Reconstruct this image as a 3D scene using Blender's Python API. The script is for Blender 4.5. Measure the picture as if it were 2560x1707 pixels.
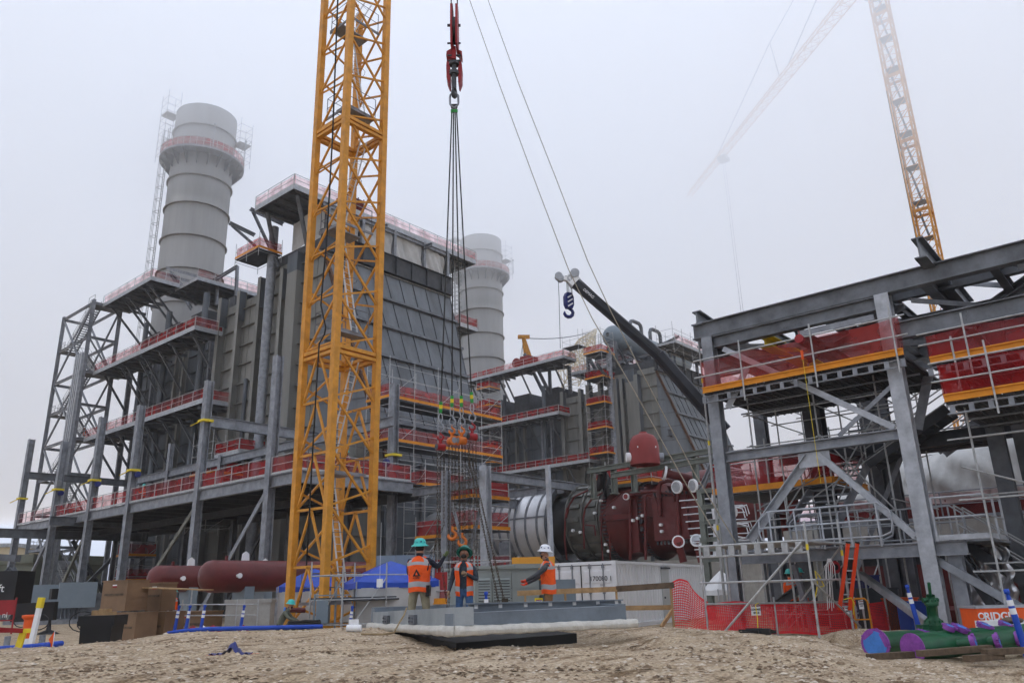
import bpy, math, random
from mathutils import Vector as V, Matrix
random.seed(7)
R = math.radians
for o in list(bpy.data.objects): bpy.data.objects.remove(o)
SC = bpy.context.scene
COL = SC.collection

# ---------------- camera (site grid: +X and +Y are the plant's own axes) ----------------
F_PX, PITCH, ROLL, AZ, CZ = 1945.27, .309212, -.0264573, .8651, .75
FW = V((math.sin(AZ)*math.cos(PITCH), math.cos(AZ)*math.cos(PITCH), math.sin(PITCH)))
_r0 = V((math.cos(AZ), -math.sin(AZ), 0)); _u0 = _r0.cross(FW)
RT = math.cos(ROLL)*_r0 + math.sin(ROLL)*_u0
UP = -math.sin(ROLL)*_r0 + math.cos(ROLL)*_u0
CAM = V((0, 0, CZ))
cd = bpy.data.cameras.new('camera'); cam = bpy.data.objects.new('camera', cd); COL.objects.link(cam)
m = Matrix((RT, UP, -FW)).transposed().to_4x4(); m.translation = CAM; cam.matrix_world = m
cd.sensor_fit = 'HORIZONTAL'; cd.sensor_width = 36; cd.lens = F_PX/2560*36; cd.clip_end = 3000; cd.clip_start = .1
SC.camera = cam

# ---------------- sky, sun, exposure ----------------
w = bpy.data.worlds.new('World'); SC.world = w; w.use_nodes = True
nt = w.node_tree; nt.nodes.clear()
out = nt.nodes.new('ShaderNodeOutputWorld'); bg = nt.nodes.new('ShaderNodeBackground')
sky = nt.nodes.new('ShaderNodeTexSky'); sky.sky_type = 'NISHITA'; sky.sun_disc = False
SUN_EL, SUN_AZ = R(52), R(-20)
sky.sun_elevation = SUN_EL; sky.sun_rotation = SUN_AZ; sky.air_density = 1; sky.dust_density = 6; sky.ozone_density = 1
# an overcast deck of cloud: pale, slightly brighter overhead, a little of the clear sky's tint behind it
tc = nt.nodes.new('ShaderNodeTexCoord'); sep = nt.nodes.new('ShaderNodeSeparateXYZ')
rp = nt.nodes.new('ShaderNodeValToRGB'); nz = nt.nodes.new('ShaderNodeTexNoise'); nz.inputs['Scale'].default_value = 1.6
nz.inputs['Detail'].default_value = 3
rp.color_ramp.elements[0].position = 0; rp.color_ramp.elements[0].color = (5.3, 5.9, 7.3, 1)
rp.color_ramp.elements[1].position = .75; rp.color_ramp.elements[1].color = (15.9, 17.4, 20.6, 1)
mix = nt.nodes.new('ShaderNodeMixRGB'); mix.inputs[0].default_value = .93
hs = nt.nodes.new('ShaderNodeHueSaturation'); mr = nt.nodes.new('ShaderNodeMapRange')
mr.inputs['To Min'].default_value = .95; mr.inputs['To Max'].default_value = 1.05
L = nt.links.new
L(tc.outputs['Generated'], sep.inputs[0]); L(sep.outputs['Z'], rp.inputs[0]); L(tc.outputs['Generated'], nz.inputs['Vector'])
L(nz.outputs['Fac'], mr.inputs['Value']); L(mr.outputs[0], hs.inputs['Value']); L(rp.outputs[0], hs.inputs['Color'])
L(sky.outputs[0], mix.inputs[1]); L(hs.outputs[0], mix.inputs[2]); L(mix.outputs[0], bg.inputs[0]); L(bg.outputs[0], out.inputs[0])
bg.inputs[1].default_value = .1
sd = bpy.data.lights.new('sun', 'SUN'); sd.energy = .6; sd.angle = R(25); sd.color = (1, .98, .95)
so = bpy.data.objects.new('sun', sd); COL.objects.link(so)
so.rotation_euler = (R(90)-SUN_EL, 0, -SUN_AZ+R(180))
SC.view_settings.view_transform = 'Standard'; SC.view_settings.look = 'None'; SC.view_settings.exposure = .36; SC.view_settings.gamma = 1
SC.render.resolution_x = 1024; SC.render.resolution_y = 682

# ---------------- pixel -> world on a known site plane (2352-px-wide view of the photo) ----------------
def ray(x, y):
    x /= .91875; y /= .91875
    return FW + RT*((x-1280)/F_PX) - UP*((y-853.5)/F_PX)
def XP(px, py, x): d = ray(px, py); return CAM + d*(x/d.x)
def YP(px, py, y): d = ray(px, py); return CAM + d*(y/d.y)
def ZP(px, py, z): d = ray(px, py); return CAM + d*((z-CZ)/d.z)
def DP(px, py, k): return CAM + ray(px, py)*k

# ---------------- mesh helper ----------------
SPLIT = {'standard', 'diagonal_brace', 'roof_posts', 'gusset', 'flange_bolts', 'yellow_strap', 'fall_arrest_reel', 'lifting_lug', 'casing_bolts', 'burner_cover', 'casing_boss', 'tie_beams', 'diagonal_braces', 'bolt_group', 'davit_beam',
         'roof_monorail', 'drum_frame', 'locking_bar', 'access_panel', 'pole', 'tie_bars', 'hoist_ropes', 'boom_ropes', 'cylinder_flange', 'rest_platform', 'paper_tag', 'timber_support', 'ferrule', 'block_stripe', 'helmet_sticker', 'inspection_tag',
         'lifting_pin', 'block_pins', 'wall_light', 'cable_whips', 'hydraulic_parts', 'small_bore_pipes', 'fuel_lines', 'rail', 'upright', 'underside_bracing', 'panel_fixings', 'roof_frame', 'head_sheave', 'bolt', 'scaffold_cage_none', 'back_beam', 'gantry', 'hoist_rope',
         'cylinder_support', 'load_chain', 'block_wings', 'upper_casing', 'lower_housing', 'duct_box_none', 'yoke_none', 'maker_plate_none', 'lattice_beam_none', 'casing_panel', 'door_trim', 'concrete_table'}
def frame(d, up=V((0, 0, 1))):
    d = d.normalized(); s = d.cross(up)
    if s.length < 1e-3: s = d.cross(V((0, 1, 0)) if abs(d.y) < .9 else V((1, 0, 0)))
    s.normalize(); return d, s, s.cross(d).normalized()
class M:
    def __init__(s): s.v = []; s.f = []; s.m = []; s.sm = []; s.k = 0; s.smooth = False
    def add(s, vs, fs):
        b = len(s.v); s.v += [tuple(p) for p in vs]
        for f in fs: s.f.append(tuple(i+b for i in f)); s.m.append(s.k); s.sm.append(s.smooth)
        return s
    def box(s, x0, x1, y0, y1, z0, z1):
        return s.add([(x, y, z) for z in (z0, z1) for y in (y0, y1) for x in (x0, x1)],
                     [(0, 2, 3, 1), (4, 5, 7, 6), (0, 1, 5, 4), (2, 6, 7, 3), (0, 4, 6, 2), (1, 3, 7, 5)])
    def hexa(s, p):  # 8 points: bottom ring 0-3, top ring 4-7
        return s.add(p, [(3, 2, 1, 0), (4, 5, 6, 7), (0, 1, 5, 4), (1, 2, 6, 5), (2, 3, 7, 6), (3, 0, 4, 7)])
    def bar(s, p, q, wd, h, up=V((0, 0, 1)), off=0., offu=0.):
        p, q = V(p), V(q); d, a, u = frame(q-p, V(up)); o = a*off+u*offu; A, U = a*wd/2, u*h/2
        return s.hexa([p+o-A-U, p+o+A-U, q+o+A-U, q+o-A-U, p+o-A+U, p+o+A+U, q+o+A+U, q+o-A+U])
    def ib(s, p, q, dpt, wd, up=V((0, 0, 1)), t=.03):
        p, q = V(p), V(q)
        s.bar(p, q, t, dpt-2*t, up); s.bar(p, q, wd, t, up, 0, dpt/2-t/2); return s.bar(p, q, wd, t, up, 0, -dpt/2+t/2)
    def tube(s, p, q, r, n=8, r2=None, cap=True):
        p, q = V(p), V(q); d, a, u = frame(q-p); r2 = r if r2 is None else r2
        vs = [p+(a*math.cos(2*math.pi*i/n)+u*math.sin(2*math.pi*i/n))*r for i in range(n)] + \
             [q+(a*math.cos(2*math.pi*i/n)+u*math.sin(2*math.pi*i/n))*r2 for i in range(n)]
        o = s.smooth; s.smooth = n > 6; s.add(vs, [(i, (i+1) % n, n+(i+1) % n, n+i) for i in range(n)]); s.smooth = o
        if cap: s.add(vs, [tuple(range(n-1, -1, -1)), tuple(range(n, 2*n))])
        return s
    def pipe(s, pts, r, n=8, cap=True):
        pts = [V(p) for p in pts]; rings = []; ua = None
        for i, p in enumerate(pts):
            d = (pts[min(i+1, len(pts)-1)]-pts[max(i-1, 0)]).normalized()
            if ua is None: _, a, u = frame(d)
            else:
                a = ua-d*ua.dot(d)
                if a.length < 1e-4: _, a, _u = frame(d)
                a.normalize(); u = a.cross(d)
            ua = a; rr = r[i] if isinstance(r, (list, tuple)) else r
            rings.append([p+(a*math.cos(2*math.pi*j/n)+u*math.sin(2*math.pi*j/n))*rr for j in range(n)])
        vs = [p for g in rings for p in g]; fs = []
        for i in range(len(pts)-1):
            for j in range(n): fs.append((i*n+j, i*n+(j+1) % n, (i+1)*n+(j+1) % n, (i+1)*n+j))
        o = s.smooth; s.smooth = n > 4; s.add(vs, fs); s.smooth = o
        if cap: s.add(rings[0]+rings[-1], [tuple(range(n-1, -1, -1)), tuple(range(n, 2*n))])
        return s
    def lathe(s, prof, o, axis=V((0, 0, 1)), n=24, smooth=True, a0=0, a1=2*math.pi):
        o = V(o); d, a, u = frame(V(axis)); full = abs(a1-a0-2*math.pi) < 1e-6; c = n if full else n+1
        vs = [o+d*z+(a*math.cos(a0+(a1-a0)*i/n)+u*math.sin(a0+(a1-a0)*i/n))*r for r, z in prof for i in range(c)]
        fs = []
        for k in range(len(prof)-1):
            for i in range(n):
                j = (i+1) % c; fs.append((k*c+i, k*c+j, (k+1)*c+j, (k+1)*c+i))
        ov = s.smooth; s.smooth = smooth; s.add(vs, fs); s.smooth = ov; return s
    def ball(s, c, rx, ry=None, rz=None, n=12, k=8):
        ry = rx if ry is None else ry; rz = rx if rz is None else rz; c = V(c)
        vs = [c+V((rx*math.sin(math.pi*i/k)*math.cos(2*math.pi*j/n), ry*math.sin(math.pi*i/k)*math.sin(2*math.pi*j/n), rz*math.cos(math.pi*i/k))) for i in range(k+1) for j in range(n)]
        fs = [(i*n+j, (i+1)*n+j, (i+1)*n+(j+1) % n, i*n+(j+1) % n) for i in range(k) for j in range(n)]
        ov = s.smooth; s.smooth = True; s.add(vs, fs); s.smooth = ov; return s
    def quad(s, *p): return s.add(p, [tuple(range(len(p)))])
    def prism(s, poly, ext):
        n = len(poly); ext = V(ext); a = [V(p) for p in poly]; b = [p+ext for p in a]
        return s.add(a+b, [tuple(range(n-1, -1, -1)), tuple(range(n, 2*n))]+[(i, (i+1) % n, n+(i+1) % n, n+i) for i in range(n)])
    def grid(s, fn, nu, nv, smooth=True):
        vs = [fn(i/nu, j/nv) for i in range(nu+1) for j in range(nv+1)]
        ov = s.smooth; s.smooth = smooth
        s.add(vs, [(i*(nv+1)+j, (i+1)*(nv+1)+j, (i+1)*(nv+1)+j+1, i*(nv+1)+j+1) for i in range(nu) for j in range(nv)]); s.smooth = ov; return s
    def build(s, name, mat, parent=None, label=None, kind=None):
        if not s.f: return None
        if name in SPLIT and parent is not None:
            key = {}; par = []
            def find(a):
                while par[a] != a: par[a] = par[par[a]]; a = par[a]
                return a
            ids = []
            for v in s.v:
                k = (round(v[0], 3), round(v[1], 3), round(v[2], 3))
                if k not in key: key[k] = len(par); par.append(len(par))
                ids.append(key[k])
            for f in s.f:
                a = find(ids[f[0]])
                for i in f[1:]: par[find(ids[i])] = a
            comp = {}
            for fi, f in enumerate(s.f): comp.setdefault(find(ids[f[0]]), []).append(fi)
            if len(comp) > 1:
                first = None; L_ = list(comp.values()); L_ = L_[:99]+([sum(L_[99:], [])] if len(L_) > 99 else [])
                for n_, fl in enumerate(L_):
                    q = M(); mp = {}
                    for fi in fl:
                        nf = []
                        for i in s.f[fi]:
                            if i not in mp: mp[i] = len(q.v); q.v.append(s.v[i])
                            nf.append(mp[i])
                        q.f.append(tuple(nf)); q.m.append(s.m[fi]); q.sm.append(s.sm[fi])
                    o = q._mk(name.rstrip('s') if name.endswith('s') and name[-2:] != 'ss' else name, mat, parent, label, 'stuff' if n_ == 99 else kind); first = first or o
                return first
        return s._mk(name, mat, parent, label, kind)
    def _mk(s, name, mat, parent=None, label=None, kind=None):
        me = bpy.data.meshes.new(name); me.from_pydata(s.v, [], s.f)
        for mm in (mat if isinstance(mat, (list, tuple)) else [mat]): me.materials.append(mm)
        me.polygons.foreach_set('material_index', s.m); me.polygons.foreach_set('use_smooth', s.sm); me.update()
        o = bpy.data.objects.new(name, me); COL.objects.link(o)
        if parent is not None:
            o.parent = parent; o.matrix_parent_inverse = Matrix.Translation(-root_of(parent).location) if parent.type == 'EMPTY' else Matrix.Identity(4)
        if label: o['label'] = label
        if kind: o['kind'] = kind
        return o
def root_of(o):
    while o.parent: o = o.parent
    return o
def tag(o, label, cat, group=None, kind=None):
    o['label'] = label; o['category'] = cat
    if group: o['group'] = group
    if kind: o['kind'] = kind
    return o
def thing(name, loc, label, cat, group=None):
    o = bpy.data.objects.new(name, None); COL.objects.link(o); o.location = loc; o.empty_display_size = .5
    return tag(o, label, cat, group)
def copy_tree(o, off=None, label=None, parent=None):
    c = o.copy(); COL.objects.link(c)
    if parent is not None: mi = o.matrix_parent_inverse.copy(); c.parent = parent; c.matrix_parent_inverse = mi
    for ch in list(o.children): copy_tree(ch, None, None, c)
    if off is not None: c.location = o.location+V(off)
    if label: c['label'] = label
    return c
def text(body, size, mat, origin, right, up, name='lettering', parent=None, depth=.004, align='CENTER', bold=0.0):
    cu = bpy.data.curves.new('t', 'FONT'); cu.body = body; cu.size = size; cu.extrude = depth; cu.align_x = align; cu.align_y = 'CENTER'; cu.offset = bold
    t = bpy.data.objects.new('t', cu); COL.objects.link(t); bpy.context.view_layer.update()
    me = bpy.data.meshes.new_from_object(t.evaluated_get(bpy.context.evaluated_depsgraph_get())); bpy.data.objects.remove(t)
    r, u = V(right).normalized(), V(up).normalized(); n = r.cross(u)
    mt = Matrix((r, u, n)).transposed().to_4x4(); mt.translation = V(origin); me.transform(mt)
    me.materials.clear(); me.materials.append(mat); me.name = name
    o = bpy.data.objects.new(name, me); COL.objects.link(o)
    if parent is not None:
        o.parent = parent; o.matrix_parent_inverse = Matrix.Translation(-root_of(parent).location) if parent.type == 'EMPTY' else Matrix.Identity(4)
    return o

# ---------------- materials ----------------
def mat(name, col, rough=.6, metal=0., var=.12, scale=3., col2=None, bump=0., bscale=None, streak=False, spec=.4):
    m = bpy.data.materials.new(name); m.use_nodes = True; n = m.node_tree.nodes; l = m.node_tree.links.new
    b = n['Principled BSDF']; b.inputs['Roughness'].default_value = rough; b.inputs['Metallic'].default_value = metal
    b.inputs['Specular IOR Level'].default_value = spec
    g = n.new('ShaderNodeNewGeometry'); mp = n.new('ShaderNodeMapping'); l(g.outputs['Position'], mp.inputs[0])
    if streak: mp.inputs['Scale'].default_value = (1, 1, .12)
    t = n.new('ShaderNodeTexNoise'); t.inputs['Scale'].default_value = scale; t.inputs['Detail'].default_value = 5; t.inputs['Roughness'].default_value = .65
    l(mp.outputs[0], t.inputs['Vector'])
    r = n.new('ShaderNodeValToRGB'); r.color_ramp.elements[0].position = .32; r.color_ramp.elements[1].position = .68
    c2 = col2 or tuple(min(1, c*(1+var)) for c in col); c1 = tuple(c*(1-var) for c in col)
    r.color_ramp.elements[0].color = (*c1, 1); r.color_ramp.elements[1].color = (*c2, 1)
    l(t.outputs['Fac'], r.inputs[0]); l(r.outputs[0], b.inputs['Base Color'])
    if bump:
        t2 = n.new('ShaderNodeTexNoise'); t2.inputs['Scale'].default_value = bscale or scale*4; t2.inputs['Detail'].default_value = 4
        l(g.outputs['Position'], t2.inputs['Vector']); bp = n.new('ShaderNodeBump'); bp.inputs['Strength'].default_value = bump; bp.inputs['Distance'].default_value = .05
        l(t2.outputs['Fac'], bp.inputs['Height']); l(bp.outputs[0], b.inputs['Normal'])
    return m
GALV = mat('galvanized_steel', (.25, .265, .29), .55, .35, .28, 2.2)
GALVL = mat('pale_galvanized_steel', (.40, .42, .45), .5, .3, .22, 3)
MILL = mat('dull_grey_steel', (.13, .14, .155), .6, .2, .3, 1.6)
DARK = mat('dark_steel', (.055, .06, .068), .6, .1, .3, 2)
SCAF = mat('scaffold_tube', (.43, .44, .44), .5, .4, .2, 6)
CASE = mat('grey_casing', (.2, .2, .185), .7, 0, .26, .5, streak=True, bump=.15, bscale=.8)
CASED = mat('bare_casing', (.1, .115, .132), .55, .1, .4, .6, streak=True, bump=.15, bscale=.8)
INCL = mat('bare_duct_plate', (.15, .165, .182), .8, 0, .26, .6, streak=True, bump=.25, bscale=1.2)
STACK = mat('stack_paint', (.33, .33, .325), .7, 0, .12, .35, streak=True)
YEL = mat('crane_yellow', (.62, .27, .022), .5, 0, .2, 2.5)
TOE = mat('orange_toe_board', (.72, .28, .015), .6, 0, .12, 3)
RED = mat('red_paint', (.3, .015, .02), .55, 0, .15, 3)
ALU = mat('aluminium', (.62, .63, .64), .4, .3, .1, 5)
ORG = mat('orange_plastic', (.8, .11, .015), .6, 0, .1, 4)
MAR = mat('maroon_primer', (.115, .016, .015), .45, 0, .25, 1.2)
MARL = mat('dome_red_oxide', (.23, .03, .028), .55, 0, .12, 1.2)
SILV = mat('brushed_silver', (.66, .67, .69), .42, .45, .12, .8, streak=False)
TGREY = mat('turbine_grey', (.14, .142, .13), .5, .3, .3, 1.2)
BLK = mat('black_paint', (.006, .006, .007), .4, 0, .2, 3)
RUB = mat('black_rubber', (.02, .02, .02), .8, 0, .2, 5)
ROPE = mat('wire_rope', (.035, .037, .035), .6, .3, .2, 20)
WHT = mat('white_paint', (.82, .83, .84), .5, 0, .07, 1.5, streak=True)
CREAM = mat('cream_lattice', (.62, .53, .36), .6, 0, .08, 1)
BLUE = mat('blue_plastic', (.015, .07, .45), .5, 0, .15, 3)
NAVY = mat('navy_paint', (.012, .02, .14), .4, 0, .15, 3)
BRN = mat('tan_steel_box', (.2, .12, .065), .6, 0, .15, 1.5)
WOOD = mat('lumber', (.36, .23, .11), .8, 0, .3, 5)
WOODD = mat('weathered_timber', (.12, .085, .055), .9, 0, .35, 6)
CONC = mat('concrete', (.36, .35, .32), .9, 0, .15, 2, bump=.2)
BOXG = mat('enclosure_grey', (.26, .29, .28), .6, 0, .08, 1, streak=True)
BOXB = mat('enclosure_blue_grey', (.2, .25, .29), .5, 0, .08, 1)
GREEN = mat('green_pipe', (.008, .09, .035), .4, 0, .2, 3)
PURP = mat('purple_tape', (.24, .06, .34), .5, 0, .25, 12)
LBLUE = mat('light_blue_cap', (.06, .22, .62), .5, 0, .15, 8)
TARP = mat('white_sheeting', (.5, .5, .49), .7, 0, .12, 1.2, bump=.4, bscale=2)
YELT = mat('yellow_plastic', (.78, .6, .03), .6, 0, .1, 4)
CYAN = mat('teal_helmet', (.05, .5, .45), .35, 0, .06, 4)
HIVIS = mat('orange_vest', (.95, .11, .012), .75, 0, .14, 8, bump=.8, bscale=14)
GREYS = mat('reflective_band', (.36, .37, .38), .5, 0, .05, 8)
OLIVE = mat('olive_siding', (.14, .15, .115), .8, 0, .1, .6)
HOIST = mat('hoist_orange', (.62, .16, .02), .45, 0, .2, 8)
HOISTR = mat('hoist_red', (.3, .015, .02), .45, 0, .2, 8)
CHAIN = mat('rusty_chain', (.06, .045, .03), .8, .1, .4, 25)
FOIL = mat('silver_foil', (.62, .63, .65), .3, .8, .15, 2.5, bump=.9, bscale=4)
def netmat(name, col, alpha):
    m = bpy.data.materials.new(name); m.use_nodes = True; n = m.node_tree.nodes; l = m.node_tree.links.new; n.clear()
    o = n.new('ShaderNodeOutputMaterial'); mx = n.new('ShaderNodeMixShader'); t = n.new('ShaderNodeBsdfTransparent'); t.inputs[0].default_value = (1, .84, .84, 1)
    a = n.new('ShaderNodeMixShader'); d = n.new('ShaderNodeBsdfDiffuse'); tr = n.new('ShaderNodeBsdfTranslucent'); d.inputs[0].default_value = (*col, 1); tr.inputs[0].default_value = (*col, 1)
    a.inputs[0].default_value = .35; l(d.outputs[0], a.inputs[1]); l(tr.outputs[0], a.inputs[2])
    g = n.new('ShaderNodeNewGeometry'); ns = n.new('ShaderNodeTexNoise'); ns.inputs['Scale'].default_value = .9; l(g.outputs['Position'], ns.inputs['Vector'])
    mr = n.new('ShaderNodeMapRange'); mr.inputs['From Min'].default_value = .35; mr.inputs['From Max'].default_value = .65
    mr.inputs['To Min'].default_value = alpha-.18; mr.inputs['To Max'].default_value = min(1, alpha+.18); l(ns.outputs['Fac'], mr.inputs['Value'])
    l(mr.outputs[0], mx.inputs[0]); l(t.outputs[0], mx.inputs[1]); l(a.outputs[0], mx.inputs[2]); l(mx.outputs[0], o.inputs[0]); return m
NET = netmat('red_debris_netting', (.5, .05, .05), .5)
NETL = netmat('thin_red_netting', (.42, .09, .1), .2)
NETP = netmat('pink_debris_netting', (.62, .09, .08), .42)
NETD = netmat('dense_red_netting', (.42, .025, .028), .68)
# ---------------- ground ----------------
def lerp(a, b, t): return a+(b-a)*t
def tab(t, T):
    if t <= T[0][0]: return T[0][1:]
    for i in range(len(T)-1):
        if t <= T[i+1][0]:
            k = (t-T[i][0])/(T[i+1][0]-T[i][0]); k = k*k*(3-2*k)
            return tuple(lerp(T[i][j], T[i+1][j], k) for j in range(1, len(T[i])))
    return T[-1][1:]
# per bearing (pixel column of the horizon): crest distance, crest height
CR = [(-900, 14, .12), (0, 14.5, .09), (100, 14.3, .10), (250, 14.2, .15), (400, 15, .19), (700, 16, .16), (1000, 16.5, .08), (1450, 17, -.04), (1650, 16.5, -.12), (1800, 16, -.20), (1980, 15.5, -.55), (2352, 15, -.75), (3400, 15, -.8)]
SITE = -.7
def bear(x, y):
    a = math.atan2(x, y)-AZ
    return 1280*.91875 + math.tan(max(-1.3, min(1.3, a)))*F_PX/math.cos(PITCH)*.91875
def hgt(x, y):
    r = math.hypot(x, y); f = x*math.sin(AZ)+y*math.cos(AZ)
    if f < 2: rc, zc = 15, 0
    else: rc, zc = tab(bear(x, y), CR)
    if r < rc: k = r/rc; z = lerp(-.02, zc, k*k*k*.6+k*.4)
    else: k = min(1, (r-rc)/6.5); z = lerp(zc, SITE, k*k*(3-2*k))
    if 9.5 < r < 20:   # hollow scraped out under the frame assembly
        px_ = (x-8.4)*.56+(y-8.4)*.83; py_ = -(x-8.4)*-.83-(y-8.4)*.56
        if -1.0 < px_ < 8 and -.6 < py_ < 3.4: z -= .11*min(1, (px_+1)*3)*min(1, (py_+.6)*3)*min(1, (3.4-py_)*2)
    if r < 24:
        sd = x*math.cos(AZ)-y*math.sin(AZ)
        for f0, sl in ((6.4, .05), (7.6, -.04), (8.3, -.04), (10.1, .06), (10.8, .06), (12.6, -.02)):
            q_ = f-f0-sl*sd-.18*math.sin(sd*.5+f0)
            z -= .032*math.exp(-(q_/.13)**2)-.016*math.exp(-((abs(q_)-.3)/.12)**2)
        z += .022*math.sin(x*1.7+y*.6)*math.sin(y*1.3-x*.4)+.012*math.sin(x*4.1+1)*math.sin(y*3.7)
    return z
g = M(); g.smooth = True
NR, NA = 190, 230; rr = [1.2*(1.0283**i) for i in range(NR)]
for i in range(NR):
    for j in range(NA+1):
        a = AZ-1.15+2.3*j/NA; x, y = rr[i]*math.sin(a), rr[i]*math.cos(a)
        z = hgt(x, y)
        if rr[i] < 26: z += random.gauss(0, .0022+.0008*rr[i]/6)
        g.v.append((x, y, z))
for i in range(NR-1):
    for j in range(NA):
        g.f.append((i*(NA+1)+j, (i+1)*(NA+1)+j, (i+1)*(NA+1)+j+1, i*(NA+1)+j+1)); g.m.append(0); g.sm.append(True)
# far sheet to the horizon and behind the camera
R1 = rr[-1]; c = len(g.v)
for k, rad in enumerate((R1, 1500)):
    for j in range(NA+1):
        a = AZ-1.15+2.3*j/NA; g.v.append((rad*math.sin(a), rad*math.cos(a), SITE))
for j in range(NA): g.f.append((c+j, c+NA+1+j, c+NA+2+j, c+j+1)); g.m.append(0); g.sm.append(True)
c = len(g.v); nb = 40
for rad in (1.2, 1500):
    for j in range(nb+1):
        a = AZ+1.15+(2*math.pi-2.3)*j/nb; g.v.append((rad*math.sin(a), rad*math.cos(a), hgt(0.9, .9) if rad < 2 else SITE))
for j in range(nb): g.f.append((c+j, c+nb+1+j, c+nb+2+j, c+j+1)); g.m.append(0); g.sm.append(True)
c = len(g.v); g.v.append((0, 0, hgt(.9, .9)))
for j in range(48): a = 2*math.pi*j/48; g.v.append((1.2*math.sin(a), 1.2*math.cos(a), hgt(.9, .9)))
for j in range(48): g.f.append((c, c+1+(j+1) % 48, c+1+j)); g.m.append(0); g.sm.append(True)
gm = bpy.data.materials.new('sandy_gravel'); gm.use_nodes = True; n = gm.node_tree.nodes; l = gm.node_tree.links.new; b = n['Principled BSDF']
b.inputs['Roughness'].default_value = .95; b.inputs['Specular IOR Level'].default_value = .15
geo = n.new('ShaderNodeNewGeometry')
def noise(sc, det=6, rgh=.6, warp=None):
    t = n.new('ShaderNodeTexNoise'); t.inputs['Scale'].default_value = sc; t.inputs['Detail'].default_value = det; t.inputs['Roughness'].default_value = rgh
    l(geo.outputs['Position'], t.inputs['Vector']); return t
def ramp(src, stops):
    r = n.new('ShaderNodeValToRGB'); e = r.color_ramp.elements
    while len(e) < len(stops): e.new(.5)
    for i, (p, cc) in enumerate(stops): e[i].position = p; e[i].color = (*cc, 1)
    l(src, r.inputs[0]); return r
base = ramp(noise(.55, 8, .7).outputs['Fac'], [(.3, (.40, .305, .195)), (.5, (.52, .41, .28)), (.7, (.63, .515, .375))])
fine = ramp(noise(28, 3, .7).outputs['Fac'], [(.35, (.42, .40, .38)), (.5, (.95, .95, .95)), (.68, (1.35, 1.35, 1.35))])
mx = n.new('ShaderNodeMixRGB'); mx.blend_type = 'MULTIPLY'; mx.inputs[0].default_value = 1; l(base.outputs[0], mx.inputs[1]); l(fine.outputs[0], mx.inputs[2])
vor = n.new('ShaderNodeTexVoronoi'); vor.inputs['Scale'].default_value = 24; l(geo.outputs['Position'], vor.inputs['Vector'])
peb = ramp(vor.outputs['Color'], [(0, (.16, .12, .08)), (.4, (.42, .31, .2)), (.8, (.6, .5, .38)), (1, (.8, .74, .66))])
pm = ramp(noise(1.6, 4, .6).outputs['Fac'], [(.42, (0, 0, 0)), (.58, (.85, .85, .85))])
mx2 = n.new('ShaderNodeMixRGB'); l(pm.outputs[0], mx2.inputs[0]); l(mx.outputs[0], mx2.inputs[1]); l(peb.outputs[0], mx2.inputs[2])
dk = n.new('ShaderNodeMapping'); dk.inputs['Rotation'].default_value = (0, 0, -AZ); dk.inputs['Scale'].default_value = (.5, 2.4, 1); l(geo.outputs['Position'], dk.inputs[0])
dn = n.new('ShaderNodeTexNoise'); dn.inputs['Scale'].default_value = 1.5; dn.inputs['Detail'].default_value = 7; dn.inputs['Roughness'].default_value = .7; l(dk.outputs[0], dn.inputs['Vector'])
dr = ramp(dn.outputs['Fac'], [(.36, (.42, .36, .3)), (.5, (1, 1, 1))])
mx3 = n.new('ShaderNodeMixRGB'); mx3.blend_type = 'MULTIPLY'; mx3.inputs[0].default_value = 1; l(mx2.outputs[0], mx3.inputs[1]); l(dr.outputs[0], mx3.inputs[2])
l(mx3.outputs[0], b.inputs['Base Color'])
bp = n.new('ShaderNodeBump'); bp.inputs['Strength'].default_value = .6; bp.inputs['Distance'].default_value = .04
ad = n.new('ShaderNodeMath'); l(noise(11, 7, .75).outputs['Fac'], ad.inputs[0]); l(vor.outputs['Distance'], ad.inputs[1]); l(ad.outputs[0], bp.inputs['Height']); l(bp.outputs[0], b.inputs['Normal'])
g.build('ground', gm, kind='structure')
# loose stones and clods: uncountable
st = M(); st.smooth = False
def stone(x, y, s, k):
    z = hgt(x, y); st.k = k; n_ = 6
    p = [V((x, y, z+s*.5))]
    for j in range(n_): a = 6.283*j/n_; r_ = s*random.uniform(.6, 1.1); p.append(V((x+r_*math.cos(a), y+r_*math.sin(a), z+s*random.uniform(-.05, .2))))
    st.add(p, [(0, j+1, (j+1) % n_+1) for j in range(n_)])
for i in range(14000):
    t = random.uniform(-150, 2500); u = random.random()
    ang = AZ+math.atan((t-1176)/(F_PX/math.cos(PITCH)*.91875)); r_ = random.uniform(5.0, 19)
    if t > 1500 and random.random() < .25: k = 1
    else: k = random.choice([0, 0, 1, 2])
    s_ = random.choice([.008, .011, .014, .018, .03])*random.uniform(.7, 1.4)
    if random.random() < .012: s_ = random.uniform(.035, .07)
    stone(r_*math.sin(ang), r_*math.cos(ang), s_, k)
for q in range(30):  # clod clusters churned up by tracks
    t = random.uniform(100, 2000); ang = AZ+math.atan((t-1176)/1875); r0 = random.uniform(7, 14)
    for i in range(70):
        a2 = ang+random.gauss(0, .035); r2 = r0+random.gauss(0, .22); stone(r2*math.sin(a2), r2*math.cos(a2), random.uniform(.012, .04), random.choice([2, 2, 2, 0]))
tag(st.build('gravel', [mat('stone_tan', (.4, .3, .2), .9, 0, .3, 9), mat('stone_pale', (.58, .5, .4), .9, 0, .2, 9), mat('clod_brown', (.17, .115, .07), .95, 0, .3, 9)]),
    'loose pale stones and brown clods scattered over the sandy mound', 'gravel', kind='stuff')
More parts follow.
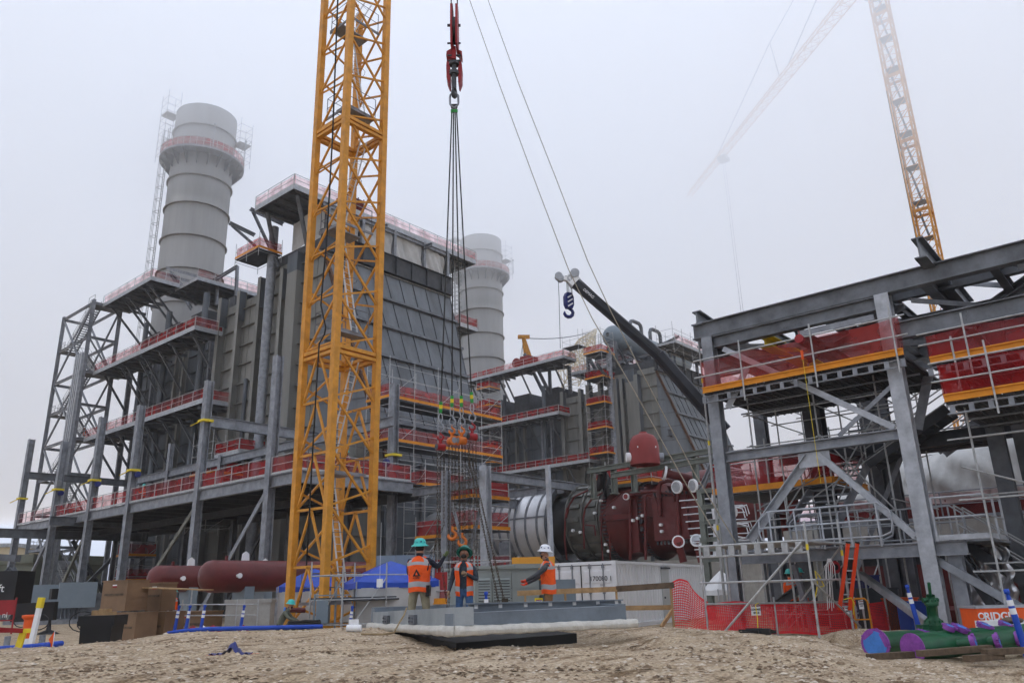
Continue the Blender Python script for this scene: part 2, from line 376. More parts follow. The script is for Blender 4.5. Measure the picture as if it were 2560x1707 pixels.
# ---------------- rails, netting, platforms ----------------
def rail(parent, pts, posts=2.0, h=1.07, net=NET, rm=SCAF, red_top=False, name='handrail', gap=0., nk=.95, r=.028):
    m = M(); nm = M(); nm.smooth = True; pts = [V(p) for p in pts]
    for a, b in zip(pts, pts[1:]):
        Lh = (b-a).length; k = max(1, round(Lh/posts)); up = V((0, 0, 1))
        for i in range(k+1): p = a.lerp(b, i/k); m.bar(p, p+up*h, .05, .05, up=(1, 0, 0))
        m.tube(a+up*h, b+up*h, r, 6); m.tube(a+up*h*.53, b+up*h*.53, r*.8, 6)
        m.bar(a+up*.08, b+up*.08, .012, .13)
        if net:
            d, s, u = frame(b-a); ph = random.random()*9
            s = s if s.dot((a+b)/2-CAM) > 0 else -s
            nu = max(2, int(Lh/.5))
            nm.grid(lambda x, y: a.lerp(b, x)+s*(.09+.05*math.sin(x*nu*1.3+ph)*math.sin(y*3))+up*(.03+h*nk*y-(.05*abs(math.sin(x*k*math.pi)) if y > .9 else 0)), nu, 3)
    o = m.build(name, RED if red_top else rm, parent)
    if net: nm.build('safety_netting', net, o)
    return o
def gplat(parent, x0, x1, y0, y1, z, net=NET, edges='WS', braces=None, wallx=None, th=.32):
    """grated platform: edge channels, joists under, deck plate"""
    m = M(); m.box(x0, x0+.06, y0, y1, z-th, z); m.box(x1-.06, x1, y0, y1, z-th, z)
    m.box(x0+.06, x1-.06, y0, y0+.06, z-th, z); m.box(x0+.06, x1-.06, y1-.06, y1, z-th, z)
    p = m.build('platform', GALVL, parent)
    d = M(); d.box(x0+.06, x1-.06, y0+.06, y1-.06, z-.07, z-.03)
    y = y0+1.2
    while y < y1-.3: d.ib((x0+.08, y, z-.2), (x1-.08, y, z-.2), .24, .12); y += 1.5
    x = x0+1.0
    d.build('grating', MILL, p)
    h = M()
    if x1-x0 > 1.5:
        n_ = int((y1-y0)/3)
        for i in range(n_):
            h.bar((x0+.2, y0+3*i+.2, z-.42), (x1-.2, y0+3*i+2.8, z-.42), .08, .08); h.bar((x1-.2, y0+3*i+.2, z-.42), (x0+.2, y0+3*i+2.8, z-.42), .08, .08)
        h.build('underside_bracing', MILL, p)
    if 'W' in edges: rail(p, [(x0+.03, y0, z), (x0+.03, y1, z)], net=net)
    if 'S' in edges: rail(p, [(x0, y0+.03, z), (x1, y0+.03, z)], net=net)
    if 'E' in edges: rail(p, [(x1-.03, y0, z), (x1-.03, y1, z)], net=net)
    if 'N' in edges: rail(p, [(x0, y1-.03, z), (x1, y1-.03, z)], net=net)
    if braces:
        for yy in braces:
            b = M(); b.ib((x0+.1, yy, z-.55), (wallx+.2, yy, z-.55), .3, .2); b.ib((x0+.5, yy, z-.7), (wallx, yy, z-4.4), .2, .2)
            b.build('bracket', MILL, p)
    return p

# ---------------- one heat-recovery boiler ----------------
def boiler(label):
    r = thing('boiler_building', (44.5, 70, SITE), label, 'boiler building', 'twin boiler units')
    X0, X1 = 37.3, 52.5
    def casing(y0, y1, ztop, mt, x0=X0, nrib=1.9, zb=SITE, name='casing'):
        m = M(); m.box(x0, X1, y0, y1, zb, ztop); c = m.build(name, mt, r)
        s = M(); z = zb+1.5
        while z < ztop-.4: s.box(x0-.28, x0-.001, y0+.05, y1-.05, z, z+.06); z += nrib
        z = zb+1.5
        while z < ztop-.4: s.box(x0, X1, y0-.25, y0-.001, z, z+.06); z += nrib
        y = y0+1.1
        while y < y1-.3: s.box(x0-.05, x0-.001, y, y+.03, zb, ztop-.2); y += 2.3
        s.build('casing_ribs', mt, c); return c
    casing(53, 61.4, 30.2, CASE); casing(61.405, 69.1, 28.4, CASE); casing(69.105, 76, 26.6, CASED, 38.6); casing(76.005, 91, 26.4, CASED, 38.7)
    # upper works between the casing top and the roof platforms
    m = M()
    for y in (72, 78, 84, 89): m.box(39.5, 51, y, y+3.2, 26.41, 31.2)
    m.build('upper_casing', DARK, r)
    # header girders round the top
    m = M(); m.ib((X0-.75, 52.85, 30.5), (X1+.2, 52.85, 30.5), 1.9, .5); m.box(X0+.2, X1, 53.2, 61.2, 30.3, 31.4)
    for x in range(37, 53, 2): m.box(x+.1, x+.16, 52.62, 52.82, 29.6, 31.4)
    m.build('header_girder', DARK, r)
    # tall H columns on the west face
    for y, zt, wd, dp in ((57.0, 30.4, 1.5, .75), (58.6, 29.4, .5, .8), (62.3, 29.6, .5, .8), (65.9, 29.2, .5, .8), (69.2, 29.3, .55, .9)):
        m = M(); m.box(X0-dp, X0-dp+.05, y-wd/2, y+wd/2, SITE, zt); m.box(X0-dp+.051, X0, y+.1 if wd < 1 else y-wd/2+.02, y+.15 if wd < 1 else y+wd/2-.02, SITE, zt-.01)
        m.box(X0-.05, X0+.001, y-wd/2, y+wd/2, SITE, zt-.02)
        m.k = 1; m.box(X0-dp-.02, X0+.02, y-wd/2-.02, y+wd/2+.02, zt-1.8, zt-.005) if wd > 1 else m.box(X0-dp+.06, X0-.06, y-.2, y-.1, zt-3, zt-.03)
        m.build('casing_column', [CASE, CASED], r)
    for y in (72.2, 74, 77.6, 79.3, 82.6, 84.6, 88, 90.8):
        m = M(); m.ib((37.6, y, SITE), (37.6, y, 27.5), .5, .35, up=V((1, 0, 0))); m.build('casing_column', CASE if y in (77.6, 79.3) else GALV, r)
    # downcomer pipes
    for y, x, rr_, zt, mt in ((60.2, 36.4, .42, 34, GALV), (63.9, 36.9, .2, 20, CASED), (73, 36.9, .3, 31, CASED), (81, 36.9, .3, 31, CASED), (86.4, 36.9, .25, 31, CASED)):
        m = M(); m.tube((x, y, SITE+1), (x, y, zt), rr_, 14)
        m.tube((x, y, 13.0), (x, y, 13.25), rr_+.04, 14)
        m.build('downcomer_pipe', mt, r)
    # sloping inlet duct, south end
    TL, TR = V((X0-.2, 53, 29.5)), V((X1, 53, 29.5)); ZM = 20.4
    BL, BR = V((39.2, 46.4, 10.6)), V((50.6, 46.4, 10.6))
    def sl(u, v): return TL.lerp(TR, u).lerp(BL.lerp(BR, u), v)
    m = M(); m.quad(TL, BL, BR, TR)
    m.quad(TL, V((X0-.2, 53, 10.6)), BL); m.quad(TR, BR, V((X1, 53, 10.6)))
    d = m.build('inlet_duct', INCL, r)
    s = M()
    nrm = (TR-TL).cross(BL-TL).normalized(); nrm = -nrm if nrm.y > 0 else nrm
    for v in (.17, .335, .5, .66, .83): s.ib(sl(-.01, v)+nrm*.15, sl(1.01, v)+nrm*.15, .3, .3, up=nrm, t=.04)
    for u in [i/9 for i in range(10)]: s.bar(sl(u, .0)+nrm*.05, sl(u, 1)+nrm*.05, .035, .1, up=nrm)
    s.k = 1; s.ib(TL+V((-.1, -.1, 0)), BL+V((-.1, -.1, 0)), .3, .25, up=nrm)
    s.k = 0
    for z in [12+1.9*i for i in range(9)]:
        t = (29.5-z)/18.9; a = TL.lerp(BL, t); s.bar((X0-.2+(1.9*t if 0 else 0), 53, z), a+V((-.02, 0, 0)), .08, .1)
    s.build('duct_stiffeners', [MILL, mat('rusty_brown', (.12, .06, .035), .8, .2, .3, 3)] if 'rusty_brown' not in bpy.data.materials else [MILL, bpy.data.materials['rusty_brown']], d)
    # wide band and lower duct box down to the turbine outlet
    m = M(); m.box(39, 51, 46.3, 53, SITE, 10.6); m.k = 1
    for z in [1+1.9*i for i in range(5)]: m.box(38.9, 51.1, 46.2, 53, z, z+.06)
    for x in (39.5, 42.5, 46.5, 50): m.box(x, x+.25, 46.0, 46.2, SITE, 10.6)
    m.build('duct_box', [CASED, MILL], r)
    m = M(); m.box(36.3, 38.9, 46.6, 52.9, SITE, 12); 
    for z in [1+1.9*i for i in range(6)]: m.box(35.95, 38.8, 46.3, 52.8, z, z+.06)
    m.build('side_casing', CASE, r)
    m = M(); m.ib((36.6, 51.6, 20.5), (53.4, 51.6, 20.5), .9, .5); m.box(51.6, 53.3, 51.7, 53, 11, 20.0); m.build('duct_band_girder', MILL, r)
    return r
B1 = boiler('grey and blue-grey boiler house with sloping duct, behind the near yellow crane mast')
B2 = copy_tree(B1, (56, 0, 0), 'grey panelled boiler house behind the black telescopic boom and the red dome')
# the parts that differ between the two units
def platforms(r, dx, first):
    x = 34+dx; wx = 37.2+dx
    if first:
        gplat(r, x, x+3.2, 80, 92.2, 34, braces=(81, 82.2, 86, 87.2, 90.5), wallx=wx+1, net=NETL, edges='WS')
        gplat(r, x+3.2, x+17, 76, 83, 33.8, edges='S', net=NETL)
        gplat(r, x, x+2.9, 69, 92.2, 25.7, braces=(70, 74.2, 77, 80.2, 81.4, 84.5, 85.7, 90), wallx=wx, net=NET)
        gplat(r, x, x+2.9, 66, 92.2, 18, braces=(67, 71.5, 74.5, 78, 80, 84, 86, 90), wallx=wx, net=NET)
        gplat(r, x+.5, x+3, 60, 64, 12.6, net=NETD, edges='WSN')
    else:
        gplat(r, x, x+3.2, 66.6, 92.2, 34, braces=(69, 72, 75.5, 79, 80.2, 85, 86.2, 90), wallx=wx, net=NET, edges='WS')
        gplat(r, x, x+2.9, 68, 92.2, 25.7, braces=(70, 74.2, 77, 80.2, 81.4, 84.5, 85.7, 90), wallx=wx, net=NETD)
        gplat(r, x, x+2.9, 63, 92.2, 18, braces=(67, 71.5, 74.5, 78, 80, 84, 86, 90), wallx=wx, net=NETD)
        gplat(r, x+6, x+17, 60, 70, 33, edges='WS', net=NETL)
platforms(B1, 0, True); platforms(B2, 56, False)
# roof walkway of unit one over sheeted openings
gplat(B1, 34, 57.2, 53.6, 59.8, 35.1, net=NETL, edges='WSE', th=.4)
for q in ((34.8, 54.2), (34.8, 59)):
    m = M(); m.ib(V((q[0], q[1], 34.6)), V((37.4, q[1]+1.5, 29.9)), .3, .3); m.build('knee_brace', MILL, B1)
m = M()
for i, x in enumerate((37.6, 41.5, 45.4, 49.3, 52.6)): m.ib((x, 53.4, 31.4), (x, 53.4, 34.6), .35, .3, up=V((0, 1, 0)))
m.ib((37, 53.4, 34.3), (53, 53.4, 34.3), .4, .3)
for x in (43.5, 49.3): m.ib((x, 52.2, 34.0), (x, 58, 34.0), .35, .3)
m.build('roof_frame', GALV, B1)
for i, (a, b) in enumerate(((37.8, 41.3), (41.7, 45.2), (45.6, 49.1), (49.5, 52.4))):
    m = M(); m.smooth = True; ph = i*2.1
    m.grid(lambda u, v: V((a+(b-a)*u, 53.6+.16*math.sin(u*7+ph+v*2)*math.sin(v*3.1+.3)+.07*math.sin(u*23+v*9), 31.45+(3.0 if i < 3 else 3.0-.6*u)*v)), 24, 14)
    m.build('plastic_sheeting', TARP, B1)
m = M(); m.smooth = True; m.grid(lambda u, v: V((37.5+.12*math.sin(u*9), 53.8+5*u, 31.45+2.9*v+.05*math.sin(v*9+u*8))), 20, 8); m.build('plastic_sheeting', TARP, B1)
m = M(); m.box(39.8, 41.9, 53.9, 55.4, 35.12, 36.6); m.k = 1
for x in (39.8, 40.5, 41.2, 41.86): m.box(x-.03, x+.05, 53.8, 53.89, 35.15, 36.7)
eq = m.build('vent_housing', [MAR, MAR], None); tag(eq, 'dark maroon slatted housing on the roof walkway beside the mast', 'equipment')
# outrigger davits at the west edge
for (p, q) in ((XP(527, 512, 34.5), XP(585, 540, 36.4)), (XP(575, 480, 35), XP(650, 515, 37))):
    m = M(); m.ib(p, q, .35, .25); m.ib(p+V((.3, 0, -.2)), XP(602, 640, 36.6) if p.z < 33 else XP(640, 612, 36.6), .25, .25); m.build('davit_beam', MILL, B1)
m = M(); q = XP(545, 612, 40); 
for a, b in (((382, 615), (490, 645)), ((372, 630), (470, 655)), ((490, 645), (545, 612)), ((545, 612), (542, 680)), ((500, 645), (497, 700)), ((480, 650), (478, 705)), ((390, 625), (440, 710)), ((395, 628), (452, 700))):
    m.ib(XP(*a, 40), XP(*b, 40), .35, .25)
m.build('roof_monorail', GALV, B1)
# small netted scaffold box under the roof corner
def scaff(root_name, x0, x1, y0, y1, zs, label, z0=SITE, top=None, net=NET, nb=None, toe=TOE, edges='WS', cat='scaffold', bay=2.4, group=None, bracing=True):
    """tube scaffold with decks at the heights zs"""
    r = thing(root_name, ((x0+x1)/2, (y0+y1)/2, z0), label, cat, group); top = top or max(zs)+2
    nx = max(1, round((x1-x0)/bay)); ny = max(1, round((y1-y0)/bay)); t = M()
    xs = [x0+(x1-x0)*i/nx for i in range(nx+1)]; ys = [y0+(y1-y0)*i/ny for i in range(ny+1)]
    for x in xs:
        for y in ys: t.tube((x, y, z0), (x, y, top+random.uniform(-.1, .5)), .03, 6)
    t.build('standard', SCAF, r)
    l_ = M(); z = z0+.5
    while z < top:
        for x in (xs[0], xs[-1]): l_.tube((x, y0, z), (x, y1, z), .024, 5)
        for y in (ys[0], ys[-1]): l_.tube((x0, y, z), (x1, y, z), .024, 5)
        z += 1.0 if nb is None else nb
    l_.build('ledger', SCAF, r)
    if bracing:
        b_ = M(); z = z0
        while z+2 < top:
            for i in range(0, nx, 2): b_.tube((xs[i], y0, z), (xs[i+1], y0, z+2), .022, 5)
            for i in range(0, ny, 2): b_.tube((x0, ys[i+1], z), (x0, ys[i], z+2), .022, 5)
            z += 4
        b_.build('diagonal_brace', SCAF, r)
    for z in zs:
        d = M(); n_ = max(2, int((y1-y0)/.33)) 
        for i in range(n_): d.box(x0, x1, y0+(y1-y0)*i/n_+.01, y0+(y1-y0)*(i+1)/n_-.01, z-.09, z-.03)
        d.bar((x0, y0, z-.13), (x1, y0, z-.13), .05, .06); dk_ = d.build('deck', DARK, r)
        b = M()
        if 'S' in edges: b.box(x0-.02, x1+.02, y0-.06, y0-.035, z, z+.2); b.box(x0-.02, x1+.02, y0-.085, y0-.061, z-.005, z+.03); b.box(x0-.02, x1+.02, y0-.085, y0-.061, z+.17, z+.205)
        if 'W' in edges: b.box(x0-.06, x0-.035, y0-.03, y1, z, z+.2); b.box(x0-.085, x0-.061, y0-.03, y1, z-.005, z+.03)
        b.build('toe_board', toe, dk_)
        n = M(); ph = random.random()*9
        def wv(u, v): return .05*math.sin(u*17+ph)*math.sin(v*3.1)
        if 'S' in edges: n.grid(lambda u, v: V((x0+(x1-x0)*u, y0+.1+wv(u, v), z+.05+1.05*v-.06*abs(math.sin(u*nx*math.pi))*v)), nx*5, 3)
        if 'W' in edges: n.grid(lambda u, v: V((x0+.1+wv(u, v), y0+(y1-y0)*u, z+.05+1.05*v)), ny*5, 3)
        if 'N' in edges: n.grid(lambda u, v: V((x0+(x1-x0)*u, y1+.03+wv(u, v), z+.05+1.05*v)), nx*5, 3)
        n.build('safety_netting', net, dk_)
    return r
scaff('scaffold', 34.6, 37.0, 59.6, 63.6, (31.2,), 'small netted scaffold deck hung under the west corner of the highest roof walkway', z0=30.4, top=32.6, bracing=False)
scaff('scaffold', 36.4, 48.8, 43.0, 45.6, (11.3, 14.5), 'wide two-deck scaffold with thin netting across the sloping duct', z0=6.5, top=17.5, net=NETP)
scaff('scaffold', 38.2, 42.2, 41.0, 43.2, (8.0,), 'short scaffold deck below the wide one, beside the galvanized column with a yellow strap', z0=3, top=9.6)
scaff('scaffold', 34.8, 37.2, 36.2, 38.2, (4.0, 1.6), 'low scaffold tower with dark red netting left of the turbine exhaust', z0=SITE, top=5.4, net=NETD)
scaff('scaffold', 34.7, 38.0, 33.0, 35.0, (6.2, 4.35, 1.7), 'scaffold decks with bright netting left of the silver exhaust cylinder', z0=SITE, top=7.9, net=NETD)
# scaffold towers against unit two
scaff('scaffold_tower', 90.3, 93.6, 60.0, 63.2, (33.4, 29.6, 25.8, 22.2, 18.6, 15, 11.5), 'tall scaffold tower with seven red netted decks above the red dome', z0=SITE, top=37, net=NETD)
scaff('scaffold_tower', 88.6, 91.4, 80.5, 83.2, (31.5, 28.6, 22, 19.6, 15, 12), 'narrow scaffold tower with netted decks under the second boiler platforms', z0=SITE, top=33, net=NETD)
scaff('scaffold', 33.2, 36.2, 62.0, 65.4, (10.8, 7.4), 'netted scaffold cage between galvanized beams beside the near boiler wall', z0=6, top=14.4, net=NETD)
scaff('scaffold_tower', 32.5, 35, 74, 76.4, (4.6, 2.4, 0.4), 'small scaffold tower with orange gate under the raised deck', z0=SITE, top=6, net=NETD)
# steam drum on unit two
r = thing('steam_drum', (100.5, 64, 36), 'blue-grey steam drum lying on saddles on top of the second boiler', 'steam drum')
a, b = YP(1378+27, 773, 66), None
ax = V((0, -1, 0)); c0 = YP(1406, 772, 62); m = M(); RD = 1.75
m.lathe([(0, -1.25), (.6, -1.15), (1.2, -.8), (1.6, -.3), (RD, .2), (RD, 22), (1.2, 22.9), (0, 23.2)], c0, V((1, 0, 0)), 28); m.build('drum_shell', BOXB, r)
m = M(); m.tube(c0+V((-1.3, 0, 0)), c0+V((-.9, 0, 0)), .3, 14); m.build('manway', DARK, r)
for dx in (3, 9): 
    m = M(); m.box(c0.x+dx-.3, c0.x+dx+.3, c0.y-1.4, c0.y+1.4, c0.z-4.2, c0.z-1.2); m.build('saddle', MILL, r)
for dx in (5.5, 11.5):
    m = M(); p = c0+V((dx, 0, RD)); m.pipe([p, p+V((0, 0, 1.6)), p+V((.3, 0, 2.1)), p+V((.9, 0, 2.3)), p+V((2.6, 0, 2.3)), p+V((3.1, 0, 2.1)), p+V((3.3, 0, 1.6)), p+V((3.3, 0, -2))], .3, 10); m.build('riser_pipe', MILL, r)
m = M(); p = YP(1407, 800, 61); m.tube((p.x, 61, 27), (p.x, 61, p.z+1), .75, 16); m.tube((p.x, 61, 13), (p.x, 61, 27), .75, 16); m.build('drum_leg', MILL, r)
m = M()
for a, b in (((1398, 838), (1540, 800)), ((1440, 830), (1445, 905)), ((1548, 775), (1552, 850)), ((1500, 800), (1560, 772)), ((1370, 775+60), (1420, 900)), ((1560, 880), (1650, 900)), ((1440, 808), (1500, 846)), ((1395, 800), (1445, 880)), ((1420, 800), (1460, 870))): m.ib(YP(*a, 60), YP(*b, 60), .4, .3)
m.build('drum_frame', MILL, r)
# west-side posts on unit two's roof
m = M()
for a, b in (((1350, 818), (1353, 890)), ((1352, 820), (1388, 885)), ((1307, 842), (1310, 905)), ((1262, 848), (1264, 905)), ((1240, 852), (1307, 842)), ((1230, 838), (1262, 902)), ((1204, 812), (1250, 905)), ((1232, 850), (1307, 842))): m.ib(XP(*a, 94), XP(*b, 94), .45, .35)
m.build('roof_posts', MILL, B2)

# ---------------- stacks ----------------
def stack(cx, cy, label, top=64.8):
    r = thing('exhaust_stack', (cx, cy, 28), label, 'chimney', 'twin exhaust stacks'); m = M()
    m.lathe([(4.0, 26), (4.0, top), (3.8, top), (3.8, top-6)], (cx, cy, 0), n=56); m.build('shell', STACK, r)
    for z in (31.5, 36.1, 40.7, 45.3, 49.9, 54.0, 61.6):
        m = M(); m.lathe([(4.0, z-.06), (4.22, z-.06), (4.22, z+.06), (4.0, z+.06)], (cx, cy, 0), n=56, smooth=False); m.build('stiffener_ring', STACK, r)
    z = 57.6; m = M(); m.lathe([(4.0, z-.35), (5.45, z-.3), (5.45, z), (4.0, z)], (cx, cy, 0), n=40, smooth=False); p = m.build('ring_platform', GALV, r)
    m = M(); nm = M()
    for i in range(40):
        a0, a1 = 2*math.pi*i/40, 2*math.pi*(i+1)/40; q0 = V((cx+5.4*math.cos(a0), cy+5.4*math.sin(a0), z)); q1 = V((cx+5.4*math.cos(a1), cy+5.4*math.sin(a1), z))
        m.bar(q0, q0+V((0, 0, 1.2)), .06, .06, up=(1, 0, 0)); m.tube(q0+V((0, 0, 1.2)), q1+V((0, 0, 1.2)), .04, 5, cap=False); m.tube(q0+V((0, 0, .6)), q1+V((0, 0, .6)), .03, 5, cap=False)
        nm.quad(q0, q1, q1+V((0, 0, 1.1)), q0+V((0, 0, 1.1)))
    h = m.build('handrail', SCAF, p); nm.build('safety_netting', NET, h)
    m = M()
    for i in range(20):
        a0 = 2*math.pi*i/20; d = V((math.cos(a0), math.sin(a0), 0)); c = V((cx, cy, z)); m.quad(c+d*4.0+V((0, 0, -.35)), c+d*5.3+V((0, 0, -.35)), c+d*4.0+V((0, 0, -1.9))); m.bar(c+d*5.3+V((0, 0, -.4)), c+d*4+V((0, 0, -2.0)), .1, .1)
    m.build('gusset', MILL, p)
    m = M(); bx, by = cx-3.4, cy+2.6   # caged ladder on the left side
    for k in (-.25, .25): m.tube((bx-.5, by+k, 30), (bx-.5, by+k, top-2), .05, 5)
    z = 30
    while z < top-3:
        m.tube((bx-.5, by-.25, z), (bx-.5, by+.25, z), .03, 4); 
        if int((z-30)/.45) % 4 == 0: m.bar((bx-1.0, by-.4, z), (bx-1.2, by+.4, z), .05, .05); m.bar((bx-1.0, by-.4, z), (bx-.5, by-.4, z), .05, .05); m.bar((bx-1.0, by+.4, z), (bx-.5, by+.4, z), .05, .05)
        z += .45
    for k in (-.4, 0, .4): m.tube((bx-1.2, by+k, 30), (bx-1.2, by+k, top-3), .03, 4)
    m.build('caged_ladder', SCAF, r)
    for k, (ax_, ay_) in enumerate(((-3.6, 3.0), (3.9, -2.6))):
        m = M(); x0, y0 = cx+ax_*1.05-.9, cy+ay_*1.05-.9; t = top+(3.2 if k == 0 else -.5)
        for i in range(2):
            for j in range(2): m.tube((x0+i*1.8, y0+j*1.8, 57.6), (x0+i*1.8, y0+j*1.8, t+random.uniform(0, .8)), .035, 4)
        zz = 58.6
        while zz < t:
            for a, b in (((0, 0), (1, 0)), ((0, 0), (0, 1)), ((1, 0), (1, 1)), ((0, 1), (1, 1))): m.tube((x0+a[0]*1.8, y0+a[1]*1.8, zz), (x0+b[0]*1.8, y0+b[1]*1.8, zz), .028, 4)
            zz += 1.1
        m.box(x0, x0+1.8, y0, y0+1.8, t-3.1, t-3.0); m.tube((x0, y0, 59), (x0+1.8, y0, 62), .04, 4)
        m.build('scaffold_cage', SCAF, r)
    m = M()
    for s_ in (0, 1): m.tube((cx-1.4+4.6*s_, cy-5.35, 57.6), (cx-1.4+4.6*s_, cy-5.35, 60.9-.6*s_), .05, 5); m.ball((cx-1.4+4.6*s_, cy-5.35, 61-.6*s_), .18)
    m.build('lamp_post', GALVL, p)
    return r
S1 = stack(44.6, 93.2, 'large pale grey stack standing left of the near crane mast')
S2 = copy_tree(S1, (56.2, 0, 0), 'pale grey stack seen behind the hanging sling ropes')
# ladder gallery and small platform on the side of unit one / stack two
r = thing('caged_ladder_run', XP(1050, 900, 54.5), 'tall caged ladder with a small red landing just left of the second stack', 'ladder')
m = M(); p0, p1 = XP(1040, 870, 55), XP(1055, 560, 55)
p1 = V((p0.x, p0.y, p1.z))
for k in (-.3, .3): m.tube(p0+V((0, k, 0)), p1+V((0, k, 0)), .05, 5)
for k in (-.5, 0, .5): m.tube(p0+V((.9, k, 0)), p1+V((.9, k, 0)), .035, 4)
z = p0.z
while z < p1.z: m.tube((p0.x, p0.y-.3, z), (p0.x, p0.y+.3, z), .03, 4); m.bar((p0.x, p0.y-.5, z), (p0.x+.9, p0.y-.5, z), .04, .04) ; m.bar((p0.x+.9, p0.y-.5, z), (p0.x+.9, p0.y+.5, z), .04, .04); z += .5
m.build('ladder_cage', SCAF, r)
q = XP(1025, 752, 53.5); gplat(r, q.x, q.x+2.6, q.y-2.0, q.y+.6, q.z, edges='WSEN', net=NET)

# ---------------- stair tower beside the platforms ----------------
r = thing('stair_tower', (34.6, 96.5, SITE), 'open steel stair tower at the far left end of the boiler platforms', 'stair tower')
P4 = [(33, 92.2), (36.1, 92.2), (33, 100.9), (36.1, 100.9)]
for x, y in P4: m = M(); m.ib((x, y, SITE), (x, y, 34.4), .36, .34, up=V((0, 1, 0))); m.build('corner_post', GALV, r)
lv = [34, 25.7, 18, 10.2, 2.4]; mid = [29.8, 21.9, 14.1, 6.3]
m = M()
for z in lv+mid:
    for a, b in ((0, 1), (2, 3), (0, 2), (1, 3)): m.ib((*P4[a], z), (*P4[b], z), .3, .2)
m.build('tie_beams', GALV, r)
m = M()
for z, z2 in zip(lv, mid):
    for x in (33, 36.1): m.bar((x, 92.2, z), (x, 96.5, z2), .18, .18); m.bar((x, 100.9, z), (x, 96.5, z2), .18, .18)
for z, z2 in zip(mid, lv[1:]):
    for x in (33, 36.1): m.bar((x, 96.5, z), (x, 92.2, z2), .18, .18); m.bar((x, 96.5, z), (x, 100.9, z2), .18, .18)
    m.bar((33, 92.2, z), (36.1, 92.2, z2), .15, .15)
m.build('diagonal_braces', GALV, r)
def stair(parent, a, b, wd, side, st_mat=MILL, rl=True, name='stair_flight', tread=.25):
    a, b = V(a), V(b); m = M(); d = b-a; n_ = max(3, int(abs(d.z)/.21)); s = V(side).normalized()
    for k in (0, 1): m.bar(a+s*wd*k, b+s*wd*k, .06, .3)
    for i in range(n_): p = a.lerp(b, (i+.5)/n_); h_ = V((d.x, d.y, 0)).normalized()*tread/2; m.hexa([p-h_+V((0, 0, -.02)), p-h_+s*wd+V((0, 0, -.02)), p+h_+s*wd+V((0, 0, -.02)), p+h_+V((0, 0, -.02)), p-h_+V((0, 0, .02)), p-h_+s*wd+V((0, 0, .02)), p+h_+s*wd+V((0, 0, .02)), p+h_+V((0, 0, .02))])
    o = m.build(name, st_mat, parent)
    if rl:
        h = M()
        for k in (0, 1):
            for hh in (.5, 1.0): h.tube(a+s*wd*k+V((0, 0, hh)), b+s*wd*k+V((0, 0, hh)), .025, 5)
            for i in range(int(d.length/1.5)+1): p = a.lerp(b, i/max(1, int(d.length/1.5)))+s*wd*k; h.bar(p, p+V((0, 0, 1)), .04, .04, up=(1, 0, 0))
        h.build('stair_rail', SCAF, o)
    return o
for z, z2 in zip(lv, mid): stair(r, (33.4, 94, z), (33.4, 99.6, z2), 1.1, (1, 0, 0))
for z, z2 in zip(mid, lv[1:]): stair(r, (34.7, 99.6, z), (34.7, 94, z2), 1.1, (1, 0, 0))
for z in lv[:-1]:
    m = M(); m.box(33.1, 36, 92.3, 94, z-.12, z-.02); l_ = m.build('landing', MILL, r); rail(l_, [(33.1, 94, z), (33.1, 92.3, z)], net=None)
for z in mid: m = M(); m.box(33.1, 36, 99.6, 100.8, z-.12, z-.02); l_ = m.build('landing', MILL, r); rail(l_, [(33.1, 99.6, z), (33.1, 100.8, z), (36, 100.8, z)], net=None)

# south roof gallery of unit two
gplat(B2, 93, 108.5, 49.5, 53.0, 33.2, edges='S', net=NETL)
for x in (94, 97, 101, 105, 108):
    m = M(); m.ib((x, 52.7, 31), (x, 52.7, 33), .4, .3, up=V((0, 1, 0))); m.build('gallery_post', GALV, B2)
for y in (56, 64.3, 59.5):
    m = M(); m.box(92.4, 93.3, y-.3, y+.3, SITE, 29.5); m.k = 1; m.box(92.35, 92.399, y-.28, y+.28, SITE, 29.4); m.build('casing_column', [CASED, CASE], B2)

scaff('scaffold', 93, 106, 49.8, 52.4, (33.3,), 'bare scaffold standing on the roof edge of the far boiler above its sloping duct', z0=31.5, top=35.6, edges='')
scaff('scaffold', 91.0, 93.0, 64.5, 67.5, (35.6,), 'scaffold cage round the steam drum leg', z0=29, top=37.5, edges='')
def ZA(x, y, py):
    lo, hi = -5., 300.
    for _ in range(50):
        md = (lo+hi)/2; v = V((x, y, md))-CAM; k = v.dot(FW); q = (853.5-F_PX*v.dot(UP)/k)*.91875
        if q > py: lo = md
        else: hi = md
    return lo
def hcol(parent, x, y, z0, z1, w_=.42, mt=GALV, name='column', rot=False):
    m = M(); m.ib((x, y, z0), (x, y, z1), w_, w_, up=V((0, 1, 0)) if rot else V((1, 0, 0)), t=.04); m.box(x-w_/2-.08, x+w_/2+.08, y-w_/2-.08, y+w_/2+.08, z0-.02, z0+.04); return m.build(name, mt, parent)
def beam(parent, p, q, d=.6, w_=.3, mt=GALV, name='beam', t=.035, up=V((0, 0, 1))):
    m = M(); m.ib(p, q, d, w_, up=up, t=t); return m.build(name, mt, parent)
def ang(parent, p, q, w_=.2, mt=GALV, name='diagonal_brace'):
    m = M(); p, q = V(p), V(q); d, s, u = frame(q-p); m.bar(p, q, w_, .025); m.bar(p, q, .025, w_, off=w_/2, offu=-w_/2); return m.build(name, mt, parent)

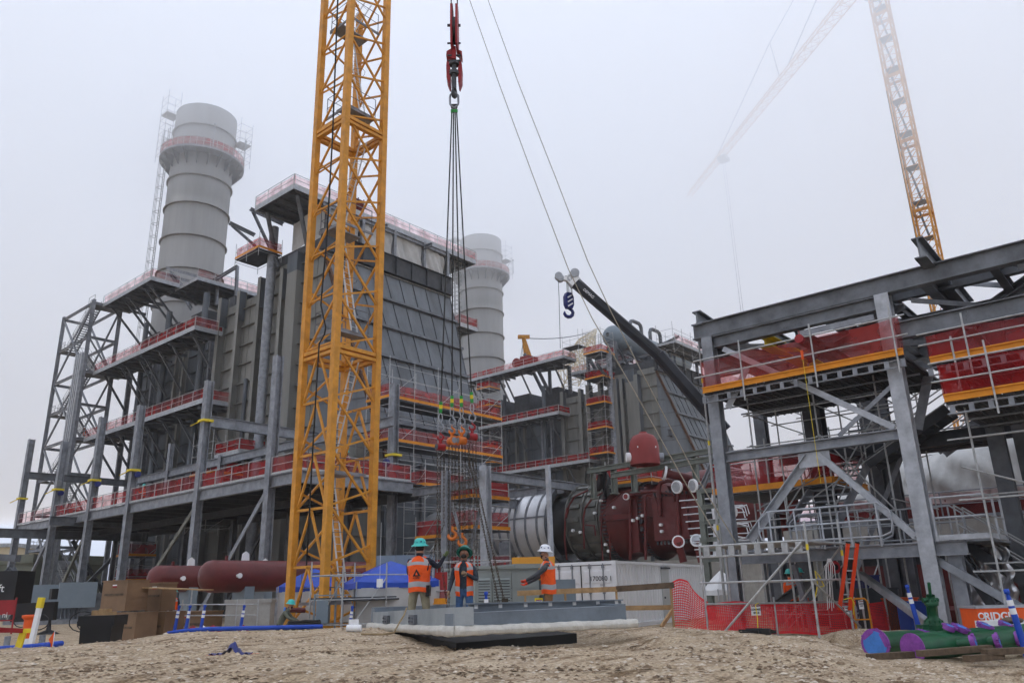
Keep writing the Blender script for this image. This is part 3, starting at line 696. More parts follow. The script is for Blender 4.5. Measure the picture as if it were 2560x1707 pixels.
# ---------------- raised steel deck frame, left ----------------
r = thing('steel_deck_frame', (26, 62, SITE), 'long raised steel deck on tall galvanized columns in front of the left boiler', 'steel frame')
YS = [83, 74.5, 67, 60, 49.8, 41.4]; tops = [15.7, 14.3, 15.3, 15.1, 15.1, 15.1]
for y, zt in zip(YS, tops): hcol(r, 26, y, SITE, zt, .5)
for a, b in zip(YS, YS[1:]):
    beam(r, (26, b+.25, 7.25), (26, a-.25, 7.25), .7, .35)
    rail(r, [(25.85, b+.3, 7.62), (25.85, a-.3, 7.62)], net=NET if a < 80 else NETL)
beam(r, (25.8, 38.3, 7.25), (34.6, 38.3, 7.25), .7, .35); beam(r, (26, 38.3, 7.25), (26, 41.2, 7.25), .7, .35)
rail(r, [(25.85, 41.1, 7.62), (25.85, 38.2, 7.62)]); rail(r, [(25.9, 38.2, 7.62), (34.3, 38.2, 7.62)])
m = M(); m.box(26.15, 35.6, 38.45, 83, 7.5, 7.58); m.build('deck_plate', DARK, r)
for y in [40+2.6*i for i in range(17)]: beam(r, (26.2, y, 7.2), (35.6, y, 7.2), .5, .2, DARK, 'joist')
beam(r, (30.5, 38.5, 6.7), (30.5, 83, 6.7), .5, .3, DARK, 'girder'); beam(r, (35.3, 38.5, 6.9), (35.3, 83, 6.9), .7, .3, DARK, 'girder')
beam(r, (22.4, 76, 6.4), (35, 76, 6.4), .75, .35, MILL); beam(r, (24, 69.5, 7.0), (35, 69.5, 7.0), .7, .35, MILL)
beam(r, (26, 82.4, 12.2), (36.2, 82.4, 12.2), .65, .3, MILL); beam(r, (26.2, 49.8, 12.3), (36.4, 49.8, 12.3), .75, .35)
beam(r, (33, 38.5, 11.5), (33, 75, 11.5), .65, .3); 
for y, zt in ((69, 14.2), (60, 12), (52.8, 14.2)): hcol(r, 33, y, 7.6, zt, .42)
hcol(r, 34.5, 40.2, SITE, 14.6, .5)
for y in (45, 52, 60, 68, 76, 82): hcol(r, 34.6, y, SITE, 6.8, .4, MILL)
OLV = mat('olive_brace', (.16, .16, .135), .7, 0, .25, 2)
for a, b in ((49.4, 42.2), (59.6, 50.4), (73.8, 67.3)): ang(r, (26.3, a, SITE), (26.3, b, 6.8), .3, OLV if a > 50 else GALV)
ang(r, (26.3, 82.5, SITE), (26.3, 75, 6.8), .25, GALV); ang(r, (33, 44, -.5), (33, 50, 6.8), .3, DARK); ang(r, (33, 58, -.5), (33, 52, 6.8), .3, DARK)
ang(r, (30, 82.6, -.5), (36, 82.6, 6.5), .3, MILL); ang(r, (36, 82.8, -.5), (31, 82.8, 6.5), .3, DARK)
m = M()
for k in (-.45, -.15, .15, .45): m.ib((30.2, 86+k*1.6, SITE), (30.2, 86+k*1.6, 25.8), .3, .3, up=V((1, 0, 0)))
tag(m.build('girder_bundle', GALVL, None), 'tall bundle of pale upright girders standing before the stair tower', 'girders')
m = M()
for y in (83, 74.5, 67, 60, 49.8):
    z = 10.0 if y > 59 else 12.2
    m.box(25.62, 26.38, y-.38, y+.38, z, z+.16)
    m.bar((25.7, y-.3, z+.08), (25.2, y+.5, z-.3), .12, .03)
m.box(34.1, 34.9, 39.75, 40.6, 9.55, 9.7); m.build('yellow_strap', YELT, r)
m = M()
for y in (74.5, 67, 60): m.tube((26.1, y-.6, 9.75), (26.1, y-.35, 9.75), .22, 12)
m.tube((33.55, 39.9, 9.0), (33.75, 39.9, 9.0), .28, 14); m.build('fall_arrest_reel', NAVY, r)
# galvanized frame round the exhaust
r = thing('exhaust_support_frame', (38, 32.5, SITE), 'galvanized columns and beams standing before the silver exhaust cylinder', 'steel frame')
hcol(r, 34.3, 31.6, SITE, 7.9, .5, GALVL); hcol(r, 33.0, 33.6, SITE, 7.7, .42, GALV)
beam(r, (34.5, 32, 7.4), (47, 32, 7.4), .55, .35); beam(r, (33.2, 31.9, 7.4), (34, 31.9, 7.4), .5, .3); beam(r, (36, 36, 6.5), (48, 36, 6.5), .6, .4); beam(r, (40, 32.3, 6.9), (40, 38, 6.9), .5, .3)
beam(r, (43, 32.3, 7.2), (43, 38, 7.2), .5, .3); beam(r, (34.3, 31.9, 6.9), (34.3, 38, 6.9), .5, .3)
for a, b in (((33.3, 33.3, 5.8), (34.2, 31.9, -.4)), ((34.2, 31.9, 5.8), (33.3, 33.3, -.4))): ang(r, a, b, .16, GALV)
m = M(); p = DP(1258, 1070, 34); q = DP(1272, 1262, 30); m.bar((p.x, p.y, ZA(p.x, p.y, 1068)), (p.x, p.y, SITE), .17, .17, up=(1, 0, 0)); tag(m.build('steel_post', GALVL), 'slender pale steel post standing before the open end of the silver cylinder', 'post')
# ---------------- gas turbine ----------------
TX, TZ = 44.5, 4.95
r = thing('gas_turbine', (TX, 34, 2), 'gas turbine with silver exhaust cylinder, grey middle and maroon casing', 'turbine'); AY = V((0, -1, 0))
def yl(y, rr_): return (rr_, -y)
m = M(); m.lathe([(1.9, -47), (1.9, -39.4), (2.2, -38.9), (2.62, -38.2), (2.62, -33.1), (2.5, -33.1), (2.45, -37)], (TX, 0, TZ), AY, 64); e = m.build('exhaust_cylinder', SILV, r)
m = M()
for y in (38.0, 37.3, 36.5, 35.9, 34.9, 33.9): m.lathe([(2.6, -y-.06), (2.73, -y-.06), (2.73, -y+.06), (2.6, -y+.06)], (TX, 0, TZ), AY, 64, smooth=False)
m.build('cylinder_flange', GALV, e)
m = M(); m.lathe([(2.62, -33.1), (2.85, -33.1), (2.85, -32.95), (2.4, -32.95)], (TX, 0, TZ), AY, 64, smooth=False); m.build('end_flange', MILL, e)
m = M(); m.lathe([(2.0, -36.5), (1.9, -31.7), (0, -31.7)], (TX, 0, TZ), AY, 40); m.build('inner_cone', BLK, e)
m = M()
for y in (37.6, 36.2, 34.4):
    p = V((TX-.9, y, TZ+2.45)); m.prism([p+V((0, -.3, 0)), p+V((0, .3, 0)), p+V((0, .2, .45)), p+V((0, -.2, .45))], (.06, 0, 0))
m.bar((TX-2.64, 38, TZ+.5), (TX-2.64, 33.2, TZ+.5), .05, .1); m.build('lifting_lug', GALV, e)
m = M(); m.box(TX-2.6, TX-2.2, 36.4, 37.4, SITE, TZ-1.0); m.build('cylinder_support', GALV, r)
m = M(); m.lathe([(2.2, -33.1), (2.45, -33.0), (2.45, -30.4), (2.3, -30.3)], (TX, -1.45, TZ), AY, 56); m.lathe([(0, -33.1), (2.2, -33.1)], (TX, -1.45, TZ), AY, 40); g_ = m.build('grey_casing', TGREY, r)
m = M()
for y in (33.0, 31.7, 30.5): m.lathe([(2.42, -y-.05), (2.62, -y-.05), (2.62, -y+.05), (2.42, -y+.05)], (TX, -1.45, TZ), AY, 56, smooth=False)
for i in range(14):
    a0 = math.pi*(.1+i/9.); d = V((math.cos(a0), 0, math.sin(a0)))
    for y in (32.4, 31.1): c = V((TX, y-1.45, TZ))+d*2.5; m.bar(c-V((0, .45, 0)), c+V((0, .45, 0)), .28, .16, up=d)
m.build('casing_boss', TGREY, g_)
m = M(); m.lathe([(2.3, -30.3), (2.55, -30.2), (2.55, -29.7), (2.35, -29.5), (2.35, -27.6), (2.6, -27.5), (2.6, -27.1), (2.2, -27), (2.35, -26.2), (2.6, -24.6), (2.6, -23.2), (1.7, -22.6), (1.7, -19)], (TX, -1.45, TZ), AY, 48); mc = m.build('maroon_casing', MAR, r)
m = M(); m.box(TX-2.75, TX-2.3, 22.5, 24.8, TZ-1.6, TZ+.9); m.box(TX-2.72, TX-2.4, 25.9, 26.5, TZ-2.2, TZ+1.6); m.box(TX-2.6, TX+2.6, 21.9, 28.8, TZ-.16, TZ+.16); m.build('casing_panel', MAR, mc)
m = M()
for i in range(9): m.tube((TX-2.62, 22.5+.27*i, TZ+.95), (TX-2.62, 22.5+.27*i, TZ+1.25), .07, 8)
for i in range(10): m.tube((TX-2.66, 22.5+.24*i, TZ-1.85), (TX-2.66, 22.5+.24*i, TZ-1.65), .06, 8)
for i in range(40):
    a0 = math.pi*(.45+i/36.); d = V((math.cos(a0), 0, math.sin(a0)))
    for y in (27.3, 29.95): c = V((TX, y-1.45, TZ))+d*2.62; m.tube(c-V((0, .16, 0)), c+V((0, .16, 0)), .05, 6)
for k in range(2): m.tube((TX-2.6, 25.6, TZ-.9+k*.5), (TX-2.85, 25.6, TZ-.9+k*.5), .1, 10)
m.build('casing_bolts', DARK, mc)
m = M(); c = V((TX-1.75, 23.5, TZ+1.65)); d = V((-.7, 0, .7)); m.tube(c, c+d*.45, .62, 24); m.build('manhole_cover', MAR, mc)
m = M()
for i in range(6):
    a0 = math.pi*(.62+i*.13); d = V((math.cos(a0), 0, math.sin(a0))); c = V((TX, 21.6, TZ))+d*2.1; nd = (d+V((0, -.8, 0))).normalized()
    m.tube(c, c+nd*.45, .46, 16); m.tube(c+nd*.45, c+nd*.6, .3, 12)
m.build('burner_cover', DARK, r)
m = M()
for i in range(6):
    a0 = math.pi*(.62+i*.13); d = V((math.cos(a0), 0, math.sin(a0))); c = V((TX, 21.2, TZ))+d*2.3
    for k in range(3): e2 = V((-.3*k, -2.2, .1-.12*k)); m.pipe([c, c+V((-.15*k, -.7, .2*k-.1)), c+e2, c+e2+V((0, -.1, -.5))], .035, 5)
m.build('fuel_lines', SILV, r)
def pipes(nm, mt, L_, parent=None):
    m = M()
    for rad, *pts in L_: m.pipe([V(p) for p in pts], rad, 8)
    return m.build(nm, mt, parent)
pp = []
def TP(x, y, dx=-2.9): return XP(x, y, TX+dx)
for rad, pts in ((.11, [(1560, 1225+30), (1556, 1150), (1558, 1128), (1572, 1112), (1600, 1118), (1640, 1125)]), (.13, [(1516, 1185), (1513, 1120), (1518, 1108), (1535, 1103), (1580, 1110), (1605, 1112)]),
                 (.09, [(1448, 1285), (1447, 1140), (1452, 1135), (1480, 1131), (1500, 1128)]), (.09, [(1483, 1285), (1482, 1145), (1486, 1137), (1500, 1140), (1512, 1158), (1518, 1170)]),
                 (.06, [(1300, 1190), (1307, 1160), (1320, 1140), (1350, 1126)]), (.06, [(1302, 1285), (1297, 1240), (1298, 1190), (1303, 1165)]), (.06, [(1342, 1260), (1340, 1190), (1345, 1165), (1360, 1145), (1384, 1131)]),
                 (.05, [(1385, 1290), (1380, 1220), (1384, 1180), (1400, 1155), (1430, 1130), (1460, 1122)]), (.05, [(1345, 1205), (1365, 1207), (1368, 1230)]), (.05, [(1402, 1285), (1400, 1225)]), (.07, [(1460, 1130), (1500, 1128), (1545, 1135), (1550, 1150)])):
    m = M(); m.pipe([TP(*p) for p in pts], rad, 8); m.build('casing_pipe', MAR, r)
for (x, y, rad, x2, y2, mt) in ((1524, 1090-5, .42, 1610, 1105, WHT), (1553, 1118, .38, 1590, 1118, WHT), (1590, 1115, .38, 1640, 1112, WHT), (1437, 1140, .2, 1465, 1143, WHT), (1558, 1243, .36, 1570, 1290, WHT), (1600, 1240, .36, 1612, 1290, WHT)):
    a = TP(x, y, -3.6); b = TP(x2, y2, -2.2 if y2 < 1200 else -3.3); d = (b-a).normalized() if y2 < 1200 else V((.35, .2, -.1)).normalized(); 
    m = M(); m.tube(a+d*.12, b, rad*.6, 14); o_ = m.build('capped_pipe', MAR, r)
    m = M(); m.tube(a, a+d*.14, rad, 18); m.build('pipe_flange', mt, o_)
    m = M(); m.tube(a-d*.02, a+d*.01, rad*.78, 18); m.build('flange_cap', MARL if x in (1524, 1558, 1437) else GALVL, o_)
for x, y in ((1382, 1150), (1412, 1165), (1456, 1195), (1467, 1190), (1478, 1184), (1393, 1250), (1400, 1265), (1520, 1205), (1522, 1220), (1318, 1218), (1335, 1222), (1368, 1178)):
    m = M(); p = TP(x, y, -2.75); m.tube(p, p+V((-.2, 0, 0)), .09, 8); m.build('white_plug', WHT, r)
m = M(); m.box(TX-2.2, TX+2.2, 20, 44, SITE, 2.2); m.build('turbine_plinth', CONC, r)
# red dome and the support trestle over the turbine
r = thing('red_dome_vessel', XP(1480, 1050, 50), 'rounded red oxide dome vessel above the trestle beams', 'vessel')
c = DP(1481, 1052, 46); sc_ = 46/1787; m = M(); c.z -= .1
m.lathe([(34*sc_, -.3), (34*sc_, .8), (31*sc_, 1.15), (24*sc_, 1.42), (12*sc_, 1.55), (9*sc_, 1.56), (9*sc_, 1.66), (0, 1.66)], c, V((0, 0, 1)), 32); m.build('dome_shell', MARL, r)
for s_, k in ((-1, WHT), (1, GALV)):
    m = M(); q = c+RT*34*sc_*s_+V((0, 0, .15)); m.tube(q-RT*.25*s_, q+RT*.22*s_, .28, 16); m.build('side_nozzle', k, r)
m = M()
for k in (-.5, .55): p = c+RT*k*1.0-FW*.86+V((0, 0, .85)); m.tube(p, p+V((0, 0, .1)), .03, 6)
m.build('lifting_pin', WHT, r)
r = thing('trestle_frame', XP(1500, 1070, 40), 'grey-green trestle beams over the maroon turbine casing', 'steel frame')
TG = mat('trestle_green_grey', (.19, .21, .185), .6, .1, .2, 2)
XT = 41
for a, b in (((1350, 1082), (1640, 1034)), ((1405, 1092), (1640, 1052))): beam(r, XP(*a, XT), XP(*b, XT), .32, .3, TG, t=.05)
beam(r, XP(1350, 1078, XT)+V((.2, 0, 0)), XP(1350, 1078, XT)+V((3.5, 0, 0)), .3, .3, TG)
for x, y, y2 in ((1357, 1082, 1130), (1405, 1075, 1118), (1450, 1066, 1115), (1590, 1042, 1100)):
    p = XP(x, y, XT); q = XP(x, y2, XT); hcol(r, p.x+.2, p.y, q.z-.4, p.z, .3, TG, rot=True)
beam(r, XP(1400, 1118, XT+.8), XP(1470, 1110, XT+.8), .2, .2, TG)
scaff('scaffold', 42.6, 45.2, 25.2, 28.6, (7.0,), 'dark red netted scaffold deck between the trestle posts above the turbine', z0=6.8, top=8.2, net=NETD, bracing=False)
m = M(); m.smooth = True; c0 = XP(1385, 1080, 42.5); m.grid(lambda u, v: c0+V((.1*math.sin(u*11+v*5)+.4*v*math.sin(u*6.3), (u-.5)*(.7+1.6*v)*-1, -v*1.7+.1*math.sin(u*17))), 18, 10)
tag(m.build('black_tarpaulin', BLK), 'crumpled black tarpaulin hanging from the trestle beside the turbine', 'tarpaulin')

# ---------------- yellow lattice masts ----------------
def mast(x, y, z0, z1, label, wd=2.25, leg=.28, sec=11.2, zs=10.8, lad=True, name='tower_crane', low_k=True, side=None):
    r = thing(name, (x+wd/2, y+wd/2, z0), label, 'crane'); cs = [(x, y), (x+wd, y), (x+wd, y+wd), (x, y+wd)]
    for cx_, cy_ in cs: m = M(); m.box(cx_-leg/2, cx_+leg/2, cy_-leg/2, cy_+leg/2, z0, z1); m.build('mast_leg', YEL, r)
    p = sec/5; faces = [(0, 1), (1, 2), (2, 3), (3, 0)]; br = .085
    k0 = math.floor((z0-zs)/p)
    mm = [M() for _ in range(4)]
    for fi, (a, b) in enumerate(faces):
        A, B = V((*cs[a], 0)), V((*cs[b], 0)); n_ = (B-A).normalized()*leg/2; m = mm[fi]
        k = k0
        while zs+k*p < z1:
            z = zs+k*p; mod = k % 5
            if z > z0-.2:
                za, zb, zc = max(z, z0), z+p/2, z+p
                if fi in (0, 2) or (z >= zs-.1 and fi == 1):   # zigzag faces
                    if zc <= z1+2:
                        m.bar(A+n_+V((0, 0, zc)), B-n_+V((0, 0, za+.15)), br, br); m.bar(A+n_+V((0, 0, za+.25)), B-n_+V((0, 0, za+.1)), br, br) if 0 else None
                        m.bar(A+n_+V((0, 0, za+.1)), B-n_+V((0, 0, za+p*.35)), br*.9, br*.9)
                elif z < zs-.1:     # inverted V under a rail
                    C_ = (A+B)/2; m.bar(A+n_+V((0, 0, zc)), B-n_+V((0, 0, zc)), br, br*1.2); m.bar(C_+V((0, 0, zc)), A+n_+V((0, 0, za)), br, br); m.bar(C_+V((0, 0, zc)), B-n_+V((0, 0, za)), br, br)
                else:
                    m.bar(A+n_+V((0, 0, za)), B-n_+V((0, 0, zc)), br, br); m.bar(A+n_+V((0, 0, za+.2)), B-n_+V((0, 0, za+.2)), br*.8, br*.8)
                if mod == 0: m.bar(A+n_+V((0, 0, z)), B-n_+V((0, 0, z)), .22, .16); m.bar(A+n_+V((0, 0, z-.24)), B-n_+V((0, 0, z-.24)), .22, .14)
            k += 1
        m.build('face_bracing', YEL, r)
    if lad:
        z = z0+1.2; i = 0
        while z < z1-.5:
            m = M(); m.box(x+.25, x+wd-.25, y+.25 if i % 2 == 0 else y+wd/2, (y+wd/2 if i % 2 == 0 else y+wd-.25), z, z+.05); m.bar((x+.2, y+.3, z-.05), (x+wd-.2, y+.3, z-.05), .06, .12); m.bar((x+.3, y+.2, z-.05), (x+.3, y+wd-.2, z-.05), .06, .12)
            l_ = m.build('rest_platform', GALV, r); h = M()
            for q in ((x+.3, y+.3), (x+wd-.3, y+.3), (x+wd-.3, y+wd-.3), (x+.3, y+wd-.3)): h.tube((*q, z), (*q, z+1.1), .02, 5)
            for hh in (.55, 1.1): h.tube((x+.3, y+.3, z+hh), (x+wd-.3, y+.3, z+hh), .016, 5); h.tube((x+.3, y+.3, z+hh), (x+.3, y+wd-.3, z+hh), .016, 5); h.tube((x+.3, y+wd-.3, z+hh), (x+wd-.3, y+wd-.3, z+hh), .016, 5)
            h.build('platform_rail', MILL, l_)
            zt = min(z1-.5, z+5.0)
            a = V((x+1.55, y+.7, z)) if i % 2 == 0 else V((x+1.0, y+1.5, z)); b = V((x+1.15, y+1.5, zt)) if i % 2 == 0 else V((x+1.7, y+.8, zt))
            s_ = V((.2, .04, 0)); m = M(); m.bar(a-s_, b-s_, .03, .06); m.bar(a+s_, b+s_, .03, .06)
            for j in range(int((zt-z)/.3)): t_ = a.lerp(b, (j+.5)*.3/(zt-z)); m.tube(t_-s_, t_+s_, .014, 4)
            lo = m.build('ladder', ALU, r); h = M()
            for j in range(int((zt-z)/.9)):
                t_ = a.lerp(b, (j+1)*.9/(zt-z)) if (j+1)*.9 < zt-z else b
                if (t_.z-z) < 2: continue
                pr_ = [t_+V((.35*math.cos(q*math.pi/6), -.55*math.sin(q*math.pi/6), 0)) for q in range(7)]; h.pipe(pr_, .012, 4)
            h.build('ladder_cage', MILL, lo)
            z += 5.1 if i % 2 == 0 else 6.1; i += 1
    return r
C1 = mast(19.0, 26.0, SITE, 30.5, 'thick yellow lattice mast rising past the top of the view beside the boiler')
m = M(); 
for x in (18.3, 20.5): pass
m.box(17.6, 22.6, 24.6, 29.6, SITE-.3, SITE+.25); m.build('mast_base', CONC, C1)
m = M(); pts = [XP(840+0, -5, 18.9), XP(820, 120, 18.7)]
cab = [(776, -5), (764, 310), (750, 560), (742, 640), (737, 700), (748, 752), (745, 768), (733, 790), (720, 1000), (712, 1150), (704, 1300), (690, 1375), (672, 1418)]
m.pipe([DP(x, y, 31.4) for x, y in cab], .032, 6); tag(m.build('power_cable', RUB), 'black power cable hanging down inside the near crane mast', 'cable')
m = M(); p = ZP(745, 1440, -.2)
C2 = mast(115.4, 19.5, SITE, 92, 'far yellow lattice mast fading into fog on the right', wd=2.3, leg=.26, sec=11.4, zs=40, lad=False, name='tower_crane')
m = M()
z = 30
while z < 88:
    m.box(115.7, 117.4, 19.8, 21.5, z, z+.12); m.bar((115.7, 19.8, z+1), (117.4, 19.8, z+1), .06, .06); z += 5.7
    m.bar((116.2, 20.3, z-5.6), (116.9, 21.2, z), .35, .06)
m.build('rest_platform', MILL, C2)
JZ = 93.5; m = M(); m.lathe([(1.9, 90), (2.3, 90.4), (2.3, 92), (1.5, 92.3)], (116.5, 20.6, 0), n=20); m.build('slewing_ring', MILL, C2)
J0, J1 = V((113.0, 17.4, JZ)), V((163.5, 79.5, JZ+.5)); jd, js, ju = frame(J1-J0)
def jib(r, a, b, w_, h_, n_, mt, cr=.16, br=.09, taper=.55, name='jib'):
    m = M(); d, s, u = frame(b-a)
    def P(i, k):
        t = i/n_; p = a.lerp(b, t); w2 = w_*(1-(1-taper)*t); h2 = h_*(1-(1-taper)*t)
        return p+(s*w2/2 if k == 0 else -s*w2/2 if k == 1 else u*h2)
    for k in range(3):
        for i in range(n_): m.bar(P(i, k), P(i+1, k), cr, cr)
    for i in range(n_):
        m.bar(P(i, 0), P(i, 1), br, br); m.bar(P(i, 0), P(i+1, 1), br, br)
        mid_ = (P(i, 2)+P(i+1, 2))/2
        for k in (0, 1): m.bar(P(i, k), P(i+.5, 2), br, br); m.bar(P(i+.5, 2), P(i+1, k), br, br)
    return m.build(name, mt, r)
jib(C2, J0, J1, 2.3, 2.4, 34, YEL)
m = M()
for (a, b) in ((J0+ju*2, J0+ju*16), (J0+ju*16, J0.lerp(J1, .38)+ju*1.9), (J0.lerp(J1, .42)+ju*2, J0.lerp(J1, .44)+ju*11), (J0.lerp(J1, .44)+ju*11, J0.lerp(J1, .78)+ju*1.6), (J0+ju*18, J0.lerp(J1, .44)+ju*11)): m.tube(a, b, .13, 5)
m.build('tie_bars', MILL, C2)
m = M(); q = J0.lerp(J1, .75); m.box(q.x-1.2, q.x+1.2, q.y-1, q.y+1, JZ-1.1, JZ-.2); tr = m.build('trolley', MILL, C2)
m = M()
for k in (-.6, .6): m.tube(q+V((k, 0, -1)), V((q.x+k, q.y, 8)), .045, 4)
m.build('hoist_ropes', MILL, tr)
m = M()
for k in (0, 1.6): p = DP(2060, 330, 100); m.tube((p.x+k, p.y, 20), (p.x+k, p.y, 62), .03, 4)
tag(m.build('hanging_ropes', MILL), 'pair of thin ropes hanging just left of the far crane mast', 'ropes')
# far cream lattice boom
r = thing('crawler_crane', (120, 150, SITE), 'cream lattice boom and yellow gantry of a crane far behind the boilers', 'crane')
a = DP(1305, 870, 150); b = DP(1368, 757, 175); d, s, u = frame(b-a)
m = M(); n_ = 12
def LP(i, sx, sy): t = i/n_; w_ = 3.4*(1-.15*t if t < .65 else max(.12, (1-t)/.35*.9)); return a.lerp(b, t)+s*sx*w_/2+u*sy*w_/2
for i in range(n_):
    for sx in (-1, 1):
        for sy in (-1, 1): m.bar(LP(i, sx, sy), LP(i+1, sx, sy), .2, .2)
    for sx, sy, tx, ty in ((-1, -1, 1, -1), (1, -1, 1, 1), (1, 1, -1, 1), (-1, 1, -1, -1)):
        m.bar(LP(i, sx, sy), LP(i+1, tx, ty), .12, .12); m.bar(LP(i, tx, ty), LP(i+1, sx, sy), .12, .12)
m.build('lattice_boom', CREAM, r)
m = M(); ap = DP(1203, 776, 150)
for q in ((1226, 842), (1211, 842)): m.bar(ap, DP(*q, 148), .6, .6)
m.bar(ap+V((-.8, .8, .2)), ap+V((.8, -.8, .2)), .8, .6); m.build('gantry', YEL, r)
m = M(); e_ = DP(1365, 760, 174); m.pipe([ap.lerp(e_, t)+V((0, 0, -3.2*t*(1-t))) for t in [i/8 for i in range(9)]], .09, 5)
for k in range(3): m.tube(DP(1374+k*4, 765, 172), DP(1376+k*3, 815, 172), .05, 4)
m.tube(ap, DP(1196, 842, 148), .04, 4); m.tube(ap, DP(1192, 842, 148), .04, 4)
m.build('boom_ropes', MILL, r)
m = M(); q = DP(1379, 825, 172); m.box(q.x-.9, q.x+.9, q.y-.9, q.y+.9, q.z-1, q.z+1); m.lathe([(.25, -1.9), (.6, -1.7), (.6, -1.3), (.2, -1.0)], q, n=10); m.build('hook_block', MILL, r)
# small trolley machine on the roof platform of unit two
m = M(); p = XP(1160, 838, 91.5); 
m.tube((91.5, 77.3, 35.4), (93.1, 77.3, 35.4), .8, 14); m.box(91, 93.4, 74.2, 76, 34.2, 36.0); tag(m.build('winch', MARL), 'red winch standing on the second boiler roof walkway', 'winch')

# ---------------- black telescopic boom with its striped hook block ----------------
r = thing('mobile_crane', DP(1650, 980, 30), 'black telescopic crane boom with a white head and striped blue hook block', 'crane')
a, b = DP(1322, 652, 34), DP(1512, 815, 33); c = DP(1665, 990, 32)
def hexboom(p, q, w1, w2):
    d, s, u = frame(V(q)-V(p)); sh = [(-.5, .35), (-.35, .5), (.35, .5), (.5, .35), (.5, -.2), (.25, -.5), (-.25, -.5), (-.5, -.2)]
    m = M(); A = [V(p)+s*x*w1+u*y*w1 for x, y in sh]; B = [V(q)+s*x*w2+u*y*w2 for x, y in sh]
    m.add(A+B, [tuple(range(7, -1, -1)), tuple(range(8, 16))]+[(i, (i+1) % 8, 8+(i+1) % 8, 8+i) for i in range(8)]); return m
BB = mat('boom_black', (.02, .022, .03), .35, 0, .15, 2)
hexboom(a, b, .42, .42).build('inner_boom', BB, r); hexboom(b, c, .5, .52).build('outer_boom', BB, r)
d, s, u = frame(b-a); m = M(); m.hexa([a-d*.5-s*.14-u*.16, a-d*.5+s*.14-u*.16, a+s*.22-u*.24, a-s*.22-u*.24, a-d*.5-s*.14+u*.25, a-d*.5+s*.14+u*.25, a+s*.22+u*.27, a-s*.22+u*.27]); hd = a-d*.55
HDP = lambda x, y: DP(x, y, 34)
m.bar(HDP(1316, 646), HDP(1284, 637), .2, .16); m.bar(HDP(1316, 650), HDP(1308, 636), .2, .24); hb = m.build('boom_head', WHT, r)
m = M()
for x, y, q in ((1283, 635, .17), (1287, 640, .15), (1320, 628, .2), (1311, 641, .17)): p = HDP(x, y); m.tube(p-s*.12, p+s*.12, q, 14)
m.build('head_sheave', GALVL, hb)
m = M()
for x0, x1 in ((1301.5, 1303), (1303.5, 1305.5), (1306, 1308), (1311, 1312), (1313, 1314.5)): m.tube(HDP(x0, 648), HDP(x1, 684), .012, 4)
m.tube(HDP(1282, 640), HDP(1284, 680), .012, 4); m.tube(HDP(1284, 680), HDP(1287, 800), .012, 4); m.tube(HDP(1283, 637), HDP(1312, 632), .01, 4)
m.pipe([HDP(1324, 634), DP(1425, 728, 33.2), DP(1512, 812, 32.5)], .018, 4)
m.build('hoist_ropes', ROPE, r)
m = M(); p = HDP(1306, 691); hx, hy = p.x, p.y
def oct_(c, w_, h_, dpt, dirv): 
    sh = [(-.5, -.25), (-.3, -.5), (.3, -.5), (.5, -.25), (.5, .25), (.3, .5), (-.3, .5), (-.5, .25)]; dv = V(dirv).normalized(); n_ = dv.cross(V((0, 0, 1)))
    return [c+dv*x*w_+V((0, 0, y*h_))-n_*dpt/2 for x, y in sh], n_*dpt
dr = (RT*.8+FW*.5); dr.z = 0; pl, ex = oct_(p, .42, .72, .22, dr); m.prism(pl, ex); hbk = m.build('hook_block', NAVY, r)
m = M(); dv = V(dr).normalized(); nn = dv.cross(V((0, 0, 1))).normalized(); sgn = -1 if nn.dot(FW) > 0 else 1
for k in (-.2, 0, .2): m.bar(p+nn*sgn*.116+dv*-.12+V((0, 0, k-.1)), p+nn*sgn*.116+dv*.14+V((0, 0, k+.08)), .06, .012, up=nn)
m.build('block_stripe', WHT, hbk)
def hook(c, size, mt, parent, dirv=RT):
    m = M(); dv = V(dirv).normalized(); pts = [c+V((0, 0, size*.55)), c+V((0, 0, size*.2))]
    for i in range(9): a0 = R(70-i*34); pts.append(c+dv*size*.3*math.cos(a0)+V((0, 0, size*(-.12+.3*math.sin(a0)))))
    rs = [size*.09, size*.09]+[size*(.10+.035*math.sin(math.pi*i/8)) for i in range(9)]; rs[-1] = size*.05
    m.pipe(pts, rs, 8); return m.build('hook', mt, parent)
hook(HDP(1306, 715), .62, NAVY, r)
text('DEMAG', .17, WHT, DP(1352, 674, 33.2)+u*.0, d if d.dot(RT) > 0 else -d, u if (d if d.dot(RT) > 0 else -d).cross(u).dot(-FW) > 0 else -u, parent=r)
# ---------------- main hook block and four chain hoists ----------------
P0 = DP(1043, 190, 19.5); hx, hy = P0.x, P0.y; zz = lambda py: ZA(hx, hy, py); H = lambda py, dx=0, dy=0: V((hx, hy, zz(py)))+RT*dx+V((-FW.x, -FW.y, 0)).normalized()*dy
r = thing('crane_hook_block', H(190), 'tall red crane hook block hanging over the workers', 'hook block')
for k, n_ in ((-.09, 1), (.04, 1)):
    m = M(); fx = [(-.16, 118), (-.19, 70), (-.17, 30), (-.06, 17), (.1, 17), (.14, 40), (.16, 75), (.12, 118)]
    m.prism([H(y, k+.02 if 1 else 0)+V((FW.x, FW.y, 0)).normalized()*x*2.0 for x, y in fx], RT*.05); m.build('cheek_plate', RED, r)
m = M(); m.tube(H(72, -.03), H(72, .05), .34, 24); m.build('sheave', DARK, r)
m = M()
for k in (-.07, .09): m.tube(H(60, k), (H(60, k).x, H(60, k).y, 40), .016, 6)
m.build('hoist_rope', ROPE, r)
m = M()
for x, y in ((-.04, 60), (.1, 58), (0, 100), (.09, 128), (0, 140)): m.tube(H(y, -.17), H(y, .17), .025, 8)
m.build('block_pins', DARK, r)
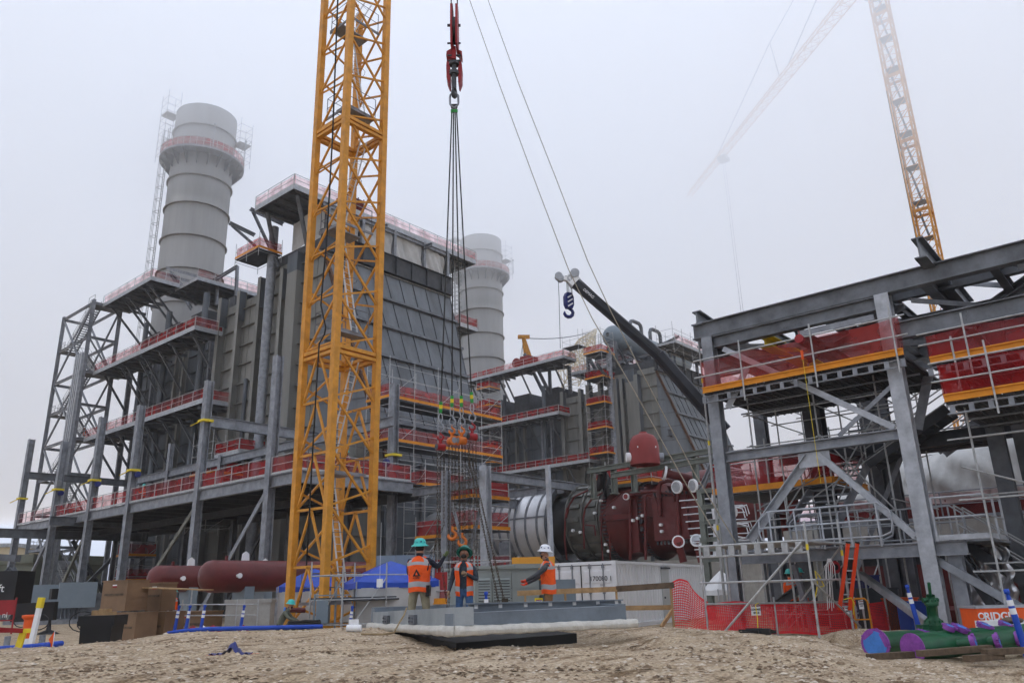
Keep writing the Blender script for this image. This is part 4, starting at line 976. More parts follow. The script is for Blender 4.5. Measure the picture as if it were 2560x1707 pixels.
m = M(); m.prism([H(118, -.19), H(128, -.2), H(134, -.03), H(112, -.08)], V((FW.x, FW.y, 0)).normalized()*.3); m.prism([H(112, .06), H(128, .2), H(118, .2)], V((FW.x, FW.y, 0)).normalized()*.3)
m.hexa([H(140, -.05, -.1), H(140, .05, -.1), H(140, .05, .1), H(140, -.05, .1), H(112, -.05, -.1), H(112, .05, -.1), H(112, .05, .1), H(112, -.05, .1)]); m.build('block_wings', RED, r)
for sx in (-1, 1):
    m = M(); m.prism([H(137, sx*.12), H(137, sx*.18), H(150, sx*.2), H(178, sx*.19), H(192, sx*.13), H(188, sx*.1), H(165, sx*.09)], V((FW.x, FW.y, 0)).normalized()*.36); m.build('lower_housing', RED, r)
m = M(); m.tube(H(150), H(205), .06, 10); m.tube(H(165), H(172), .12, 12); m.tube(H(145), H(150), .13, 12); m.build('swivel_shank', DARK, r)
hook(H(208), .42, DARK, r, dirv=(FW+RT*.2))
# master link
m = M(); c = H(230); pts = []
for i in range(25): a0 = 2*math.pi*i/24; pts.append(c+RT*.105*math.cos(a0)*(1 if abs(math.sin(a0)) < .7 else .9)+V((0, 0, .14*math.sin(a0)+(.07 if math.sin(a0) > 0 else -.07))))
m.pipe(pts, .026, 8, cap=False); tag(m.build('master_link', GALV), 'oval grey master link hanging from the red hook block', 'lifting link')
SL = [(1012, 948, 1033), (1038, 934, 1040), (1060, 934, 1047), (1084, 925, 1051)]; hz = zz(240)
GT = mat('green_ferrule', (.03, .3, .06), .5, 0, .1, 5)
hn = ['leftmost', 'second', 'third', 'rightmost']; hl = ['dark red chain hoist under the leftmost sling rope', 'round orange chain hoist left of the other orange one', 'round orange chain hoist right of the other orange one', 'dark red chain hoist under the rightmost sling rope']
def chain(m, pts, lk=.08, th=.011):
    L_ = [V(p) for p in pts]; tot = 0; i = 0
    for a, b in zip(L_, L_[1:]):
        n_ = max(1, int((b-a).length/lk)); d, s_, u_ = frame(b-a)
        for j in range(n_):
            c_ = a.lerp(b, (j+.5)/n_); w_ = s_ if (i % 2) else u_; h_ = d*(lk*.62)
            for k in (-1, 1): m.bar(c_-h_+w_*k*th*1.3, c_+h_+w_*k*th*1.3, th, th)
            i += 1
for i, (x, y, tx) in enumerate(SL):
    e = DP(x, y, 18.6); t_ = V((hx, hy, hz))+RT*(-.05+i*.034)
    m = M(); m.tube(t_, e, .017, 6); m.tube(t_, t_.lerp(e, .012), .03, 6); rp_ = m.build('wire_sling', ROPE); tag(rp_, f'{hn[i]} of the four wire sling ropes under the master link', 'sling', 'wire slings')
    m = M(); m.tube(t_.lerp(e, .018), t_.lerp(e, .028), .03, 8); m.tube(t_.lerp(e, .965), e, .04, 8); m.build('ferrule', GT, rp_)
    m = M(); m.tube(t_.lerp(e, .975), t_.lerp(e, .987), .042, 8); m.build('yellow_tag', YELT, rp_)
    r = thing('chain_hoist', e, hl[i], 'chain hoist', 'chain hoists on the slings'); dn = V((0, 0, -1)); red = i in (0, 3); mt = HOISTR if red else HOIST
    m = M(); c_ = e+dn*.12; pts = [c_+RT*.042*math.cos(2*math.pi*j/16)+V((0, 0, .11*math.sin(2*math.pi*j/16))) for j in range(17)]; m.pipe(pts, .013, 6); m.build('shackle', GALVL, r)
    m = M(); c_ = e+dn*.34; m.pipe([c_+V((0, 0, .13)), c_+RT*.03+V((0, 0, .07)), c_+RT*.08, c_+RT*.075-V((0, 0, .08)), c_+RT*.01-V((0, 0, .13)), c_-RT*.065-V((0, 0, .08)), c_-RT*.07, c_-RT*.03+V((0, 0, .07))], [.02, .022, .026, .026, .026, .022, .02, .014], 6); m.build('grab_hook', GALV, r)
    hook(e+dn*.56, .22, mt, r)
    hc = e+dn*.82; ax = (RT*.75+FW*.6) if i != 1 else (RT*-.55+FW*.8); ax.z = 0; ax.normalize()
    m = M(); m.tube(hc-ax*.07, hc+ax*.07, .085 if red else .095, 20); m.tube(hc-ax*.11, hc-ax*.07, .11 if not red else .08, 20); m.tube(hc+ax*.07, hc+ax*.1, .09, 18); m.bar(hc+V((0, 0, .07)), hc+V((0, 0, .2)), .045, .06, up=(1, 0, 0)); hb_ = m.build('hoist_body', mt, r)
    m = M(); m.tube(hc-ax*.118, hc-ax*.111, .07, 16); m.build('hoist_cover', GALV if not red else DARK, hb_)
    m = M(); bot = 1290 if i != 3 else 1250
    for k in range(4 if i in (1, 2) else 3):
        o_ = RT*(-.07+.048*k)+V((.02*k, -.02*k, 0)); zb = [.3, .95, .5, 1.4][k]; a_ = hc+o_+dn*.1
        end = V((a_.x, a_.y, zb+.15*i)); mid_ = a_.lerp(end, .5)+RT*.03*random.uniform(-1, 1)
        if i == 0: end += RT*-.5*(k-.5); 
        chain(m, [a_, mid_, end])
    m.build('load_chain', CHAIN, r)
    if i in (1, 2):
        q = V((hc.x, hc.y, 0)); q.z = ZA(hc.x, hc.y, 1225 if i == 1 else 1240); hook(q, .3, mt, r)
for k, (x, y) in enumerate(((1146, 1385), (1160, 1388))):
    m = M(); a_ = DP(1078+6*k, 1060, 18.3); chain(m, [a_, DP(x, y, [14.5, 14.3, 14.2, 15.5][k])]); tag(m.build('rigging_chain', CHAIN), ['rusty chain running down to the lifting clamp on the frame', 'rusty chain parallel to another, ending at the lifting clamp', 'thin chain reaching the orange shackle on the frame', 'rightmost slanting chain in front of the white-helmet worker'][k], 'chain', 'slanting rigging chains')
# two tag ropes
TROPE = mat('pale_rope', (.36, .32, .25), .85, 0, .15, 12)
for k, (pts, lb) in enumerate((([(1075, -10), (1147, 195), (1230, 420), (1305, 617), (1360, 731), (1458, 900), (1560, 1084), (1652, 1240)], 'left one of two pale tag ropes sagging across the sky'), ([(1117, -10), (1190, 190), (1275, 405), (1350, 600), (1404, 717), (1500, 905), (1594, 1084), (1690, 1245)], 'right one of two pale tag ropes crossing the black boom'))):
    m = M(); m.pipe([DP(x, y, 26-4*i/7) for i, (x, y) in enumerate(pts)], [.011+.008*i/7 for i in range(8)], 5); tag(m.build('tag_rope', TROPE), lb, 'rope', 'tag ropes')
# ---------------- near steel frame, right ----------------
RX = 22.6
def fz(x, y): return (1561.9+x*.3516, 505.3+y*.3516)
def qz(x, y): return (1561.9+x*.33594, 716.6+y*.33594)
def gz(x, y): return (1561.9+x*.3556, 1010.6+y*.3556)
r = thing('near_steel_frame', (RX, 8, SITE), 'heavy galvanized steel frame filling the right side of the view', 'steel frame')
def XL(p, x=RX): return XP(*p, x)
LY, RY = XP(1648, 820, RX).y-.0, XP(2040, 730, RX).y
zL = XP(*fz(215, 765), RX).z; zR = XP(*fz(1320, 495), RX).z; zt = (zL+zR)/2
LY = XP(*fz(200, 900), RX).y; RY = XP(*fz(1345, 620), RX).y
hcol(r, RX, LY, SITE, zt, .36, GALV); hcol(r, RX, RY, SITE, zt+.02, .38, GALVL)
DG = mat('weathered_beam', (.15, .16, .175), .5, .3, .35, 1.4)
zb = XP(*fz(1000, 458), RX).z
beam(r, (RX, LY+.5, zb-.26), (RX, -1, zb-.26), .52, .3, DG, t=.03)
beam(r, (RX, LY-.2, zt-.2), (RX, RY+.2, zt-.2), .4, .28, DG); 
z3 = XP(*fz(1800, 590), RX).z; beam(r, (RX, RY-.2, z3-.24), (RX, -1, z3-.24), .48, .28, DG)
zc = XP(*qz(900, 880), RX).z; beam(r, (RX, LY-.2, zc-.15), (RX, RY+.2, zc-.15), .3, .28)
zl = XP(*gz(1000, 690), RX).z; beam(r, (RX, LY-.2, zl-.17), (RX, RY-.9, zl-.17), .36, .28)
for a, b, w_ in ((qz(310, 240), qz(1480, 775), .16), (qz(320, 650), qz(450, 375), .2), (qz(1080, 840), qz(1450, 490), .11), (qz(860, 975), gz(430, 635), .2), (qz(960, 960), gz(1540, 610), .16)):
    ang(r, XL(a), XL(b), w_, GALVL if w_ in (.2, .16) else GALV)
m = M(); a = XL(qz(915, 985)); m.box(RX-.02, RX+.02, a.y-.45, a.y+.45, a.z-.3, a.z+.12); m.build('gusset_plate', GALVL, r)
# back rows
XB = 27.6
for p, w_, x in ((qz(540, 660), .42, 30), (qz(905, 640), .6, XB), (qz(1275, 680), .5, 31), (qz(2330, 850), .36, 27), (qz(2150, 800), .42, 26)):
    q = XP(*p, x); hcol(r, q.x, q.y, SITE, 8.2 if x > 26.5 else 5.4, w_, MILL if x != XB else DARK)
for y in (1.2, 4.3, 7.4, 10.9): beam(r, (RX+.15, y, zb-.3), (XB+3, y, zb-.3), .45, .28, MILL)
beam(r, (XB, -1, zb-.25), (XB, 13, zb-.25), .5, .3, DG); beam(r, (XB+3.2, -1, zb-.25), (XB+3.2, 12, zb-.25), .5, .3, MILL)
beam(r, (XB, -1, 5.0), (XB, 11, 5.0), .45, .3, DARK); beam(r, (RX+.2, LY, zt-.4), (XB, LY, zt-.4), .36, .26, MILL)
beam(r, (RX-.9, 4.1, zb+.25), (XB, 4.1, zb-.0), .6, .3, DG)
beam(r, XP(1621, 735, RX)+V((-.15, .25, .1)), V((XB, XP(1621, 735, RX).y+.25, zb-.3)), .5, .3, DG)
ym = M(); ym.ib((RX+.3, 9.1, zt-.42), (XB, 9.1, zt-.42), .36, .4); ym.build('yellow_monorail', YELT, r)
beam(r, (RX+.3, 8.1, zt-.42), (XB, 8.1, zt-.42), .36, .3, MILL)
for k, (a, b) in enumerate((((RX+.2, 10.4, zt-.3), (XB, 5, zt-.3)), ((RX+.2, 5, zt-.3), (XB, 10.4, zt-.3)), ((RX+.2, 4.8, zt-.2), (XB, 1.4, zt-.2)), ((RX+.2, 1.4, zt-.2), (XB, 4.8, zt-.2)), ((RX+.2, 7.2, zb-.5), (XB, 4.6, zb-.5)), ((RX+.2, 2.2, zb-.5), (XB, -1, zb-.5)), ((XB, 9, 1), (XB, 5.6, 7)))): ang(r, a, b, .14, GALV)
ang(r, XP(2100, 985, 25), XP(2125, 858, 25), .26, GALV)
for a, b in (((RX+.1, RY-.2, zl-.4), (RX+.1, 2.6, -.6)), ((RX, 8.6, -.6), (RX, LY-1.9, zl-.4))): ang(r, a, b, .18, GALV)
ang(r, XP(*gz(1170, 850), 24), XP(*gz(1620, 1175), 22), .16, GALVL); ang(r, XP(*gz(840, 880), 25), XP(*gz(610, 1040), 25), .22, MILL)
q = XP(*gz(1770, 700), 22.9); hcol(r, q.x, q.y, SITE, zl, .32, GALV)
m = M()
for y, z, zz_ in ((LY-.02, zt-.3, 1),):
    for k in range(3): m.tube((RX-.2, y-2.7+.1*k, z), (RX-.13, y-2.7+.1*k, z), .02, 6)
for k in range(3):
    for j in range(2): p = XP(*fz(1835+38*j, 600+26*k), RX-.16); m.tube(p, p+V((-.03, 0, 0)), .022, 8)
for k in range(2):
    for j in range(2): p = XP(*fz(755+28*j, 655+28*k), RX-.16); m.tube(p, p+V((-.03, 0, 0)), .022, 8)
m.build('bolt_group', MILL, r)
for y in (-.3, 2.7, 5.6, 6.5, 9.6): beam(r, (RX+.2, y, zb-.2), (XB+6, y, zb-.2), .35, .22, MILL)
for x, z in ((24.2, zb-.1), (25.8, zb-.55), (29.4, zb-.2), (33.4, zb-.1)): beam(r, (x, -1.5, z), (x, 12, z), .36, .24, MILL)
for a, b in (((24.2, 8, zb), (27.6, 5.6, zb)), ((24.2, 5.6, zb-.1), (27.6, 8, zb-.1)), ((24.2, 4, zb), (27.6, 1.5, zb)), ((24.2, 1.5, zb-.1), (27.6, 4, zb-.1)), ((27.6, 8, zb), (31, 5, zb)), ((27.6, 2, zb), (31, 5, zb)), ((RX+.2, RY, zt-.7), (25.6, RY-1.5, zt-.5)), ((RX+.2, 10, zt-.6), (25.6, 8.5, zt-.4)), ((RX, 7.9, zt-.5), (RX, RY+.3, zt-.5))): ang(r, a, b, .16, GALV)
for x, y in ((30.8, 4.6), (30.8, 8.1), (34, 1), (29.4, 0.5)): hcol(r, x, y, SITE, zb-.4, .4, MILL)
# decks with netting
def sdeck(label, x0, x1, y0, y1, z, net=NET, nh=1.0, toe='W', stds=True, zb_=None, gap=.22):
    r = thing('scaffold', (x0, (y0+y1)/2, z), label, 'scaffold'); d = M(); n_ = int((y1-y0)/.24)
    for i in range(n_): yy = y0+(y1-y0)*i/n_; d.box(x0, x1, yy+.012, yy+(y1-y0)/n_-.012, z-.07, z-.01); d.box(x0, x1, yy+.08, yy+.11, z-.1, z-.071)
    dk_ = d.build('deck', DARK, r)
    m = M()
    for zz_ in (z-.13, z-.33): m.tube((x0-.03, y0, zz_), (x0-.03, y1, zz_), .026, 6)
    k = 0
    yy = y0
    while yy < y1: m.box(x0-.05, x0-.02, yy, yy+.12, z-.33, z-.13); yy += .42
    for x in (x0+1.3, x0+2.6):
        if x < x1: m.tube((x, y0, z-.3), (x, y1, z-.3), .03, 6)
    m.build('lattice_beam', GALV, r)
    t = M(); t.box(x0-.075, x0-.05, y0, y1, z-.02, z+.16); t.box(x0-.12, x0-.076, y0, y1, z-.03, z+.0); t.box(x0-.12, x0-.076, y0, y1, z+.13, z+.165)
    t.build('toe_board', TOE, dk_)
    h = M(); yy = y0+.15
    while yy <= y1: h.tube((x0-.16, yy, z-.5 if zb_ is None else zb_), (x0-.16, yy, z+nh+.35), .025, 6); yy += 2.2
    for hh in (.5, nh): h.tube((x0-.14, y0-.2, z+hh), (x0-.14, y1+.2, z+hh), .025, 6)
    h.build('guard_rail', SCAF, r); nm = M(); ph = random.random()*9
    nm.grid(lambda u, v: V((x0+.02+.05*math.sin(u*23+ph)*math.sin(v*3.1), y0+(y1-y0)*u, z+.15+(nh-.12)*v-(.07*abs(math.sin(u*(y1-y0)/2.2*math.pi)) if v > .9 else 0))), int((y1-y0)*4), 4)
    nm.grid(lambda u, v: V((x0+(x1-x0)*u*.9, y1+.03+.04*math.sin(u*13), z+.1+(nh-.1)*v)), 14, 3)
    nm.build('safety_netting', net, r); return r
zd = (XP(*fz(285, 1122), 22.2).z+XP(*fz(1345, 882), 22.2).z)/2
sdeck('long netted scaffold deck with orange toe board between the two near columns', 22.2, 27.0, XP(*fz(1480, 950), 22.2).y, XP(*fz(157, 1130), 22.2).y, zd, NETP, 1.05)
zd2 = XP(*fz(1900, 890), 22.4).z
sdeck('netted scaffold deck with orange toe board right of the pale near column, upper', 22.4, 26, -1, XP(*fz(1640, 930), 22.4).y, zd2, NET, .8)
zd3 = XP(*fz(1900, 1160), 21.5).z
sdeck('dark red netted scaffold deck cut by the right edge of the view', 21.5, 26, -1.5, XP(*fz(1735, 1195), 21.5).y, zd3, NETD, .98)
# galvanized landing, rails, stairs
r2 = thing('access_landing', (22.6, 8, zl), 'galvanized landing with looped handrail on the lowest beam of the near frame', 'walkway')
m = M(); m.box(RX+.16, 25.5, RY-1.4, LY-.3, zl-.03, zl+.02); m.build('floor_grating', GALV, r2)
def loop_rail(parent, x, y0, y1, z, rr_=.026, mt=GALVL, posts=5):
    m = M(); c = .3; m.pipe([(x, y0, z+.5), (x, y0+c*.1, z+.85), (x, y0+c, z+1.07), (x, y1-c, z+1.07), (x, y1-c*.1, z+.85), (x, y1, z+.5), (x, y1-.05, z+.3), (x, y1-.3, z+.2), (x, y0+.3, z+.2), (x, y0+.05, z+.3), (x, y0, z+.5)], rr_, 8)
    m.tube((x, y0, z+.62), (x, y1, z+.62), rr_, 8)
    for i in range(posts): yy = y0+.35+(y1-y0-.7)*i/(posts-1); m.tube((x, yy, z-.05), (x, yy, z+1.07), rr_, 8)
    return m.build('looped_handrail', mt, parent)
loop_rail(r2, RX-.25, XP(*gz(1365, 500), RX-.25).y, XP(*gz(510, 580), RX-.25).y, zl, .028)
loop_rail(r2, RX+1.6, 6.6, 9.6, zl, .024); loop_rail(r2, RX+2.6, 5.0, 7.6, zl, .024, posts=4)
rail(r2, [(RX-.2, RY-.3, zl), (RX-.2, RY-1.5, zl), (RX+1.8, RY-1.5, zl)], posts=1.2, net=None, rm=GALVL)
stair(r2, XP(*gz(700, 560), 24.3), XP(*gz(985, 95), 28.6), 1.5, (0, -1, 0), GALV, name='stair_flight')
p = XP(*qz(1090, 1000), 28.2)
m = M(); m.box(28, 30.5, 4.6, 9.4, 5.0, 5.12); m.bar((28, 4.6, 4.9), (28, 9.4, 4.9), .1, .3); m.build('upper_landing', DARK, r2)
loop_rail(r2, 28.1, 6.6, 8.6, 5.12, .026, GALV, 3); loop_rail(r2, 30.3, 5, 9, 5.12, .026, GALV, 4)
stair(r2, XP(*qz(1280, 1040), 26.5), XP(*qz(1830, 660), 26.5), 1.0, (1, 0, 0), DARK, name='stair_flight')
stair(r2, XP(*qz(1760, 950), 31), XP(*qz(2100, 700), 31), .9, (1, 0, 0), GALV, name='stair_flight')
stair(r2, (24.3, 5.0, zl), (24.3, 2.0, -.7), 1.0, (1, 0, 0), DARK, name='stair_flight')
stair(r2, XP(2180, 1245, 23.5), XP(2300, 1420, 22.6), .7, (1, 0, 0), DARK, name='stair_flight', rl=False)
# low scaffold in front, with grated deck
r3 = thing('scaffold', (20, 8, SITE), 'bare scaffold platform with metal deck in front of the frame, above the red mesh fence', 'scaffold')
SX = 19.6; c_ = XP(*gz(815, 640), SX); l_ = XP(*gz(125, 675), SX); zs_ = c_.z; ya, yb = c_.y, l_.y
m = M()
for i in range(9): m.box(SX+.02+.28*i, SX+.02+.28*i+.25, ya, yb, zs_-.05, zs_)
m.build('deck', SCAF, r3)
m = M(); m.tube((SX, ya, zs_-.02), (SX, yb, zs_-.02), .03, 6); m.tube((SX, ya, zs_-.3), (SX, yb, zs_-.3), .03, 6)
for i in range(8): y = ya+.2+(yb-ya-.4)*i/7; m.box(SX-.03, SX+.03, y-.08, y+.08, zs_-.28, zs_-.04)
m.tube((SX, ya, zs_-.04), (SX+2.8, ya, zs_-.04), .03, 6); m.tube((SX, ya, zs_-.95), (SX+3.2, ya, zs_-.95), .028, 6); m.tube((SX, ya-.1, zs_-.95), (SX, yb+.1, zs_-.95), .028, 6)
m.build('lattice_beam', SCAF, r3)
m = M()
for x, y, t in ((SX, ya, zs_+.45), (SX, yb, zs_), (SX+2.4, ya, zs_+.6), (SX+2.4, yb, zs_), (SX+3.4, ya, zs_+.3), (SX+1.5, yb, zs_), (SX+2.4, (ya+yb)/2, zs_)): m.tube((x, y, -.5), (x, y, t), .03, 6)
m.build('standard', SCAF, r3)
m = M(); m.tube((SX-.05, ya+.1, zs_-.05), (SX-.3, yb-.6, -.4), .03, 6); m.tube((SX+2.4, ya, zs_-.1), (SX+2.4, yb-1, -.4), .026, 6); m.tube((SX, ya, zs_-.95), (SX+3, ya, -.4), .024, 6); m.build('diagonal_brace', SCAF, r3)
m = M()
for x, y, z in ((SX, ya, zs_-.25), (SX+2.4, ya, zs_-.35), (SX+3.4, ya, zs_-.4)): m.tube((x, y, z), (x, y, z+.14), .034, 6)
m.build('inspection_tag', YELT, r3)
# tall tube lattice through the frame
r4 = thing('scaffold', (24.5, 8, SITE), 'bare birdcage of scaffold tubes standing inside the near steel frame', 'scaffold')
m = M(); n2 = M()
for x in (23.6, 25.8, 28.2):
    for y in (10.2, 8.1, 6.3): m.tube((x, y, SITE), (x, y, 7.2), .026, 6)
    for z in (4.9, 5.9, 6.5): n2.tube((x, 6.1, z), (x, 10.4, z), .022, 5)
for y in (10.2, 8.1, 6.3):
    for z in (2.9, 4.9, 5.9, 6.6): n2.tube((23.4, y, z), (28.4, y, z), .022, 5)
for x, y in ((22.1, 1.6), (22.3, 3.9), (23.5, 2.4)): m.tube((x, y, SITE), (x, y, 6.8), .028, 6)
for z in (.9, 2.6, 4.1): n2.tube((22.1, -.5, z), (22.1, 4.4, z), .024, 5); n2.tube((23.5, -.5, z+.2), (23.5, 4.4, z+.2), .024, 5); n2.tube((22.1, 1.6, z), (24, 1.6, z), .024, 5)
m.build('standard', SCAF, r4); n2.build('ledger', SCAF, r4)
m = M(); m.tube((22.1, 4.2, 3.4), (22.1, -.2, 1.6), .024, 5); m.tube((23.6, 10.2, 3), (28.2, 8.1, 5), .022, 5); m.tube((23.6, 8.1, 5), (23.6, 6.3, 2.6), .022, 5); m.tube((25.8, 10, 3), (25.8, 6.3, 5), .022, 5); m.build('diagonal_brace', SCAF, r4)
m = M(); p = XP(*qz(820, 185), 22.05); m.tube(p-V((.09, 0, 0)), p+V((.09, 0, 0)), .13, 16); m.tube(p+V((0, 0, .12)), p+V((0, 0, .25)), .015, 5); m.k = 1; m.tube(p-V((0, 0, .35)), p-V((0, 0, .62)), .04, 8); m.k = 2; m.tube(p-V((0, 0, .6)), p-V((0, 0, 4.2)), .008, 4)
tag(m.build('fall_arrest_reel', [HOISTR, ORG, YELT]), 'red fall-arrest reel with orange grip hanging under the long beam', 'reel')
m = M(); a = XP(1600, 740, 23.4); m.tube((23.4, a.y, SITE), (23.4, a.y, a.z), .03, 6); m.k = 1
for z in (7.2, 5.1, 2.4): m.tube((23.4, a.y, z), (23.4, a.y, z+.15), .036, 6)
tag(m.build('scaffold_pole', [SCAF, YELT]), 'single tall scaffold pole left of the left near column', 'pole')
q = XP(*qz(228, 1250), 26)
scaff('scaffold', 26.0, 29.4, q.y-4.2, q.y, (q.z,), 'bright red netted scaffold deck behind the left near column', z0=SITE, top=q.z+1.3, net=NETD)
# brown-grey pipe support tower beside the container
r5 = thing('pipe_support_tower', (33, 17, SITE), 'grey-green ladder-like pipe support tower at the right end of the maroon turbine', 'steel frame')
for x, y0, y1 in ((1608, 1125, 1290), (1652, 1120, 1290)): a = XP(x, y0, 34); hcol(r5, 34, a.y, SITE, a.z, .26, TG)
for y in (1128, 1165, 1200, 1240, 1262, 1286): a, b = XP(1608, y, 33.9), XP(1652, y, 33.9); beam(r5, a, (b.x, b.y, a.z), .2, .16, TG)
a, b = XP(1610, 1124, 34), XP(1652, 1034, 34); beam(r5, a, b, .2, .25, GALV)
for k in range(5): q = a.lerp(b, .2+.18*k); beam(r5, q, q+V((.2, -1.5, 0)), .1, .1, GALV)
m = M(); m.pipe([XP(1644, 1135, 36), XP(1642, 1160, 36), XP(1648, 1200, 36), XP(1647, 1290, 36)], .2, 10); m.tube(XP(1640, 1172, 36), XP(1690, 1176, 36), .22, 10); m.build('lagged_pipe', SILV, r5)
m = M()
for k in range(9): a = XP(1560+k*5, 1150+k*16, 35+.2*k); m.pipe([a, a+V((1.2, -1.2, .1)), a+V((1.4, -1.4, -.3)), a+V((2.4, -2.2, -.25))], .03, 5)
m.build('small_bore_pipes', SILV, r5)

# tarped generator behind the frame
r6 = thing('covered_generator', (38, 6, 1), 'large machine under a draped off-white tarpaulin behind the near frame', 'machine')
GX = 36
pa, pb = XP(1920, 1180, GX), XP(2700, 1100, GX); zt_ = XP(1990, 1075, GX).z
m = M(); m.smooth = True
def drape(u, v):
    y = lerp(pa.y+.6, -7, u); k = min(1, u*6)
    top_ = tab(-y, [(-12.2, 4.2), (-11.8, 4.7), (-10.5, 5.5), (-8.5, 5.9), (-6.7, 6.4), (-4.3, 7.0), (3, 7.2)])[0]
    z = lerp(XP(2000, 1172, GX).z, top_, v)
    x = GX-.5+.10*math.sin(u*150+v*8)*(1.1-v)+.10*math.sin(u*67+v*12+2)+.05*math.sin(u*230-v*14)+2.4*v**4
    return V((x, y, z))
m.grid(drape, 120, 30); m.grid(lambda u, v: V((GX+1.9+7*u, lerp(pa.y+.6, -7, v), drape(v, 1).z+.5*math.sin(u*3.1)+.06*math.sin(u*19+v*40))), 10, 60); m.build('tarpaulin', TARP, r6)
z1, z2, z3_ = XP(2050, 1165, GX).z+.1, XP(2050, 1205, GX).z, XP(2050, 1262, GX).z
m = M(); m.box(GX-.3, GX+5, -8, pa.y+.3, z2, z1)
m.build('maroon_base', MAR, r6)
m = M(); m.box(GX-1.2, GX+6, -8, pa.y+2, z3_, z2-.02); m.box(GX+.5, GX+3, pa.y+.5, pa.y+1.5, SITE, z3_); m.box(GX-1.0, GX+.4, -1, 0, SITE, z3_); m.build('concrete_table', CONC, r6)
rail(r6, [(GX-1.0, pa.y+1.8, z2), (GX-1.0, -7, z2)], net=NETL, rm=GALV)
m = M(); m.smooth = True; a, b = XP(2195, 1258, 25.5), XP(2312, 1255, 24.2)
bz = XP(2250, 1395, 24.5).z
m.grid(lambda u, v: a.lerp(b, u)+V((-.4*v+.06*math.sin(u*31+v*3)+.05*math.sin(u*13+v*17), -.1*v+.04*math.sin(v*21+u*9), (bz-a.z)*v)), 50, 40); tag(m.build('foil_sheet', FOIL), 'crinkled silver foil sheet hung between steel legs on the right', 'sheet')
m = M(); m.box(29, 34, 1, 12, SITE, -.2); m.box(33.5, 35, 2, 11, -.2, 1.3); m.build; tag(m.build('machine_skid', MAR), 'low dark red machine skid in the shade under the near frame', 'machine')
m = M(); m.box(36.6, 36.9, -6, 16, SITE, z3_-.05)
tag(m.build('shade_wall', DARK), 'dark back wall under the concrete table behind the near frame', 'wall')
def GP(px, dep, z=SITE): p = DP(px, 1400, dep); p.z = z; return p
def obox(c, ax, lx, ly, lz): # oriented box from base centre c, ax = direction of x side
    ax = V(ax); ax.z = 0; ax.normalize(); ay = V((-ax.y, ax.x, 0)); c = V(c); q = [c-ax*lx/2-ay*ly/2, c+ax*lx/2-ay*ly/2, c+ax*lx/2+ay*ly/2, c-ax*lx/2+ay*ly/2]
    return q+[p+V((0, 0, lz)) for p in q], ax, ay
def OB(c, ax, lx, ly, lz): return M().hexa(obox(c, ax, lx, ly, lz)[0])
RH = V((RT.x, RT.y, 0)).normalized(); FH = V((FW.x, FW.y, 0)).normalized()
# ---- white shipping container ----
cn = V((25.1, 16.7, SITE)); ch = 2.59
LA = (V((38.0, 19.4, SITE))-cn).normalized(); LE = V((-LA.y, LA.x, 0)); CL = 12.19; CW = 2.7
r = thing('shipping_container', cn, 'white corrugated shipping container behind the white-helmet worker', 'container')
zt = ZA(cn.x, cn.y, 1287)
def CC(u, v, z): return cn+LA*u+LE*v+V((0, 0, z))
ch = zt-SITE
m = M(); n_ = 76; dpt = .085
for i in range(n_):
    u0 = .15+(CL-.3)*i/n_; w_ = (CL-.3)/n_; ph = i % 2
    a, b = (0.02, .02+dpt) if ph == 0 else (.02+dpt, .02)
    m.quad(CC(u0, .02 if i % 2 == 0 else .02+dpt, .15), CC(u0+w_*.68, .02 if i % 2 == 0 else .02+dpt, .15), CC(u0+w_*.68, .02 if i % 2 == 0 else .02+dpt, ch-.1), CC(u0, .02 if i % 2 == 0 else .02+dpt, ch-.1))
    m.quad(CC(u0+w_*.68, a, .15), CC(u0+w_, b, .15), CC(u0+w_, b, ch-.1), CC(u0+w_*.68, a, ch-.1))
m.hexa([CC(0.05, .13, .1), CC(CL-.05, .13, .1), CC(CL-.05, CW-.05, .1), CC(.05, CW-.05, .1), CC(0.05, .13, ch-.03), CC(CL-.05, .13, ch-.03), CC(CL-.05, CW-.05, ch-.03), CC(.05, CW-.05, ch-.03)])
m.build('body', WHT, r)
m = M()
for a, b in (((0, 0, 0), (0, 0, ch)), ((0, CW, 0), (0, CW, ch)), ((CL, 0, 0), (CL, 0, ch))): m.bar(CC(*a), CC(*b), .16, .16, up=LA)
for v in (0, CW): m.bar(CC(0, v, ch-.05), CC(CL, v, ch-.05), .1, .1); m.bar(CC(0, v, .08), CC(CL, v, .08), .12, .16)
m.bar(CC(0, 0, ch-.06), CC(0, CW, ch-.06), .12, .12); m.bar(CC(0, 0, .08), CC(0, CW, .08), .12, .16)
for v in (0, CW): m.bar(CC(-.1, v, ch-.06), CC(.1, v, ch-.06), .18, .14)
m.build('frame', WHT, r)
